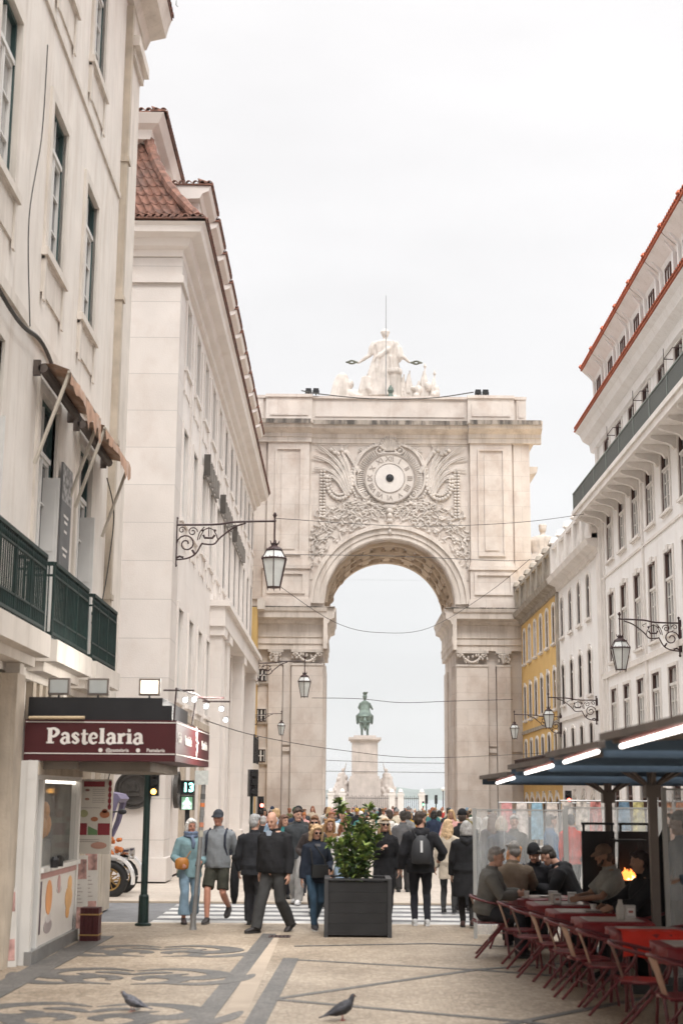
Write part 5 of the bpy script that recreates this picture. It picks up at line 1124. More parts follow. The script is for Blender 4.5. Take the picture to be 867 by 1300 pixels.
# menu board, posters, bin
mb = thing('menu_board', 'hanging cream menu board with food pictures and red header', 'menu board', (-3.64, 21.5, 1.18))
m = M(); m.box(-.26, .26, 0, .03, 0, 1.08); m.build('panel', mat('cream_menu_panel', (.62, .58, .52), .5, var=.04, bump=0), mb)
m = M(); m.box(-.155, .155, -.004, -.0005, .97, 1.05); m.box(-.255, -.085, -.004, -.0005, .27, .44); m.box(.075, .255, -.004, -.0005, .27, .44)
for s_ in (-1, 1):
    for k in range(5): m.prism(ell(s_*.235, .68+k*.085, .026, .045, 12), -.005-.0002*k, -.0005, 'y')
m.build('red_blocks', mat('menu_red', (.24, .03, .04), .5, bump=0), mb)
m = M(); m.prism([(-.07, .27), (.07, .27), (.07, .34), (-.07, .40)], -.004, -.0005, 'y'); m.build('green_patch', mat('menu_green', (.14, .24, .11), .5, bump=0), mb)
for cx, cz, rx, rz, c in ((-.14, .58, .065, .055, (.36, .36, .2)), (.17, .57, .075, .055, (.42, .16, .08)), (.02, .50, .055, .035, (.42, .17, .09)), (.1, .12, .12, .05, (.5, .28, .22)), (-.1, .92, .035, .018, (.25, .12, .1)), (-.1, .79, .035, .018, (.3, .14, .1)), (.17, .62, .04, .03, (.3, .1, .06))): decal(mb, 'printed_picture', ell(cx, cz, rx, rz, 14), c, -.0045-.001*abs(cx), -.0005)
m = M()
for z in (.93, .90, .87, .84, .80, .77, .74, .66, .20, .17): m.box(-.02 if z > .7 else -.2, .16 if z > .7 else .1, -.0035, -.0005, z, z+.008)
m.build('printed_lines', mat('faded_print', (.35, .3, .28), .6, bump=0), mb)
m = M(); m.tube([(-.2, .015, 1.08), (-.25, .0, 1.3)], .008, 4); m.tube([(.2, .015, 1.08), (.25, 0, 1.3)], .008, 4); m.build('hanging_wire', black, mb)
bn = thing('waste_bin', 'small dark red slatted bin with brass bands beside the kiosk', 'bin', (-3.52, 20.95, 0))
m = M(); m.box(-.13, .13, -.13, .13, 0, .46); [m.box(-.12+.06*k, -.075+.06*k, -.138, -.13, .0, .46) for k in range(4)]; m.build('body', maroon, bn); m = M(); m.box(-.142, .142, -.142, .142, .08, .1); m.box(-.142, .142, -.142, .142, .36, .38); m.build('band', mat('brass_band', (.4, .25, .1), .4, metal=.6), bn)
pk = mat('poster_pink_print', (.46, .27, .24), .6, var=.6, vs=7, bump=0); pw = mat('poster_white', (.6, .57, .53), .6, var=.1, bump=0)
def poster(loc, rz, tilt, h, w_, lab):
    o = thing('poster_stand', lab, 'poster', loc, rz); o.rotation_euler = (tilt, 0, rz)
    m = M(); m.box(-w_/2, w_/2, 0, .03, 0, h); m.build('board', pw, o); m = M(); m.box(-w_/2+.02, w_/2-.02, -.004, -.001, h*.7, h*.95); m.box(-w_/2+.02, w_/2-.02, -.004, -.001, h*.08, h*.35); m.build('print', pk, o)
    m = M()
    for k in range(6): m.box(-w_/2+.06, w_/2-.08-.02*(k % 3), -.004, -.001, h*(.4+.045*k), h*(.4+.045*k)+.012)
    m.build('printed_lines', MATS['faded_print'], o)
poster((-3.80, 21.75, 0), R(25), R(-8), 1.15, .22, 'tall pink and white poster board leaning under the menu')
poster((-3.74, 22.2, 0), R(20), R(-6), 1.3, .22, 'rear poster board, taller, leaning behind the pink one')
poster((-3.97, 17.75, 0), R(30), R(-8), .92, .24, 'leaning poster board at the near end of the kiosk')
o = thing('shop_post', 'pale grey steel posts at the kiosk end behind the menu board', 'post', (-3.93, 21.3, 0)); m = M(); m.box(-.02, .02, -.02, .02, 0, 2.3); m.box(-.1, -.06, .1, .14, 0, 2.3); m.build('post', steel, o)
# hanging pots under the awning
# damaged awnings over the french windows and banner
def old_awning(y0, y1, lab):
    o = thing('folding_awning', lab, 'awning', (-4.3, (y0+y1)/2, 7.85), 0, 'torn awnings on the cream facade'); h = (y1-y0)/2
    m = M(); m.tube([(.14, -h, .0), (.14, h, .0)], .07, 8); m.box(0, .1, -h, -h+.06, -.1, .12); m.box(0, .1, h-.06, h, -.1, .12); m.build('roller', mat('dark_roller', (.09, .07, .06), .7), o)
    m = M()
    for yy in (-h+.05, h-.05): m.tube([(.08, yy, -1.35), (.5, yy, -.05)], .028, 6)
    m.tube([(.5, -h, -.05), (.5, h, -.05)], .022, 6); m.build('arm', mat('cream_metal_arm', (.5, .45, .38), .5), o)
    n = 16; V = []; rr = random.Random(int(y0*10))
    for j in range(n+1):
        y = -h+2*h*j/n; dr = .12+.3*rr.random() if j > n*.55 else .06+.08*rr.random()
        for k, (x, z) in enumerate(((.14, .08), (.3, .045), (.5, -.02), (.53, -.08), (.54, -.12-dr))): V.append((x+rr.uniform(-.02, .02), y, z+rr.uniform(-.015, .015)))
    m = M(); F_ = [(j*5+k, j*5+k+1, j*5+k+6, j*5+k+5) for j in range(n) for k in range(4)]; m.add(V, F_); m.add([(x, y, z-.008) for x, y, z in V], F_); m.build('canvas', mat('torn_brown_canvas', (.42, .26, .18), .9, var=.25, vs=5, stain=(.6, .54, .48), sa=.9), o, 50)
old_awning(18.95, 21.55, 'torn brown folding awning above the middle french window'); old_awning(22.0, 24.7, 'torn brown folding awning above the right french window')
o = thing('facade_banner', 'narrow grey vertical banner between the two french windows', 'banner', (-4.22, 21.2, 5.3), -pi/2)
m = M(); m.box(-.38, .38, 0, .03, 0, 1.65); m.build('panel', mat('grey_banner', (.15, .15, .15), .7), o)
m = M(); m.box(-.38, .38, 0.031, .034, 1.08, 1.63); m.build('picture', mat('mottled_print', (.3, .29, .28), .7, var=.8, vs=12, bump=0), o)
m = M(); 
for k, (w_, z) in enumerate(((.18, .85), (.12, .76), (.1, .62), (.2, .35), (.12, .26))): m.box(-w_, w_, .031, .034, z, z+.04)
m.build('printed_lines', signw, o)

# ------------------------------------------------------------------ signals by the crossing
o = signal((-2.98, 23.35, 0), 0, 'green pole traffic light with amber lamp lit under the awning', 2.02, .46, (0, 'amber_lamp', (1, .42, .02)), False, 'street signals by the crossing')
M().tube([(-.12, .05, 0), (-.12, .05, 3.0)], .055, 12).build('pole', green, o)
m = M(); m.lathe([(.13, 0), (.13, .03), (.085, .05), (.08, .45), (.065, .48)], (-.12, .05, 0), 12); m.build('pole_base', green, o)
pp = mat('green_man_lamp', (.05, .5, .2), .4, emit=((.55, 1, .75), 2.2), bump=0)
o = thing('pedestrian_signal', 'pedestrian signal showing green 13 above a lit green walking man', 'traffic light', (-3.08, 29.4, 0))
m = M(); m.box(-.14, .14, -.06, .12, 1.74, 2.03); m.box(-.14, .14, -.06, .12, 2.035, 2.33)
for z in (1.74, 2.035): m.box(-.14, .14, -.16, -.061, z+.27, z+.285); m.box(-.14, -.13, -.14, -.061, z+.02, z+.27); m.box(.13, .14, -.14, -.061, z+.02, z+.27)
m.build('housing', black, o); M().tube([(0, .05, 0), (0, .05, 1.75)], .05, 10).build('pole', black, o)
lett('13', .24, glow('count_lamp', (.3, 1, .85), 4), o, (.02, -.066, 2.18), (pi/2, 0, 0), .008, 'countdown')
m = M(); m.prism(ell(0, 1.96, .025, .028, 12), -.07, -.062, 'y'); m.prism([(-.03, 1.93), (.03, 1.93), (.085, 1.86), (.075, 1.84), (.03, 1.87), (.035, 1.83), (.075, 1.765), (.045, 1.76), (0, 1.81), (-.05, 1.76), (-.08, 1.765), (-.035, 1.83), (-.03, 1.87), (-.08, 1.85), (-.085, 1.87)], -.07, -.062, 'y'); m.build('walking_man', pp, o)
m = M(); m.box(-.11, .11, -.061, -.0605, 1.75, 2.0); m.build('green_field', glow('dim_green', (.01, .22, .07), .7), o)
o = thing('leaning_signpost', 'thin grey leaning signpost with stickers in front of the woman', 'signpost', (-2.24, 22.75, 0))
m = M(); m.tube([(0, 0, 0), (.07, .0, 1.2), (.11, 0, 2.35)], .034, 10); m.lathe([(.06, 0), (.05, .05), (.036, .25)], (0, 0, 0), 10); m.build('pole', steel, o)
m = M(); m.box(-.03, .18, -.05, -.035, 2.2, 2.42); m.build('plaque', mat('pale_plaque', (.5, .52, .5), .5, var=.15, vs=20), o)
for z, c, h_ in ((1.55, (.5, .2, .12), .07), (1.7, (.2, .2, .2), .09), (1.86, (.65, .2, .07), .06), (1.98, (.1, .1, .1), .08), (1.4, (.4, .38, .32), .1)):
    M().tube([(.075+.03*(z-1.2), 0, z), (.075+.03*(z+h_-1.2), 0, z+h_)], .037, 10).build('sticker', mat('sticker_%d' % int(z*100), c, .6, bump=0), o)
signal((-2.5, 46, gz(46)), R(20), 'dark traffic light with red lamp left of the grey haired man', 1.55, .62, (1, 'red_lamp', (1, .07, .03)), True, 'street signals by the crossing')
signal((-2.78, 46.5, gz(46)), R(20), 'tall dark signal cluster near the left facade under the small balcony', 2.1, .95, None, True, 'street signals by the crossing')
signal((8.3, 52.5, gz(52)), 0, 'traffic light with red lamp right of the arch behind the screens', 1.75, .75, (1, 'red_lamp', (1, .07, .03)), True, 'street signals by the crossing')

# ------------------------------------------------------------------ vintage style tour car, half hidden by the kiosk
V = thing('tour_car', 'white vintage style open tour car with brass spoke wheels and purple canopy', 'car', (-5.72, 30.6, -.03))
carw = mat('white_car_paint', (.70, .69, .68), .25, var=.03, bump=0, coat=.6); pur = mat('purple_grey_canopy', (.16, .14, .22), .6, var=.1)
m = M(); m.prism([(-2.0, .45), (.9, .45), (1.15, .55), (1.15, .95), (.2, 1.05), (.1, 1.1), (-.1, 1.0), (-1.9, 1.05), (-2.05, .8)], -.5, .5, 'y'); m.build('body', carw, V, 30)
for sy in (-1, 1):
    for cx in (-1.4, 1.05):
        m = M(); P = [(cx+.46*cos(t), .36+.46*sin(t)) for t in [pi*(1.02-.09*k) for k in range(13)]]
        for k in range(12):
            a, b = P[k], P[k+1]; f_ = 1.1; m.prism([a, b, (cx+(b[0]-cx)*f_, .36+(b[1]-.36)*f_), (cx+(a[0]-cx)*f_, .36+(a[1]-.36)*f_)], sy*.72-.13, sy*.72+.13, 'y')
        m.build('fender', carw, V, 40)
        wl = M(); wl.tube([(cx+.3*cos(2*pi*k/20), sy*.72, .36+.3*sin(2*pi*k/20)) for k in range(21)], .085, 8); wh = wl.build('wheel', mat('black_rubber', (.02, .02, .02), .7), V, 50)
        m = M(); m.tube([(cx+.215*cos(2*pi*k/20), sy*.73, .36+.215*sin(2*pi*k/20)) for k in range(21)], .022, 6)
        for k in range(10): t = 2*pi*k/10; m.tube([(cx, sy*.75, .36), (cx+.21*cos(t), sy*.73, .36+.21*sin(t))], .012, 4)
        m.ball((cx, sy*.77, .36), .06, 8, 5); m.build('rim', mat('brass_spokes', (.5, .33, .13), .35, metal=.7, bump=0), wh)
m = M(); m.prism([(-1.9, 2.0), (.9, 2.12), (1.12, 2.08), (1.2, 1.98), (1.12, 1.9), (1.0, 2.0), (-1.9, 1.9)], -.62, .62, 'y'); m.build('canopy', pur, V, 30)
for sy in (-1, 1):
    m = M(); m.tube([(1.1, sy*.58, 2.0), (.98, sy*.58, 1.5), (.8, sy*.52, 1.02)], [.07, .06, .04], 6); m.tube([(-1.7, sy*.58, 1.95), (-1.8, sy*.5, 1.0)], .03, 6); m.build('canopy_post', pur, V)
m = M(); m.box(.84, .87, -.5, .5, 1.05, 1.75); m.build('windscreen', clear_mat('car_glass', (.5, .5, .5), .2, .05), V)
m = M(); m.tube([(.88, -.62, 1.7), (1.15, -.66, 1.72)], .015, 5); m.ball((1.25, -.66, 1.72), (.09, .03, .06)); m.build('mirror', black, V)
for sy in (-1, 1): m = M(); m.tube([(1.2, sy*.35, .85), (1.38, sy*.35, .85)], [.1, .12], 12); m.build('headlight', mat('chrome', (.6, .6, .6), .15, metal=1, bump=0), V)
m = M(); m.box(1.2, 1.26, -.75, .75, .42, .5); m.tube([(1.15, -.72, .75), (1.4, -.8, .7), (1.5, -.8, .6)], .02, 5); m.build('bumper', carw, V)
m = M()
for k in range(18): m.ball((1.12+random.uniform(-.14, .14), -.72+random.uniform(-.08, .08), .95+random.uniform(-.07, .22)), random.uniform(.035, .07), 6, 4)
m.build('flower_decoration', mat('orange_flowers', (.5, .16, .05), .8, var=.5, vs=20), V)
m = M(); m.box(-1.2, -.2, -.45, .45, .7, 1.15); m.box(-1.3, -1.15, -.45, .45, 1.1, 1.5); m.build('seat', mat('brown_leather', (.12, .06, .04), .5), V)

# ------------------------------------------------------------------ planter with shrub
P_ = thing('planter_box', 'large black square planter box in the middle of the street', 'planter', (.29, 22.2, 0))
m = M(); hw = .47
m.box(-hw, hw, -hw, hw, .03, .05); n_ = 5
for k in range(n_):
    z = .05+k*.15
    m.box(-hw, hw, -hw, -hw+.03, z, z+.147); m.box(-hw, hw, hw-.03, hw, z, z+.147); m.box(-hw, -hw+.03, -hw+.031, hw-.031, z, z+.143); m.box(hw-.03, hw, -hw+.031, hw-.031, z, z+.143)
m.build('slats', mat('charcoal_planter', (.016, .016, .017), .55, var=.25, vs=4, bump=.15), P_)
m = M()
for x in (-1, 1):
    for y in (-1, 1): m.box(x*hw-.03, x*hw+.03, y*hw-.03, y*hw+.03, 0, .815)
m.box(-hw-.03, hw+.03, -hw-.03, -hw+.05, .815, .84); m.box(-hw-.03, hw+.03, hw-.05, hw+.03, .815, .84); m.box(-hw-.03, -hw+.05, -hw+.051, hw-.051, .815, .84); m.box(hw-.05, hw+.03, -hw+.051, hw-.051, .815, .84); m.build('frame', mat('charcoal_frame', (.04, .04, .042), .45), P_)
m = M(); m.box(-hw+.03, hw-.03, -hw+.03, hw-.03, .05, .74); m.build('soil', mat('dark_soil', (.04, .03, .02), .95), P_)
SH = thing('shrub', 'glossy green leafy shrub growing out of the black planter', 'shrub', (.25, 22.2, .74))
rp = random.Random(21); br = M(); lf = M(); lf2 = M()
def leaf(c, d, L_, W_, mm):
    d = d.normalized(); s_ = d.cross(Vector((rp.uniform(-.4, .4), rp.uniform(-.4, .4), 1))).normalized(); u_ = s_.cross(d)
    P = [c, c+d*L_*.35+s_*W_*.5+u_*.012, c+d*L_*.7+s_*W_*.42+u_*.006, c+d*L_-u_*.02, c+d*L_*.7-s_*W_*.42+u_*.006, c+d*L_*.35-s_*W_*.5+u_*.012, c+d*L_*.5-u_*.012]
    mm.add(P, [(0, 1, 6), (1, 2, 6), (2, 3, 6), (3, 4, 6), (4, 5, 6), (5, 0, 6)])
for k in range(21):
    th = rp.uniform(0, 6.28); r = rp.random()**.6*.42; h_ = rp.uniform(.25, .86)*(1.12-r*.9); top = Vector((r*cos(th), r*sin(th)*.9, h_)); base = Vector((r*.35*cos(th), r*.35*sin(th), 0))
    if k < 4: top = (Vector((-.26, -.1, 1.2)), Vector((.2, -.1, 1.12)), Vector((-.2, -.05, 1.08)), Vector((.28, 0, .95)))[k]
    mid = base.lerp(top, .55)+Vector((rp.uniform(-.05, .05), rp.uniform(-.05, .05), .05)); q = smoothpts([base, mid, top], 5); br.tube(q, [.011-.0007*i for i in range(len(q))], 4)
    for i in range(2, len(q)):
        for _ in range(5 if k > 1 else 4):
            d = Vector((rp.uniform(-1, 1), rp.uniform(-1, 1), rp.uniform(-.25, .9))); leaf(q[i]+d*.02, d, rp.uniform(.09, .16), rp.uniform(.05, .075), lf if rp.random() < .6 else lf2)
    for _ in range(6): d = Vector((rp.uniform(-1, 1), rp.uniform(-1, 1), rp.uniform(.2, 1.2))); leaf(top, d, .13, .065, lf2)
br.build('stem', mat('green_stem', (.09, .10, .04), .7, bump=0), SH)
for mm, nm, col in ((lf, 'foliage', (.06, .115, .032)), (lf2, 'young_foliage', (.21, .28, .07))): mm.build(nm, mat('leaf_'+nm, col, .38, var=.4, vs=9, bump=0, spec=.5), SH)

# pigeons, drain
def pigeon(loc, rz, lab, col, hd=None, headup=1, psc=.85):
    m = M(); T = Matrix.Rotation(R(-14), 4, 'Y')
    m.tube([(-.17, 0, .075), (-.1, 0, .095), (0, 0, .13), (.06, 0, .165), (.095, 0, .195)], [.02, .052, .073, .064, .036], 12)
    hz = .25 if headup == 1 else .235; hx = .11 if headup == 1 else .13
    m.tube([(.07, 0, .18), (hx-.01, 0, (hz+.19)/2), (hx, 0, hz)], [.046, .031, .026], 10); m.ball((hx+.006, 0, hz+.006), (.027, .022, .023), 10, 6); m.tube([(hx+.025, 0, hz+.002), (hx+.055, 0, hz-.01)], [.009, .002], 6)
    m.tube([(-.28, 0, .04), (-.2, 0, .062), (-.12, 0, .085)], [.02, .026, .03], 8, .35); 
    for s_ in (-1, 1): m.tube([(.055, s_*.045, .165), (-.04, s_*.058, .125), (-.21, s_*.03, .06)], [.02, .034, .006], 8, 1.0)
    me = fuse(m.mesh('pigeon', col), .0045, 1); o = bpy.data.objects.new('pigeon', me); C.objects.link(o); o.location = loc; o.scale = (psc, psc, psc); o.rotation_euler = (0, 0, rz); tag(o, lab, 'pigeon')
    m = M()
    for s_ in (-1, 1):
        x0 = -.01+s_*.015; m.tube([(x0, s_*.022, .085), (x0+.008, s_*.022, .035), (x0, s_*.022, .004)], .0045, 5)
        for t in (-.5, 0, .5): m.tube([(x0, s_*.022, .005), (x0+.035*cos(t), s_*.022+.035*sin(t), .003)], .0035, 4)
        m.tube([(x0, s_*.022, .005), (x0-.02, s_*.022, .003)], .003, 4)
    m.build('leg', mat('pink_bird_leg', (.35, .1, .09), .6, bump=0), o)
    m = M()
    for s_ in (-1, 1): m.ball((hx+.014, s_*.02, hz+.01), .004, 6, 4)
    m.build('eye', mat('orange_eye', (.5, .15, .02), .3, bump=0), o)
pigeon((.05, 13.85, 0), R(20), 'dark pigeon standing with head up on the paving nearest the camera', mat('dark_plumage', (.035, .035, .042), .6, var=.4, vs=25))
pigeon((-1.97, 14.3, 0), R(172), 'grey pigeon walking on the dark scroll paving at the left', mat('grey_plumage', (.10, .10, .115), .6, var=.5, vs=22), None, .8, .72)
o = thing('drain_grate', 'small square iron drain grate in the pavement near the men', 'drain', (-.86, 21.75, .004))
m = M(); m.box(-.16, .16, -.16, -.13, 0, .006); m.box(-.16, .16, .13, .16, 0, .006); [m.box(-.16+.058*k, -.14+.058*k+.01, -.13, .13, 0, .006) for k in range(6)]; m.build('grille', iron, o); M().box(-.155, .155, -.155, .155, -.001, .001).build('pit', dark, o)
# ------------------------------------------------------------------ people: one fused body, clothes and hair as children
import numpy as np
def ik(a, b, l1, l2, pole):
    a, b = Vector(a), Vector(b); d = b-a; L_ = min(d.length, (l1+l2)*.999); d.normalize() if d.length else None
    x = (l1*l1-l2*l2+L_*L_)/(2*L_); h = math.sqrt(max(0, l1*l1-x*x)); p = Vector(pole); p = (p-d*p.dot(d)).normalized()
    return a+d*x+p*h, a+d*L_
def fold(me, amp, f=26, seed=0):
    n = len(me.vertices); co = np.empty(n*3); me.vertices.foreach_get('co', co); no = np.empty(n*3); me.vertices.foreach_get('normal', no); co = co.reshape(-1, 3); no = no.reshape(-1, 3)
    x, y, z = co.T; d = np.sin(f*z+5*np.sin(7*x+seed)+4*np.sin(6*y+seed*2))*.6+np.sin(f*.55*(z+x*1.3)+3*np.sin(9*y)+seed)*.5+np.sin(f*1.7*(z*.7-x)+seed)*.25
    co += no*(amp*d)[:, None]; me.vertices.foreach_set('co', co.ravel()); me.update()
def hand(m, w, d, lat, nrm, curl=.5, s=1, fist=False):
    w, d, lat, nrm = Vector(w), Vector(d).normalized(), Vector(lat), Vector(nrm)
    lat = (lat-d*lat.dot(d)).normalized(); nrm = (nrm-d*nrm.dot(d)-lat*nrm.dot(lat)).normalized()
    rs = []
    for t, a, b in ((0, .026, .021), (.03, .034, .019), (.065, .041, .017), (.092, .038, .013)): rs.append([w+d*t*s+lat*a*s*cos(2*pi*k/8)+nrm*b*s*sin(2*pi*k/8) for k in range(8)])
    m.rings(rs)
    for i, (o_, L_) in enumerate(((.029, .068), (.0095, .078), (-.0105, .072), (-.029, .055))):
        p = w+d*.085*s+lat*o_*s; c1 = curl*.9; c2 = curl*1.9; q1 = p+(d*cos(c1)+nrm*sin(c1))*L_*.5*s; q2 = q1+(d*cos(c2)+nrm*sin(c2))*L_*.5*s
        m.tube([p-d*.015*s, p, q1, q2], [.0095*s, .0095*s, .0088*s, .0068*s], 6)
    p = w+d*.025*s+lat*.03*s; q1 = p+(d*.7+lat*.6+nrm*.35).normalized()*.038*s; q2 = q1+(d*.9+lat*.12+nrm*.5).normalized()*.032*s; m.tube([w+d*.01*s+lat*.012*s, p, q1, q2], [.013*s, .0125*s, .0105*s, .008*s], 6)
def skeleton(h=1.75, pelvis=(0, 0, .93), lean=0, twist=0, head=(0, 0), feet=((.1, 0), (-.1, 0)), lift=(0, 0), hands=((.26, -.04, .80), (-.26, -.04, .80)), female=False, elbow=None, knee=((.05, -1, 0), (-.05, -1, 0)), footyaw=(0, 0), width=1.0):
    J = {}; s = h/1.75; pv = Vector(pelvis); T = Matrix.Translation(pv) @ Matrix.Rotation(R(twist), 4, 'Z') @ Matrix.Rotation(R(lean), 4, 'X')
    sw = (.165 if female else .188)*width; hw_ = .092
    J.update(T=T, pv=pv, s=s, sw=sw, width=width, female=female)
    for i, sg in enumerate((1, -1)):
        hip = pv+Vector((sg*hw_, 0, -.03)); fx, fy = feet[i][:2]; fz = feet[i][2] if len(feet[i]) > 2 else .09
        kn, an = ik(hip, (fx, fy, fz+lift[i]), .44, .42, knee[i]); J['hip%d' % i], J['kn%d' % i], J['an%d' % i] = hip, kn, an
        J['fd%d' % i] = Vector((sin(R(footyaw[i])), -cos(R(footyaw[i])), -.55*(1 if lift[i] > .04 else 0))).normalized()
        sh = T @ Vector((sg*sw, .01, .435)); pole = elbow[i] if elbow else (sg*.5, .8, -.3)
        el, wr = ik(sh, hands[i], .285, .25, pole); J['sh%d' % i], J['el%d' % i], J['wr%d' % i] = sh, el, wr
    J['neck'] = T @ Vector((0, .015, .50)); J['hc'] = T @ Vector((0, -.015, .70)); J['HR'] = Matrix.Rotation(R(head[0]), 4, 'Z') @ Matrix.Rotation(R(head[1]+lean*.4), 4, 'X')
    J['H'] = Matrix.Translation(J['hc']+Vector((0, -.12*sin(R(head[1])), -.02*abs(sin(R(head[1])))))) @ J['HR']
    return J
TORSO = [(0, 0, -.10, .10, .10), (0, 0, -.05, .162, .118), (0, .01, .02, .172, .125), (0, 0, .14, .148, .108), (0, -.008, .28, .160, .118), (0, -.006, .39, .180, .118), (0, 0, .445, .168, .105), (0, .008, .485, .130, .088), (0, .012, .52, .088, .072), (0, .014, .555, .062, .058)]
def torso_rows(J, extra=0, z0=-.2, z1=1, belly=0):
    w_ = J['width']; rows = []
    for cx, cy, z, rx, ry in TORSO:
        if z < z0 or z > z1: continue
        if J['female']: rx *= {.02: 1.02, .14: .93, .39: .90, .445: .88}.get(z, .95)
        b = belly*max(0, 1-abs(z-.12)/.25); rows.append((cx, cy-b*.5, z, rx*w_+extra, ry*w_+extra+b))
    return rows
def body_mesh(J, ms, voxel, gl=True, hats=False):
    m = M(); m.stack(torso_rows(J), 16, J['T'])
    m.tube([J['neck'], J['neck'].lerp(J['hc'], .5), J['H'] @ Vector((0, .01, -.03))], [.062, .054, .055], 12)
    m.stack([(0, -.045, -.122, .024, .022), (0, -.035, -.105, .043, .045), (0, -.012, -.07, .057, .074), (0, 0, -.02, .067, .089), (0, .003, .03, .072, .094), (0, .008, .07, .066, .088), (0, .01, .10, .048, .065), (0, .01, .118, .02, .03)], 16, J['H'])
    H_ = J['H']; m.tube([H_ @ Vector((0, -.085, .018)), H_ @ Vector((0, -.106, -.022)), H_ @ Vector((0, -.094, -.034))], [.009, .0145, .013], 7)
    m.ball(H_ @ Vector((0, -.078, -.088)), (.026, .022, .016), 8, 5)
    for sg in (1, -1): m.ball(H_ @ Vector((sg*.073, .005, -.01)), (.011, .02, .032), 8, 6); m.ball(H_ @ Vector((sg*.034, -.07, -.035)), (.022, .018, .02), 8, 5); m.ball(H_ @ Vector((sg*.03, -.082, .026)), (.022, .011, .008), 8, 5)
    for i, sg in enumerate((1, -1)):
        h_, k_, a_ = J['hip%d' % i], J['kn%d' % i], J['an%d' % i]
        m.tube([h_+Vector((0, 0, .03)), h_.lerp(k_, .4), k_, k_.lerp(a_, .35), a_+Vector((0, 0, .02)), a_], [.088, .076, .055, .056, .037, .036], 12)
        fd = J['fd%d' % i]; up_ = fd.cross(Vector((0, 0, 1))).normalized().cross(fd); m.tube([a_-up_*.03, a_+fd*.07-up_*.045, a_+fd*.14-up_*.056], [.032, .027, .018], 10)
        s_, e_, w_ = J['sh%d' % i], J['el%d' % i], J['wr%d' % i]; m.tube([s_-Vector((sg*.03, 0, 0)), s_, s_.lerp(e_, .5), e_, e_.lerp(w_, .4), w_], [.05, .056, .047, .038, .038, .026], 12)
        d = (w_-e_).normalized(); fwd = Vector((0, -1, 0)); lat = fwd if abs(d.dot(fwd)) < .75 else Vector((-sg*.3, 0, 1)); nrm = Vector((-sg, 0, 0)) if abs(d.dot(fwd)) < .75 else Vector((-sg, 0, -.6))
        hand(m, w_, d, lat, nrm, .45)
    return fuse(m.mesh('person', ms), voxel, 1)
def top_mesh(J, ms, voxel, hem=-.12, bulk=.022, sleeve=1.0, flare=.0, hood=False, belly=0, collar=True, open_=0, seed=0, amp=.005):
    m = M(); rows = torso_rows(J, bulk, max(hem, -.06), .53, belly)
    T = J['T']
    if hem < -.05:
        nlow = max(2, int(-hem/.12)); low = []
        for k in range(nlow, 0, -1):
            z = -.06+(hem+.06)*k/nlow; low.append((0, 0, z, (.168+flare*k/nlow)*J['width']+bulk, (.122+flare*k/nlow)*J['width']+bulk))
        rows = low+rows
        Tv = Matrix.Translation(J['pv'])     # coat skirt hangs straight down
        rs = []
        for r in rows:
            TT = T if r[2] > -.02 else Tv; rs.append([TT @ Vector((r[0]+r[3]*cos(2*pi*k/20), r[1]+r[4]*sin(2*pi*k/20), r[2])) for k in range(20)])
        m.rings(rs)
    else: m.stack(rows, 20, T)
    if collar: m.rings([[T @ Vector((r_*cos(2*pi*k/14), .012+r_*sin(2*pi*k/14), z)) for k in range(14)] for z, r_ in ((.50, .10), (.545, .083), (.575, .078), (.58, .06), (.54, .055))])
    if hood: m.tube([T @ Vector((.1, .03, .53)), T @ Vector((.06, .11, .50)), T @ Vector((0, .13, .46)), T @ Vector((-.06, .11, .50)), T @ Vector((-.1, .03, .53))], [.04, .055, .07, .055, .04], 8)
    for i, sg in enumerate((1, -1)):
        s_, e_, w_ = J['sh%d' % i], J['el%d' % i], J['wr%d' % i]; b = bulk*.75
        pts = [s_-Vector((sg*.06, 0, -.02)), s_+Vector((0, 0, .0)), s_.lerp(e_, .5), e_, e_.lerp(w_, .5), e_.lerp(w_, .96)]; rr = [.052+b, .056+b, .052+b, .047+b, .043+b, .036+b]
        if sleeve < 1: pts = pts[:3]+[s_.lerp(e_, .8)]; rr = rr[:3]+[.052+b]
        m.tube(pts, rr, 12)
    me = fuse(m.mesh('jacket', ms), voxel, 2); fold(me, amp, 24, seed); return me
def legs_mesh(J, ms, voxel, kind='trousers', bulk=.018, seed=0, top=True):
    m = M(); m.stack([(0, 0, -.13, .10, .09), (0, 0, -.07, .162*J['width']+bulk, .115+bulk), (0, .01, .02, .168*J['width']+bulk, .122+bulk), (0, .0, .10, .155*J['width']+bulk, .108+bulk)], 18, Matrix.Translation(J['pv']))
    for i, sg in enumerate((1, -1)):
        h_, k_, a_ = J['hip%d' % i], J['kn%d' % i], J['an%d' % i]; b = bulk
        if kind == 'shorts': pts = [h_+Vector((0, 0, .03)), h_.lerp(k_, .4), h_.lerp(k_, .9)]; rr = [.085+b, .082+b, .078+b]
        elif kind == 'flared': pts = [h_+Vector((0, 0, .03)), h_.lerp(k_, .4), k_, k_.lerp(a_, .5), k_.lerp(a_, .86)]; rr = [.088+b, .08+b, .058+b, .068+b, .088+b]
        elif kind == 'slim': pts = [h_+Vector((0, 0, .03)), h_.lerp(k_, .4), k_, k_.lerp(a_, .4), a_]; rr = [.086+b, .076+b*.7, .056+b*.5, .055+b*.4, .042+b*.4]
        else: pts = [h_+Vector((0, 0, .03)), h_.lerp(k_, .4), k_, k_.lerp(a_, .4), a_+Vector((0, 0, -.03))]; rr = [.092+b, .088+b, .07+b, .07+b, .062+b]
        m.tube(pts, rr, 14)
    me = fuse(m.mesh(kind if kind == 'shorts' else 'trousers', ms), voxel, 2); fold(me, .0045, 30, seed+3); return me
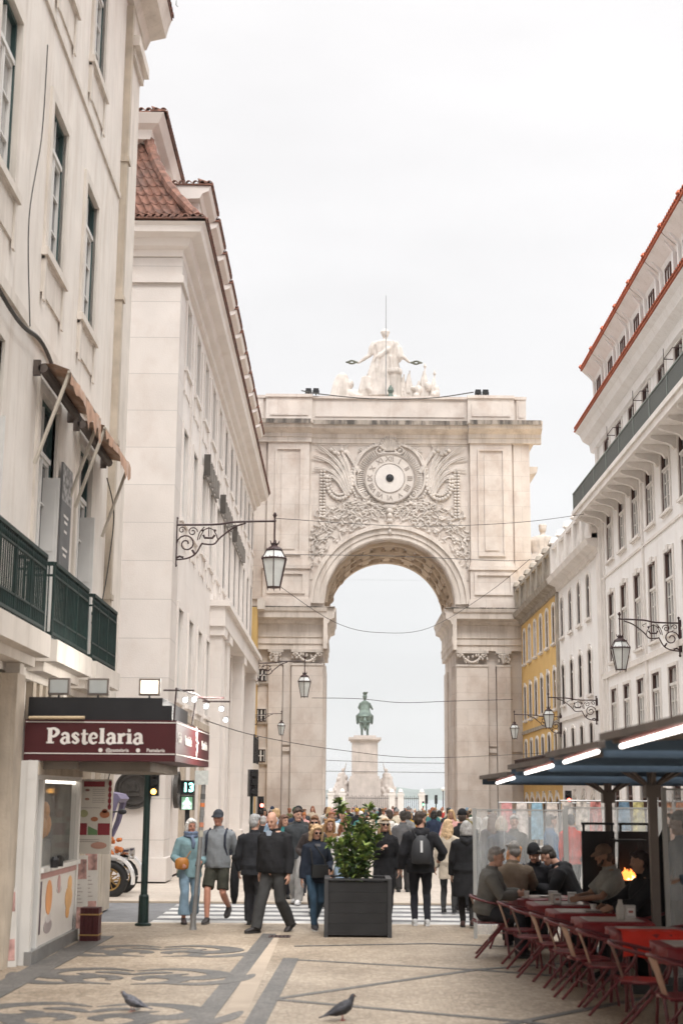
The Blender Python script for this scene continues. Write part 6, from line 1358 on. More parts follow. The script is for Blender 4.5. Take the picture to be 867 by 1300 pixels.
def shoe(J, i, ms, sole):
    a_ = J['an%d' % i]; fd = J['fd%d' % i]; up = Vector((0, 0, 1)); lat = fd.cross(up).normalized(); up = lat.cross(fd); b = a_-up*.075-fd*.075; rs = []
    for t, w_, h_ in ((0, .02, .05), (.015, .034, .085), (.07, .042, .112), (.12, .038, .085), (.17, .046, .062), (.22, .044, .05), (.255, .03, .036), (.268, .012, .022)):
        rs.append([b+fd*t+lat*w_*cos(2*pi*k/12)+up*max(-.0, h_*.5+h_*.5*sin(2*pi*k/12)) for k in range(12)])
    m = M(); m.rings(rs); o = m.mesh('shoe', ms, 50)
    q = M(); P = [(t-.002, w_+.003) for t, w_ in ((0, .026), (.04, .036), (.1, .035), (.17, .044), (.22, .042), (.262, .02))]
    out = [b+fd*t+lat*w_ for t, w_ in P]+[b+fd*t-lat*w_ for t, w_ in P[::-1]]; q.rings([[p-up*.012 for p in out], [p+up*.012 for p in out]]); return o, q.mesh('sole', sole)
def hair_mesh(J, ms, voxel, style):
    m = M(); H_ = J['H']; RT = J['HR']
    def hb(c, r): m.ball(H_ @ Vector(c), r, 14, 8, RT)
    if style == 'bald': 
        for sg in (1, -1): hb((sg*.062, .035, -.005), (.018, .045, .045))
        hb((0, .085, -.02), (.055, .025, .05))
    elif style in ('cap', 'beanie'):
        hb((0, .035, -.02), (.076, .075, .085)) if style == 'cap' else hb((0, .03, -.03), (.076, .07, .06))
    else:
        hb((0, .022, .045), (.081, .098, .092)); hb((0, .045, -.01), (.080, .075, .085)); m.tube([H_ @ Vector((-.065, -.055, .075)), H_ @ Vector((0, -.085, .098)), H_ @ Vector((.065, -.055, .075))], [.022, .024, .022], 8)
        rr = random.Random(hash(style) % 99)
        if style == 'long':
            for k in range(13):
                t = -.25+k*(pi+.5)/12; x, y = .074*cos(t), .03+.075*sin(t)
                m.tube([H_ @ Vector((x, y-.02, .03)), H_ @ Vector((x*1.22, y, -.10)), H_ @ Vector((x*1.35+rr.uniform(-.02, .02), y+.015, -.20)), H_ @ Vector((x*1.25, y+.02, -.29+rr.uniform(-.03, .03)))], [.026, .034, .03, .012], 7)
        elif style in ('bob', 'curly'):
            L_ = -.12 if style == 'bob' else -.16; g_ = 1.12 if style == 'bob' else 1.4
            for k in range(13):
                t = -.35+k*(pi+.7)/12; x, y = .074*cos(t), .02+.075*sin(t)
                m.tube([H_ @ Vector((x, y-.02, .06)), H_ @ Vector((x*g_, y, -.03)), H_ @ Vector((x*g_*1.02, y+.0, L_))], [.026, .034, .026], 7)
            if style == 'curly':
                for k in range(26): t = rr.uniform(-.4, pi+.4); hb((.1*cos(t), .03+.08*sin(t), rr.uniform(-.15, .11)), (.026,)*3)
    me = fuse(m.mesh('hair', ms), voxel, 1); fold(me, .003, 70, 2); return me
def cap_mesh(J, ms, style, back=False):
    m = M(); H_ = J['H']; RT = J['HR']
    if style == 'cap':
        m.ball(H_ @ Vector((0, .01, .055)), (.083, .104, .085), 16, 8, RT)
        rs = [[H_ @ Vector((.072*cos(t)*q, -.03-.075*q*1.0*sin(t)-.05*(q-.9), .055-.02*(q-1)*3+dz)) for t in [pi*k/10 for k in range(11)]] for q, dz in ((.95, 0), (1.35, -.01))]
        n_ = 11; V_ = rs[0]+rs[1]; m.add(V_+[v-Vector((0, 0, .01)) for v in V_], [(k, k+1, n_+k+1, n_+k) for k in range(10)]+[(22+k, 22+n_+k, 22+n_+k+1, 22+k+1) for k in range(10)]+[(n_+k, n_+k+1, 22+n_+k+1, 22+n_+k) for k in range(10)])
    else: m.ball(H_ @ Vector((0, .018, .045)), (.087, .106, .10), 16, 8, RT); m.tube([H_ @ Vector((.083*cos(t), .015+.1*sin(t), .03)) for t in [2*pi*k/14 for k in range(15)]], .014, 6)
    return m.mesh('cap' if style == 'cap' else 'beanie', ms, 60)
def face_parts(J, root, glasses=None, beard=None, par=None):
    H_ = J['H']; par = par or root; ew = mat('eye_dark', (.03, .02, .018), .3, bump=0); lip = mat('lip', (.33, .12, .10), .5, bump=0)
    if not glasses or glasses == 'clear':
        for sg in (1, -1): m = M(); m.ball(H_ @ Vector((sg*.031, -.0865, .006)), (.012, .006, .0055), 8, 5, J['HR']); put('eye', m.mesh('eye', ew), par); m = M(); m.tube([H_ @ Vector((sg*.015, -.094, .026)), H_ @ Vector((sg*.045, -.084, .028))], .004, 5); put('eyebrow', m.mesh('eyebrow', mat('brow', (.12, .08, .06), .8, bump=0)), par)
    if glasses == 'sun':
        m = M(); 
        for sg in (1, -1): m.ball(H_ @ Vector((sg*.033, -.095, .003)), (.029, .007, .023), 12, 6, J['HR']); m.tube([H_ @ Vector((sg*.06, -.09, .01)), H_ @ Vector((sg*.078, .01, .005))], .0035, 4)
        m.tube([H_ @ Vector((-.02, -.1, .008)), H_ @ Vector((.02, -.1, .008))], .004, 4); put('sunglasses', m.mesh('sunglasses', mat('dark_lens', (.012, .01, .01), .12, bump=0), 50), par)
    m = M(); m.ball(H_ @ Vector((0, -.0885, -.062)), (.021, .006, .006), 8, 5, J['HR']); put('mouth', m.mesh('mouth', lip), par)
    if beard:
        m = M(); m.tube([H_ @ Vector((.062, -.03, -.04)), H_ @ Vector((.05, -.06, -.085)), H_ @ Vector((0, -.08, -.105)), H_ @ Vector((-.05, -.06, -.085)), H_ @ Vector((-.062, -.03, -.04))], [.012, .02, .024, .02, .012], 7); put('beard', fuse(m.mesh('beard', beard), .008, 1), par)
def person(loc, rz, label, J, skin=None, top=None, topkw={}, legs=None, legkind='trousers', hair=None, style='short', hat=None, hatstyle='cap', shoes=(.02, .02, .02), sole=(.03, .03, .03), glasses=None, face=True, beard=None, group=None, vox=.0095, seed=0):
    me = body_mesh(J, skin or skinA, vox)
    o = bpy.data.objects.new('person', me); C.objects.link(o); o.location = loc; o.rotation_euler = (0, 0, rz); s = J['s']; o.scale = (s, s, s); tag(o, label, 'person', group)
    if top: put(topkw.get('nm', 'jacket'), top_mesh(J, cloth(top), vox*1.1, seed=seed, **{k: v for k, v in topkw.items() if k != 'nm'}), o)
    if legs: put('shorts' if legkind == 'shorts' else 'trousers', legs_mesh(J, cloth(legs), vox*1.15, legkind, seed=seed), o)
    sm_, so2 = mat('shoe_%d_%d' % (int(shoes[0]*99), int(shoes[2]*99)), shoes, .6), mat('sole_%d' % int(sole[0]*99), sole, .6)
    for i in (0, 1): a, b = shoe(J, i, sm_, so2); c = put('shoe', a, o); put('sole', b, c)
    if hair: put('hair', hair_mesh(J, mat('hair_%d_%d_%d' % tuple(int(c*99) for c in hair), hair, .6, var=.35, vs=30, bump=.6, bs=60), .009, style), o)
    if hat: put('cap' if hatstyle == 'cap' else 'beanie', cap_mesh(J, cloth(hat), hatstyle), o)
    if face: face_parts(J, o, glasses, beard)
    return o
def strap_tube(m, J, pts, r): m.tube([J['T'] @ Vector(p) for p in pts], r, 6)
def held(name, o, J, m, ms, label, cat, smooth=40):
    """a thing carried by person o, built in that person's frame"""
    me = m.mesh(name, ms, smooth); c = bpy.data.objects.new(name, me); C.objects.link(c); c.location = o.location; c.rotation_euler = o.rotation_euler; c.scale = o.scale; return tag(c, label, cat)
BLK = (.018, .018, .02)
# 1 woman in light blue jacket
J = skeleton(1.66, head=(8, 6), feet=((.10, .20), (-.11, -.2)), lift=(.04, 0), hands=((.16, -.22, 1.02), (-.19, -.22, 1.0)), female=True, width=1.08, lean=3)
o = person((-2.44, 23.95, 0), R(14), 'white haired woman in light blue jacket, scarf and cropped jeans crossing', J, skinB, (.20, .31, .34), dict(hem=-.17, bulk=.035), (.20, .29, .37), 'flared', (.72, .70, .67), 'bob', shoes=(.05, .035, .035), glasses='clear')
m = M(); [strap_tube(m, J, [(.10*cos(t), .01+.1*sin(t)-.02, .53+dz) for t in [2*pi*k/12 for k in range(13)]], .034) for dz in (0, .05)]; strap_tube(m, J, [(.0, -.14, .52), (.03, -.17, .42), (.02, -.17, .33)], [.03, .04, .03]); put('scarf', fuse(m.mesh('scarf', cloth((.14, .18, .26))), .012, 1), o)
m = M(); m.stack([(-.17, -.24, -.10, .05, .04), (-.17, -.24, -.08, .11, .06), (-.17, -.24, .0, .125, .07), (-.17, -.24, .07, .11, .06), (-.17, -.24, .10, .05, .03)], 16, Matrix.Translation((0, 0, 1.0))); m.tube([(-.1, -.2, 1.08), (.05, -.16, 1.3), (.12, -.05, 1.45)], .008, 5); held('handbag', o, J, m, mat('tan_leather', (.42, .17, .035), .5, var=.15), 'round tan leather handbag carried by the woman in light blue', 'bag')
# 2 man with cap, grey fleece, shorts
J = skeleton(1.80, head=(0, 2), feet=((.12, .24), (-.10, -.2)), lift=(.14, 0), hands=((.27, .12, .86), (-.28, -.16, .86)), width=1.1, lean=2)
o = person((-1.98, 23.95, 0), R(-12), 'man in dark cap, grey fleece and olive shorts walking towards the camera', J, skinB, (.205, .22, .235), dict(hem=-.08, bulk=.028, belly=.03), (.045, .045, .035), 'shorts', (.25, .22, .2), 'cap', (.045, .05, .06), 'cap', (.05, .045, .045), (.12, .11, .1), 'clear')
m = M()
for sg in (1, -1): strap_tube(m, J, [(sg*.13, .12, .42), (sg*.14, .02, .525), (sg*.15, -.125, .44), (sg*.155, -.15, .28), (sg*.18, -.08, .12)], [.012, .02, .02, .018, .01])
m.box(-.15, .15, .15, .3, .10, .50, J['T']); held('backpack', o, J, m, cloth((.03, .035, .05)), 'dark backpack worn by the man in the grey fleece', 'bag')
m = M(); m.tube([J['T'] @ Vector((0, -.165, -.06)), J['T'] @ Vector((0, -.175, .15)), J['T'] @ Vector((0, -.15, .35)), J['T'] @ Vector((0, -.10, .52))], .006, 5); put('zip', m.mesh('zip', black), o)
# 3 grey-haired man seen from behind
J = skeleton(1.74, head=(-25, 0), feet=((.09, -.2), (-.09, .26)), lift=(0, .08), hands=((.26, -.1, .85), (-.24, -.2, 1.0)), width=1.1)
o = person((-1.36, 23.5, 0), R(175), 'grey haired man in dark jacket walking away, a coat over his arm', J, skinA, (.025, .026, .03), dict(hem=-.14, bulk=.03), (.035, .035, .04), 'trousers', (.34, .34, .34), 'short', face=False)
m = M(); robe_folds(m, [(0, 0, .62, .03, .06), (0, 0, .5, .05, .11), (0, 0, .25, .07, .15), (0, 0, 0, .06, .14), (0, 0, -.12, .03, .05)][::-1], 24, .15, 5); m.v = [(x+.33, y-.12, z+.45) for x, y, z in m.v]; m.ball((.3, -.1, 1.05), (.09, .14, .07), 10, 6); held('carried_coat', o, J, m, cloth(BLK), 'dark coat hanging from the arm of the grey haired man', 'coat', 60)
# 4 bald man
J = skeleton(1.80, head=(14, 20), feet=((.11, .27), (-.11, -.30)), lift=(.05, .0), hands=((.30, -.06, .84), (-.29, .02, .84)), width=1.2, lean=3, footyaw=(0, -20))
o = person((-.98, 22.45, 0), R(-34), 'bald man in black jacket and charcoal trousers striding and looking down', J, skinA, BLK, dict(hem=-.08, bulk=.038, belly=.05), (.045, .045, .045), 'trousers', (.42, .40, .38), 'bald', glasses=None, shoes=(.03, .025, .025))
m = M(); m.prism([(-.055, 0), (0, -.16), (.055, 0), (.03, .02), (-.03, .02)], 0, .012); m.v = [tuple(J['T'] @ Vector((x, -.128-z, .53+y))) for x, y, z in m.v]; put('shirt', m.mesh('shirt', mat('pale_blue_shirt', (.35, .42, .52), .8)), o)
# 5 blonde woman
J = skeleton(1.60, head=(6, 14), feet=((.05, .22), (-.07, -.2)), lift=(.06, 0), hands=((.20, -.12, .98), (-.24, 0, .83)), female=True, width=1.0)
o = person((-.36, 22.95, 0), R(14), 'blonde curly haired woman in navy jacket, sunglasses and jeans, bag at her waist', J, skinA, (.022, .028, .042), dict(hem=-.16, bulk=.03), (.035, .065, .10), 'slim', (.50, .34, .19), 'curly', shoes=(.03, .03, .035), sole=(.6, .6, .6), glasses='sun')
m = M(); m.box(-.14, .14, -.06, .06, -.11, .1, Matrix.Translation((.02, -.22, .98))); m.tube([(-.1, -.2, 1.08), (-.12, -.15, 1.3), (-.14, 0, 1.45)], .012, 5); m.tube([(.14, -.2, 1.08), (.1, -.17, 1.2), (-.05, -.14, 1.4)], .012, 5); held('crossbody_bag', o, J, m, mat('black_leather', (.02, .02, .02), .45), 'black leather bag worn in front by the blonde curly haired woman', 'bag', 30)
m = M(); m.prism([(-.05, 0), (-.04, -.3), (.04, -.3), (.05, 0)], 0, .012); m.v = [tuple(J['T'] @ Vector((x, -.115-z, .5+y))) for x, y, z in m.v]; put('shirt', m.mesh('shirt', cloth((.14, .14, .15))), o)
# 6 young man in hoodie and grey trousers
J = skeleton(1.80, head=(40, 4), feet=((.08, -.2), (-.09, .22)), hands=((.26, -.1, .85), (-.26, .05, .85)))
person((-.80, 28.4, gz(28.4)), R(-12), 'young man with dark fringe, charcoal hoodie, grey trousers and white trainers', J, skinA, (.05, .055, .06), dict(hem=-.12, bulk=.03, hood=True), (.30, .29, .28), 'trousers', (.05, .03, .02), 'short', shoes=(.6, .6, .6), sole=(.6, .6, .6))
J = skeleton(1.83, head=(20, 5)); person((-.86, 30.8, gz(30.8)), R(0), 'tall man in flat black hat just behind the young man in the hoodie', J, skinA, (.06, .055, .05), dict(), (.04, .04, .05), 'trousers', None, 'cap', BLK, 'cap')
J = skeleton(1.66, head=(30, 5)); person((-1.12, 29.6, gz(29.6)), R(10), 'person in a teal jacket half hidden behind the bald man', J, skinA, (.05, .20, .20), dict(hem=-.15), (.03, .03, .04), 'slim', (.12, .06, .04), 'long')
# 7 woman, long brown hair, sunglasses
J = skeleton(1.69, head=(-8, 5), feet=((.07, .1), (-.06, -.14)), hands=((.22, -.1, .85), (-.22, -.2, 1.05)), female=True)
person((-.44, 26.2, gz(26)), R(5), 'woman with long brown hair and sunglasses behind the curly blonde', J, skinA, (.05, .04, .038), dict(hem=-.3, bulk=.03, nm='coat'), BLK, 'slim', (.16, .075, .035), 'long', shoes=(.5, .5, .5), glasses='sun')
J = skeleton(1.62, head=(10, 5), female=True); person((-.18, 27.6, gz(27)), R(5), 'woman in a brown fur collared coat right of the long haired woman', J, skinA, (.22, .12, .06), dict(hem=-.3, bulk=.04, nm='coat'), (.05, .04, .04), 'slim', (.3, .16, .07), 'curly')
# 8 auburn woman behind the shrub in white
J = skeleton(1.66, head=(12, 8), feet=((.08, 0), (-.08, -.1)), female=True)
person((.10, 25.0, 0), R(4), 'auburn haired woman in a white top behind the shrub', J, skinA, (.60, .57, .54), dict(hem=-.15), (.25, .33, .42), 'slim', (.27, .11, .05), 'long')
# 9 woman in black coat, beanie
J = skeleton(1.70, head=(8, 3), feet=((.08, 0), (-.08, -.08)), hands=((.24, -.05, .86), (-.06, -.20, 1.22)), female=True, lean=1)
person((.76, 24.4, 0), R(3), 'blonde woman in beige beanie, sunglasses and black coat, hand on her chest', J, skinA, BLK, dict(hem=-.35, bulk=.03, nm='coat'), BLK, 'slim', (.50, .34, .2), 'long', (.55, .47, .38), 'beanie', glasses='sun')
# 10 backpack man from behind
J = skeleton(1.80, head=(-50, 3), feet=((.09, -.04), (-.10, .05)), hands=((.30, -.08, .86), (-.33, -.22, 1.02)), width=1.12)
o = person((1.33, 23.75, 0), R(180), 'bearded man seen from behind in black hooded jacket and white trainers', J, skinA, (.022, .022, .025), dict(hem=-.12, bulk=.035, hood=True), (.022, .022, .028), 'slim', (.05, .033, .025), 'short', shoes=(.5, .5, .5), sole=(.65, .65, .65), beard=mat('dark_beard', (.05, .033, .025), .8))
m = M(); m.stack([(0, .22, .02, .12, .05), (0, .22, .05, .155, .075), (0, .22, .2, .16, .08), (0, .21, .36, .13, .06), (0, .20, .44, .07, .03), (0, .2, .46, .03, .015)], 16, J['T'])
for sg in (1, -1): strap_tube(m, J, [(sg*.07, .19, .43), (sg*.12, .05, .55), (sg*.14, -.12, .44), (sg*.16, -.13, .2), (sg*.17, .1, .08)], .016)
bk = held('backpack', o, J, m, mat('charcoal_backpack', (.035, .036, .04), .6), 'charcoal backpack with a white stripe on the bearded man', 'bag'); m = M(); m.add([J['T'] @ Vector(p) for p in ((-.018, .302, .2), (.018, .302, .2), (.018, .275, .38), (-.018, .275, .38), (-.018, .312, .2), (.018, .312, .2), (.018, .285, .38), (-.018, .285, .38))], [(0, 1, 2, 3), (4, 5, 6, 7), (0, 1, 5, 4), (3, 2, 6, 7), (0, 3, 7, 4), (1, 2, 6, 5)]); put('stripe', m.mesh('stripe', mat('white_stripe', (.6, .6, .6), .6)), bk)
# 11 grey-haired woman from behind
J = skeleton(1.66, head=(-10, 0), feet=((.07, -.08), (-.08, .12)), lift=(0, .03), hands=((.25, -.1, .85), (-.24, -.1, .87)), female=True, width=1.15)
person((2.06, 23.5, 0), R(178), 'grey haired woman in knee length black coat seen from behind', J, skinA, (.02, .02, .022), dict(hem=-.42, bulk=.04, flare=.02, hood=True, nm='coat'), (.03, .028, .028), 'slim', (.36, .35, .34), 'bob', shoes=(.06, .03, .025), face=False)
# 12, 13
J = skeleton(1.64, female=True, head=(-20, 0)); person((1.98, 26.4, gz(26)), R(170), 'long blonde haired woman in beige behind the grey haired woman', J, skinA, (.52, .45, .36), dict(hem=-.3, nm='coat'), (.04, .04, .04), 'slim', (.55, .38, .22), 'long', face=False)
J = skeleton(1.82, width=1.1); person((2.28, 26.9, gz(27)), R(175), 'man in black cap and black jacket beside the plastic screen', J, skinA, BLK, dict(), BLK, 'trousers', (.06, .04, .03), 'cap', BLK, 'cap', face=False)
J = skeleton(1.76, width=1.05, head=(30, 0)); person((1.15, 33.5, gz(33)), R(178), 'person in a white hooded jacket beyond the woman in the beanie', J, skinA, (.62, .60, .56), dict(hem=-.15, bulk=.05, hood=True), (.05, .05, .06), 'trousers', (.05, .04, .03), 'short', face=False)
J = skeleton(1.74); person((1.42, 32.2, gz(32)), R(182), 'dark haired man in grey jacket left of the bearded man', J, skinA, (.11, .11, .115), dict(hem=-.15), (.03, .03, .03), 'trousers', (.03, .025, .02), 'short', face=False)
J = skeleton(1.80, hands=((.1, -.25, 1.25), (-.1, -.3, 1.2))); person((3.55, 47, gz(47)), R(185), 'man in dark jacket standing apart in the open centre of the street', J, skinC, (.04, .045, .05), dict(hem=-.15), BLK, 'trousers', (.03, .025, .02), 'short', face=False)
J = skeleton(1.70, head=(20, 0)); person((4.05, 46, gz(46)), R(150), 'person in khaki jacket right of the lone dark figure', J, skinA, (.17, .15, .07), dict(hem=-.2), (.05, .05, .05), 'trousers', (.08, .05, .03), 'short', face=False)
# behind the plastic screen
for (x, y, rz, lab, c1, c2, hr, st, kw) in (
    (2.75, 24.6, 170, 'grey blond haired person in navy behind the screen, nearest its left end', (.03, .04, .06), (.03, .03, .04), (.5, .42, .34), 'bob', {}),
    (3.2, 26.6, 5, 'grey haired man in dark jacket and white shirt behind the screen', (.06, .055, .05), (.05, .05, .06), (.4, .38, .36), 'short', {}),
    (4.0, 27.5, 100, 'person in bright blue jacket blurred behind the plastic screen', (.05, .14, .27), (.05, .05, .08), (.06, .04, .03), 'short', {}),
    (4.55, 28.5, 185, 'person in red vest over black behind the plastic screen', (.55, .07, .05), (.02, .02, .02), (.03, .02, .02), 'short', {}),
    (3.05, 28.9, 190, 'woman in dark coat walking away beyond the screen', (.05, .04, .045), (.04, .04, .04), (.12, .07, .05), 'long', {})):
    J = skeleton(1.72, head=(random.uniform(-15, 15), 3), feet=((.08, -.08), (-.08, .1))); person((x, y, gz(y)), R(rz), lab, J, skinA, c1, dict(hem=-.15), c2, 'trousers', hr, st, face=abs(rz) < 20, vox=.012)

# ---- the crowd: prototypes with shared meshes, coloured per person
def crowd_proto(J, style, hem, lk, face, hat=None, hood=False):
    parts = [('person', body_mesh(J, skinA, .02)), ('jacket', top_mesh(J, cloth((.1, .1, .1)), .02, hem=hem, bulk=.035, hood=hood)), ('trousers', legs_mesh(J, cloth((.1, .1, .1)), .02, lk)), ('hair', hair_mesh(J, mat('hair_4_2_2', (.04, .025, .02), .6), .014, style))]
    if hat: parts.append(('cap' if hat == 'cap' else 'beanie', cap_mesh(J, cloth((.1, .1, .1)), hat)))
    s = []
    for i in (0, 1): s.append(shoe(J, i, mat('shoe_2_2', (.02, .02, .02), .6), mat('sole_3', (.03, .03, .03), .6))[0])
    return parts, s
W1 = dict(feet=((.09, .24), (-.09, -.24)), lift=(.07, 0), hands=((.25, -.14, .84), (-.26, .08, .85)))
W2 = dict(feet=((.08, -.24), (-.09, .24)), lift=(0, .07), hands=((.25, .08, .85), (-.2, -.22, 1.0)))
protos = [(crowd_proto(skeleton(1.75, head=(10, 4), **W1), 'short', -.12, 'trousers', True), 'short'), (crowd_proto(skeleton(1.75, head=(-15, 2), female=True, **W2), 'long', -.3, 'slim', True), 'long'),
 (crowd_proto(skeleton(1.75, head=(20, 0), width=1.12, **W2), 'short', -.12, 'trousers', True, None, True), 'short hood'), (crowd_proto(skeleton(1.75, female=True, **W1), 'bob', -.15, 'slim', True), 'bob'),
 (crowd_proto(skeleton(1.75, head=(-10, 0), **W1), 'cap', -.12, 'trousers', True, 'cap'), 'cap'), (crowd_proto(skeleton(1.75, head=(5, 5), female=True, **W2), 'beanie', -.35, 'slim', True, 'beanie'), 'beanie')]
TOPC = [('black', BLK), ('navy', (.025, .035, .065)), ('charcoal', (.06, .06, .065)), ('grey', (.2, .2, .2)), ('white', (.62, .6, .57)), ('beige', (.46, .38, .29)), ('brown', (.16, .09, .05)), ('red', (.36, .04, .035)), ('light blue', (.25, .36, .48)), ('olive', (.12, .12, .06)), ('pink', (.55, .3, .28)), ('teal', (.05, .18, .18)), ('mustard', (.45, .28, .05)), ('dark green', (.03, .07, .04)), ('rust', (.35, .13, .05)), ('cream', (.62, .55, .44))]
HAIRC = [('dark haired', (.03, .022, .018)), ('brown haired', (.13, .07, .04)), ('blond', (.45, .3, .16)), ('grey haired', (.36, .35, .34)), ('auburn', (.26, .10, .05)), ('black haired', (.015, .013, .012))]
BOTC = [(.03, .03, .035), (.05, .08, .13), (.13, .13, .13), (.35, .3, .24), (.06, .05, .04)]
rc = random.Random(4); used = set(); spots = []
def zone(x, y): 
    px = 431+x*1800/y
    return 'by left pier' if px < 405 else 'left of centre' if px < 450 else 'near the middle' if px < 500 else 'right of centre' if px < 555 else 'by right pier' if px < 610 else 'far right'
def ok(x, y, d): return all((x-a)**2+(y-b)**2 > d*d for a, b in spots)
tries = 0
bands = [(31, 40, 6), (40, 54, 22), (54, 72, 44), (72, 100, 50), (100, 120, 26)]
avoid = [(3.55, 47), (4.05, 46), (1.15, 33.5), (1.42, 32.2), (-.86, 30.8)]; spots += avoid
for ya_, yb_, cnt in bands:
    k = 0; g_ = 0
    while k < cnt and g_ < 3000:
        g_ += 1; y = rc.uniform(ya_, yb_); x = rc.uniform(-3.6, min(8.2, 8))
        px = 431+x*1800/y
        if px < 326 or px > 735: continue
        if 525 < px < 660 and y < 55 and rc.random() < .75: continue
        if px > 600 and rc.random() < .6: continue
        if 68 < y < 79 and (x < -.4 or x > 5.3): continue
        if 475 < px < 530 and y < 42 : continue
        if not ok(x, y, .62): continue
        spots.append((x, y)); k += 1
        for _ in range(40):
            (pp_, st) = rc.choice(protos); tn, tcol = rc.choice(TOPC); hn, hcol = rc.choice(HAIRC); hn_ = hn; back = rc.random() < .55
            if rc.random() < .2: tn, tcol = rc.choice(TOPC[:4])
            elif rc.random() < .2: tn, tcol = rc.choice([TOPC[4], TOPC[5], TOPC[8], TOPC[15]])
            desc = {'cap': 'person in a cap and %s jacket' % tn, 'beanie': 'person in a knitted hat and %s coat' % tn, 'long': 'woman with long %s hair, %s coat' % (hn.split()[0], tn), 'bob': 'woman with short %s hair, %s jacket' % (hn.split()[0], tn), 'short': '%s man in %s jacket' % (hn, tn), 'short hood': '%s man in hooded %s jacket' % (hn, tn)}[st]
            lab = desc+(', seen from behind,' if back else ', face on,')+' '+zone(x, y)
            if lab not in used: break
        used.add(lab); parts, shs = pp_; h_ = rc.uniform(.90, 1.03)
        root = None
        for nm, me in parts:
            c = bpy.data.objects.new(nm, me); C.objects.link(c)
            col = {'jacket': tcol, 'trousers': rc.choice(BOTC), 'hair': hcol, 'cap': rc.choice(TOPC[:6])[1], 'beanie': rc.choice(TOPC)[1]}.get(nm)
            if nm == 'person': root = c; c.location = (x, y, gz(y)); c.rotation_euler = (0, 0, (pi if back else 0)+rc.uniform(-.5, .5)); c.scale = (h_, h_, h_); tag(c, lab, 'person', 'pedestrians in the distant crowd'); mt_ = rc.choice([skinA, skinA, skinB, skinC])
            else: c.parent = root; mt_ = mat('hair_%d_%d_%d' % tuple(int(q*99) for q in col), col, .6) if nm == 'hair' else cloth(col)
            c.material_slots[0].link = 'OBJECT'; c.material_slots[0].material = mt_
        for me in shs: put('shoe', me, root)
# ------------------------------------------------------------------ cafe terrace on the right
# parasols
pole_m = mat('brown_grey_pole', (.14, .115, .10), .5, var=.1)
def parasol(cy, hy, z0, lab, tb, po=(0, 0)):
    o = thing('parasol', lab, 'parasol', (3.27, cy, 0), 0, 'navy parasols over the terrace'); hw = 1.33; z1 = z0+.07
    m = M(); N_ = 8; V_ = []
    for j in range(N_+1):
        for i in range(N_+1):
            u, v = -1+2*i/N_, -1+2*j/N_; q = max(abs(u), abs(v)); V_.append((u*hw, v*hy, z1-(z1-z0)*q-.012*(1-abs(2*q-1))))
    F_ = [(j*(N_+1)+i, j*(N_+1)+i+1, (j+1)*(N_+1)+i+1, (j+1)*(N_+1)+i) for j in range(N_) for i in range(N_)]
    m.add(V_, F_); m.add([(x, y, z-.012) for x, y, z in V_], F_)
    m.build('canopy', navy, o)
    m = M(); m.box(-hw, hw, -hy-.006, -hy+.006, z0-.09, z0+.006); m.box(-hw, hw, hy-.006, hy+.006, z0-.09, z0+.006); m.box(hw-.006, hw+.006, -hy, hy, z0-.09, z0+.005); m.build('valance', mat('blue_grey_valance', (.075, .115, .165), .8), o)
    m = M(); m.box(-hw-.04, -hw+.02, -hy-.02, hy+.02, z0-.02, z0+.03); m.build('edge_beam', mat('brown_grey_beam', (.12, .10, .09), .6, var=.2), o)
    PX, PY = po; M().box(PX-.045, PX+.045, PY-.045, PY+.045, 0, z0+.0).build('pole', pole_m, o)
    m = M(); m.box(PX-.35, PX+.35, PY-.35, PY+.35, 0, .09); m.box(PX-.08, PX+.08, PY-.08, PY+.08, .09, .3); m.build('base', mat('dark_base', (.06, .06, .06), .7), o)
    for k in range(8):
        t = pi/4*k; L_ = min(hw/max(1e-6, abs(cos(t))), hy/max(1e-6, abs(sin(t))))*.97; d = Vector((cos(t), sin(t), 0)); m = M(); m.tube([Vector((0, 0, z1-.035)), d*L_+Vector((0, 0, z0-.03))], .016, 5); m.tube([Vector((PX, PY, z0-.22)), Vector((PX+d.x*.38, PY+d.y*(.15 if PY > 0 else .4), z0+.0))], .02, 5); m.build('rib', pole_m, o)
    m = M(); m.box(PX-.08, PX+.08, PY-.08, PY+.08, z0-.32, z0-.18); m.box(PX-.03, PX+.03, min(0, PY), PY, z0-.02, z0+.03); m.build('hub', pole_m, o)
    a, b = Vector((-hw-.02, tb[1]-cy, z0-.085)), Vector((-hw-.02, tb[0]-cy, z0-.045)); m = M(); m.tube([a, b], .015, 8); m.build('light_tube', tube_l, o)
    m = M(); m.tube([a+Vector((.0, 0, .034)), b+Vector((.0, 0, .034))], .013, 6); m.build('light_housing', mat('red_brown_rail', (.2, .05, .04), .5), o)
    return o
parasol(18.0, 1.6, 2.30, 'farthest navy parasol, its blue tip in front of the arch pier', (15.9, 17.6), (.33, 1.4))
parasol(14.85, 1.45, 2.375, 'third navy parasol from the front, over the occupied tables', (13.0, 14.9), (.22, 1.3)); parasol(11.95, 1.35, 2.43, 'second navy parasol from the front with a long light tube', (10.7, 12.3)); parasol(9.1, 1.4, 2.48, 'nearest navy parasol at the top right of the terrace', (7.9, 9.8))
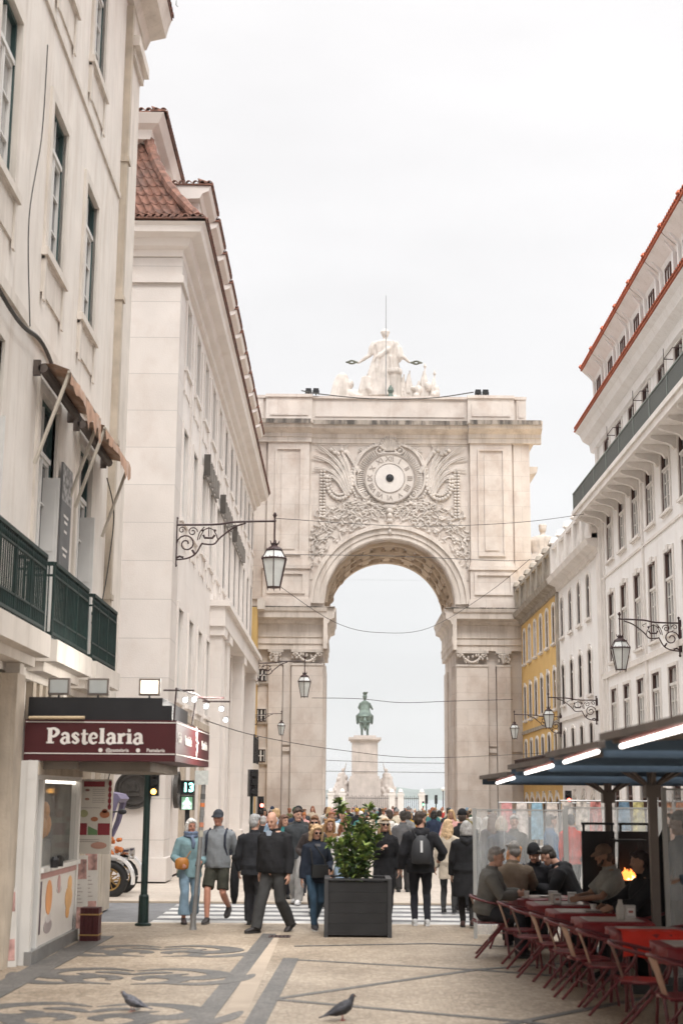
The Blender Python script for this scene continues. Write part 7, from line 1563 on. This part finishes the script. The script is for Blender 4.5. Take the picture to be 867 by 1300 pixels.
# clear windscreens
scr = clear_mat('smeared_clear_plastic', (.60, .62, .62), .30, .12)
def screen(loc, rz, w_, h, lab, posts=True):
    o = thing('plastic_windscreen', lab, 'windscreen', loc, rz, 'clear plastic windscreens round the terrace'); m = M(); m.box(0, w_, -.004, .004, .06, h); m.build('sheet', scr, o)
    m = M(); m.box(-.025, .025, -.02, .02, 0, h+.02); m.box(w_-.025, w_+.025, -.02, .02, 0, h+.02); m.box(.025, w_-.025, -.012, .012, h-.01, h+.01); m.build('frame', mat('pale_grey_frame', (.35, .35, .34), .4), o); return o
screen((2.02, 21.7, 0), 0, 1.35, 1.86, 'left end clear plastic windscreen beside the grey haired woman in black'); screen((3.4, 21.75, 0), 0, 1.4, 1.9, 'middle clear plastic windscreen behind the diners'); screen((4.85, 21.75, 0), 0, 1.5, 1.9, 'right far plastic windscreen behind the black board')
screen((3.72, 16.6, 0), R(4), 1.4, 2.15, 'near clear plastic windscreen with the waiter standing behind it')
# tables
tabm = mat('pale_sheen_top', (.5, .42, .38), .3, var=.2, vs=5, bump=0, coat=.3)  # pale colour stands in for the reflection on the red table tops
def table(loc, lab, proto=None, rz=0):
    if proto: return copy_tree(proto, loc=loc, rz=rz, label=lab)
    o = thing('cafe_table', lab, 'table', loc, rz, 'red cafe tables on the terrace'); m = M()
    m.box(-.36, .36, -.36, .36, .715, .74); m.build('tabletop', redcloth, o)
    for sx in (-1, 1):
        for sy in (-1, 1): M().tube([(sx*.3, sy*.3, .715), (sx*.34, sy*.34, 0)], .017, 6).build('leg', chairred, o)
    m = M(); m.box(-.3, .3, -.31, -.29, .66, .714); m.box(-.3, .3, .29, .31, .66, .714); m.build('apron', chairred, o); return o
T0 = table((2.72, 19.55, 0), 'farthest red cafe table where the woman in grey sits')
TL = [((2.78, 18.4, 0), 'second farthest cafe table with napkin holders'), ((2.86, 17.2, 0), 'third cafe table from the far end of the row'), ((2.98, 16.05, 0), 'fourth cafe table from the far end holding the glass bottle'), ((3.14, 14.85, 0), 'fifth cafe table with the folded red cloth over its edge'), ((3.3, 13.45, 0), 'nearest cafe table by the grey planter')]
for l_, s_ in TL: table(l_, s_, T0, R(random.uniform(-3, 3)))
def tcloth(loc, lab, rz=0):
    o = thing('tablecloth', lab, 'tablecloth', loc, rz, 'red tablecloths'); m = M(); n = 40; rs = []
    for r_, z in ((.30, .746), (.40, .744), (.415, .735), (.42, .68), (.43, .60)):
        r2 = []
        for k in range(n):
            t = 2*pi*k/n; q = 1/max(abs(cos(t)), abs(sin(t)))**.8; w_ = 1+(.03*sin(9*t+2) if z < .7 else 0); r2.append((r_*q*w_*cos(t), r_*q*w_*sin(t), z))
        rs.append(r2)
    m.rings([[(x*.02, y*.02, .746) for x, y, z in rs[0]]]+rs, False); m.build('cloth', redcloth, o, 50)
    m = M(); m.box(-.30, .30, -.28, .28, .748, .753); m.build('sheen_sheet', tabm, o); return o  # added pale sheet, paints the reflection on top of the cloth
for (l_, _), s_ in zip([((2.72, 19.55, 0), '')]+TL, ('red cloth on the farthest table', 'red cloth on the table with two napkin holders', 'red cloth on the third table from the far end', 'red cloth on the table with the glass bottle', 'red cloth on the fifth table', 'red cloth on the nearest table')): tcloth(l_, s_+' of the terrace')
# chairs
def chair(loc=None, rz=0, lab=None, proto=None):
    if proto: return copy_tree(proto, loc=loc, rz=rz, label=lab)
    o = thing('cafe_chair', lab, 'chair', loc, rz, 'dark red metal cafe chairs')     # faces +x
    m = M(); n = 14; P = [(.20*cos(2*pi*k/n)*(1.0), .20*sin(2*pi*k/n)) for k in range(n)]; m.prism([(max(-.19, min(.2, x*1.15)), max(-.2, min(.2, y*1.15))) for x, y in P], .435, .45); m.build('seat', seatred, o, 30)
    # arm and back rail: one bent tube
    a = smoothpts([(.24, -.26, .50), (.27, -.26, .60), (.22, -.26, .655), (.05, -.265, .69), (-.14, -.24, .73), (-.245, -.12, .76), (-.265, 0, .77), (-.245, .12, .76), (-.14, .24, .73), (.05, .265, .69), (.22, .26, .655), (.27, .26, .60), (.24, .26, .50)], 5)
    M().tube(a, .017, 7).build('arm_rail', chairred, o, 60)
    bk = M(); rs = []
    for z, k_ in ((.755, 1), (.62, .75), (.46, .5)):
        rs.append([(-.265+.20*(1-k_)+.012*abs(u), u*.11*k_**.5, z) for u in (-1, -.5, 0, .5, 1)])
    V_ = [p for r in rs for p in r]; F_ = [(j*5+i, j*5+i+1, (j+1)*5+i+1, (j+1)*5+i) for j in range(2) for i in range(4)]; bk.add(V_, F_); bk.add([(x+.008, y, z) for x, y, z in V_], F_)
    bk.build('backrest', mat('tan_highlight_back', (.36, .22, .16), .45, var=.3, vs=6, bump=0), o, 60)  # tan colour paints the highlight on the red metal back plate
    for sy in (-1, 1):
        M().tube([(.24, sy*.26, .50), (.20, sy*.235, .44), (-.20, sy*.27, .0)], .0155, 6).build('leg', chairred, o)
        M().tube([(.19, sy*.19, .44), (.24, sy*.23, 0)], .0155, 6).build('leg', chairred, o)
        M().tube([(-.18, sy*.14, .44), (-.235, sy*.13, .47)], .0125, 6).build('back_support', chairred, o)
    m = M(); m.tube([(-.03, -.25, .2), (-.03, .25, .2)], .009, 5); m.tube([(-.17, -.19, .435), (.18, -.19, .435), (.18, .19, .435), (-.17, .19, .435)], .012, 5); m.build('stretcher', chairred, o); return o
ch = chair((2.0, 19.35, 0), R(-6), 'far red chair in which the woman in grey sits')
CL = [((2.24, 18.2, 0), 0, 'second far red cafe chair of the left row'), ((2.30, 17.35, 0), -8, 'third red cafe chair from the far end, turned slightly'), ((2.42, 16.5, 0), 5, 'fourth red cafe chair from the far end of the left row'), ((2.48, 15.75, 0), -6, 'fifth red cafe chair, level with the glass bottle'), ((2.55, 15.1, 0), 8, 'sixth red cafe chair, pushed close to the seventh'), ((2.62, 14.5, 0), -4, 'seventh red cafe chair just behind the nearest one'), ((2.72, 13.35, 0), -12, 'nearest red cafe chair at the bottom right'), ((2.85, 12.3, 0), 6, 'red cafe chair beside the grey planter at the picture edge')]
for l_, a_, s_ in CL: chair(l_, R(a_), s_, ch)
for l_, a_, s_ in (((3.42, 18.35, 0), 182, 'red chair of the man in the tan cap'), ((3.55, 17.1, 0), 176, 'red chair of the man in black facing left'), ((2.42, 20.35, 0), 60, 'red chair of the man in the brown jacket'), ((3.25, 20.6, 0), 200, 'red chair at the back under the hooded diner'), ((3.75, 15.7, 0), 178, 'empty red chair across from the glass bottle'), ((2.85, 20.95, 0), 250, 'red chair of the diner in the black beanie')): chair(l_, R(a_), s_, ch)
# tableware
def napkins(loc, lab, rz):
    o = thing('napkin_holder', lab, 'napkin holder', loc, rz, 'napkin holders on the tables'); m = M(); m.box(-.055, .055, -.04, .04, 0, .13); m.build('body', mat('brushed_metal_holder', (.45, .43, .41), .4, metal=.5), o); m = M(); m.box(-.04, .04, -.044, -.0405, .02, .10); m.build('label_card', mat('white_card', (.65, .62, .6), .6), o); m = M(); m.box(-.025, .025, -.0455, -.0442, .05, .075); m.build('printed_mark', mat('printed_red', (.35, .12, .1), .6), o)
napkins((2.68, 18.1, .755), 'front silver napkin holder of the three together', R(15)); napkins((2.72, 18.6, .755), 'rear silver napkin holder of the three together', R(0)); napkins((2.92, 18.35, .755), 'right silver napkin holder of the three together', R(-10)); napkins((3.22, 16.25, .755), 'silver napkin holder behind the glass bottle', R(5))
def lathe_thing(name, lab, cat, loc, prof, ms, grp=None, n=14): o = M().lathe(prof, (0, 0, 0), n).build(name, ms, None, 40); o.location = loc; return tag(o, lab, cat, grp)
lathe_thing('bottle', 'clear glass bottle with pale label on the fourth table', 'bottle', (3.06, 15.95, .755), [(.045, 0), (.05, .02), (.05, .12), (.028, .17), (.022, .2), (.026, .21)], mat('pale_glass_bottle', (.42, .40, .37), .15, bump=0, coat=.5))
lathe_thing('coffee_cup', 'small white coffee cup on the third table', 'cup', (3.0, 17.3, .755), [(.03, 0), (.03, .02), (.042, .06), (.045, .065)], mat('white_china', (.7, .68, .66), .2, bump=0), 'cups on the terrace tables'); lathe_thing('coffee_cup', 'white cup held by the woman in the grey jacket', 'cup', (2.46, 19.2, .755), [(.03, 0), (.03, .02), (.04, .09)], MATS['white_china'], 'cups on the terrace tables')
for x, y, s_ in ((2.75, 19.4, 'large pale plate on the farthest table'), (2.95, 17.0, 'pale plate on the third table'), (3.3, 18.5, 'small pale plate before the man in the tan cap')): lathe_thing('plate', s_, 'plate', (x, y, .755), [(.06, 0), (.11, .012), (.12, .018), (.1, .016)], MATS['white_china'], 'plates on the terrace tables')
# red cloth folded over the near table edge
o = thing('folded_cloth', 'bright red folded cloth hanging over the edge of the fifth table', 'cloth', (2.98, 14.55, 0)); m = M(); n = 14; V_ = []
for j, (dy, z) in enumerate(((.25, .76), (.02, .77), (-.10, .765), (-.13, .70), (-.135, .60), (-.14, .53))):
    for i in range(n): u = -.2+.62*i/(n-1); V_.append((u, dy+.012*sin(i*1.7+j), z+(.012*sin(i*.9) if j == 5 else 0)))
F_ = [(j*n+i, j*n+i+1, (j+1)*n+i+1, (j+1)*n+i) for j in range(5) for i in range(n-1)]; m.add(V_, F_); m.add([(x, y+.01, z-.006) for x, y, z in V_], F_); m.build('cloth', mat('bright_red_cloth', (.62, .03, .015), .7, bump=.2, bs=8), o, 60)
# grey planter at the bottom right
o = thing('grey_planter', 'grey green metal planter panel in the bottom right corner', 'planter', (3.55, 12.1, 0)); m = M(); m.box(-.42, .5, -.35, .35, 0, .80); m.box(-.44, .52, -.37, .37, .80, .83); m.build('box', mat('grey_green_panel', (.12, .135, .13), .35, var=.15, vs=1.2, coat=.3), o)
# flame heaters, board
fire = mat('flame', (1, .35, .08), .5, emit=((1, .25, .05), 2.2), bump=0); firec = mat('flame_core', (1, .7, .4), .5, emit=((1, .6, .28), 3), bump=0)
def heater(loc, lab):
    o = thing('flame_heater', lab, 'heater', loc, 0, 'flame heaters on the terrace'); m = M(); m.box(-.2, .2, -.2, .2, 0, 1.0); m.box(-.22, .22, -.22, .22, 1.0, 1.03); m.build('cabinet', mat('black_cabinet', (.02, .018, .018), .4), o)
    r_ = random.Random(9)
    for nm, mt_, sc2, k in (('flame', fire, 1, 9), ('flame_core', firec, .5, 5)):
        m = M()
        for i in range(k): x = r_.uniform(-.09, .09)*sc2; y = r_.uniform(-.06, .06); h_ = r_.uniform(.07, .16)*sc2; m.tube([(x, y, 1.03), (x*1.1, y, 1.03+h_*.35), (x*.7+.01, y, 1.03+h_*.7), (x*.5+r_.uniform(-.02, .02), y, 1.03+h_)], [.02, .034*sc2+.006, .018, .002], 7)
        m.build(nm, mt_, o, 60)
    m = M(); [m.tube([(sx*.19, sy*.19, 1.03), (sx*.15, sy*.15, 1.5)], .01, 5) for sx in (-1, 1) for sy in (-1, 1)]; m.box(-.2, .2, -.2, .2, 1.5, 1.53); m.build('cage', black, o)
heater((3.70, 18.6, 0), 'flame heater burning behind the man in the tan cap'); heater((4.25, 17.75, 0), 'flame heater burning behind the near plastic screen')
o = thing('black_board', 'large black board with two handle slots standing behind the diners', 'board', (3.62, 19.0, 0)); m = M()
for x in (-.24, .24): m.box(x-.215, x+.215, -.02, .02, .5, 1.62); m.box(x-.2, x-.17, -.015, .015, 1.62, 1.7); m.box(x+.17, x+.2, -.015, .015, 1.62, 1.7); m.box(x-.215, x+.215, -.02, .02, 1.7, 1.73)
m.build('panel', black, o); m = M(); [m.box(x-.02, x+.02, -.2, .2, 0, .5) for x in (-.35, .35)]; m.build('foot', black, o)
o = thing('folded_parasol_cover', 'black draped cover sloping down beside the near screen post', 'cover', (3.72, 17.1, 0)); m = M(); robe_folds(m, [(0, 0, 0, .26, .18), (0, 0, .8, .24, .18), (-.02, 0, 1.2, .17, .14), (.08, 0, 1.5, .09, .08), (.14, 0, 1.75, .03, .03)], 24, .08, 6); m.build('cloth', cloth(BLK), o, 60)
# hanging colourful textiles and low stall behind the screens
o = thing('clothes_rail', 'rail of colourful hanging scarves and prints in front of the white shops', 'stall', (6.3, 31.5, 0)); M().tube([(-1.5, 0, 1.98), (1.6, 0, 1.98)], .02, 6).build('rail', steel, o)
for x in (-1.5, 1.6): M().tube([(x, 0, 0), (x, 0, 1.98)], .02, 6).build('post', steel, o)
rr = random.Random(6)
for k, c in enumerate(((.55, .5, .46), (.6, .55, .5), (.5, .2, .18), (.55, .5, .47), (.15, .25, .35), (.5, .45, .2), (.6, .56, .5), (.55, .22, .08), (.5, .2, .1), (.2, .25, .3))):
    m = M(); x = -1.35+.31*k; robe_folds(m, [(x, 0, 1.96, .11, .012), (x, 0, 1.6, .13, .02), (x, 0, 1.35-.25*rr.random(), .13, .03)], 20, .12, 6); m.build('scarf', mat('printed_cloth_%d' % k, c, .9, var=.7, vs=9), o, 60)
o = thing('market_stall', 'low white stall cluttered with printed textiles by the ochre house', 'stall', (5.2, 36, -.04)); m = M(); m.box(-1.2, 1.2, -.4, .4, 0, .9); m.build('counter', mat('stall_white', (.6, .57, .54), .8, var=.2, vs=4), o)
m = M(); [m.tube([(x, .4, 0), (x, .4, 2.0)], .02, 5) for x in (-1.2, 0, 1.2)]; m.tube([(-1.2, .4, 1.95), (1.2, .4, 1.95)], .02, 5); m.build('rack', steel, o)
for k, c in enumerate(((.62, .3, .3), (.6, .55, .52), (.25, .4, .5), (.62, .55, .5), (.5, .12, .1), (.6, .58, .55))):
    m = M(); x = -1.0+.38*k; robe_folds(m, [(x, .38, 1.94, .13, .012), (x, .38, 1.5, .15, .02), (x, .38, 1.05, .14, .03)], 20, .1, 6); m.build('garment', mat('garment_%d' % k, c, .9, var=.4, vs=8), o, 60)
# ---- diners
def seated(loc, rz, lab, top, hair, style, legs=(.03, .03, .035), lean=18, head=(0, 10), hands=((.14, -.42, .78), (-.14, -.42, .78)), h=1.7, width=1.1, sleeve=1, skin=None, hat=None, hs='cap', face=True, glasses=None, beard=None, hood=False, bulk=.035, female=False):
    J = skeleton(h*1.06, pelvis=(0, .04, .58), lean=max(4, lean-6), head=head, feet=((.13, -.42), (-.13, -.40)), hands=hands, width=width, knee=((.1, -.6, 1), (-.1, -.6, 1)), elbow=((.7, .5, -.5), (-.7, .5, -.5)), female=female)
    return person(loc, rz, lab, J, skin, top, dict(hem=-.05, bulk=bulk, sleeve=sleeve, hood=hood), legs, 'trousers', hair, style, hat, hs, face=face, glasses=glasses, beard=beard, seed=3)
seated((1.98, 19.3, 0), R(84), 'grey haired woman in a grey jacket sitting at the far end of the terrace', (.12, .115, .105), (.26, .24, .225), 'short', h=1.66, lean=16, head=(-14, 4), hands=((.1, -.42, .80), (-.16, -.36, .80)))
seated((2.42, 20.35, 0), R(165), 'grey haired man in a brown jacket seated with his back turned', (.15, .115, .085), (.2, .19, .18), 'short', lean=14, head=(40, 5), face=False)
seated((2.52, 21.15, 0), R(120), 'orange haired diner behind the man in the brown jacket', (.08, .06, .05), (.42, .19, .07), 'bob', lean=10, h=1.62, head=(10, 8))
seated((2.85, 20.95, 0), R(-20), 'diner in a black beanie bending over the table', (.03, .03, .033), (.03, .02, .02), 'beanie', lean=24, head=(-10, 22), hat=BLK, hs='beanie')
seated((3.25, 20.55, 0), R(-100), 'hunched diner in a black hooded top facing away', (.02, .02, .022), (.03, .025, .02), 'short', lean=30, head=(0, 20), hood=True, bulk=.05, width=1.2, face=False)
seated((3.42, 18.35, 0), R(-84), 'man in tan cap and pale grey shirt seated facing left', (.27, .27, .25), (.08, .05, .035), 'cap', lean=14, head=(0, 8), hat=(.17, .115, .085), skin=skinC, sleeve=.5, h=1.74, beard=mat('dark_beard', (.05, .033, .025), .8))
seated((3.55, 17.1, 0), R(-80), 'dark haired man in black seated facing left before the flames', (.018, .018, .02), (.025, .018, .015), 'short', lean=10, head=(0, 4), skin=skinC, h=1.70)
J = skeleton(1.90, head=(-30, 10), hands=((.2, -.25, 1.05), (-.25, -.2, .98)), width=1.15); person((3.99, 16.95, 0), R(-60), 'tall waiter in blue grey shirt and dark apron behind the near screen', J, skinC, (.10, .14, .18), dict(hem=-.1, nm='shirt'), (.03, .03, .035), 'trousers', (.03, .02, .02), 'short')
# ------------------------------------------------------------------ haze: one closed box of thin air round the whole scene
hm_ = bpy.data.materials.new('thin_haze'); hm_.use_nodes = True; hn = hm_.node_tree.nodes; hn.clear()
pv_ = hn.new('ShaderNodeVolumePrincipled'); pv_.inputs['Color'].default_value = (.86, .88, .90, 1); pv_.inputs['Density'].default_value = .00022; pv_.inputs['Anisotropy'].default_value = .2
ho = hn.new('ShaderNodeOutputMaterial'); hm_.node_tree.links.new(pv_.outputs[0], ho.inputs['Volume'])
tag(M().box(-3700, 3700, -60, 5400, -7, 60).build('haze', hm_), kind='stuff')
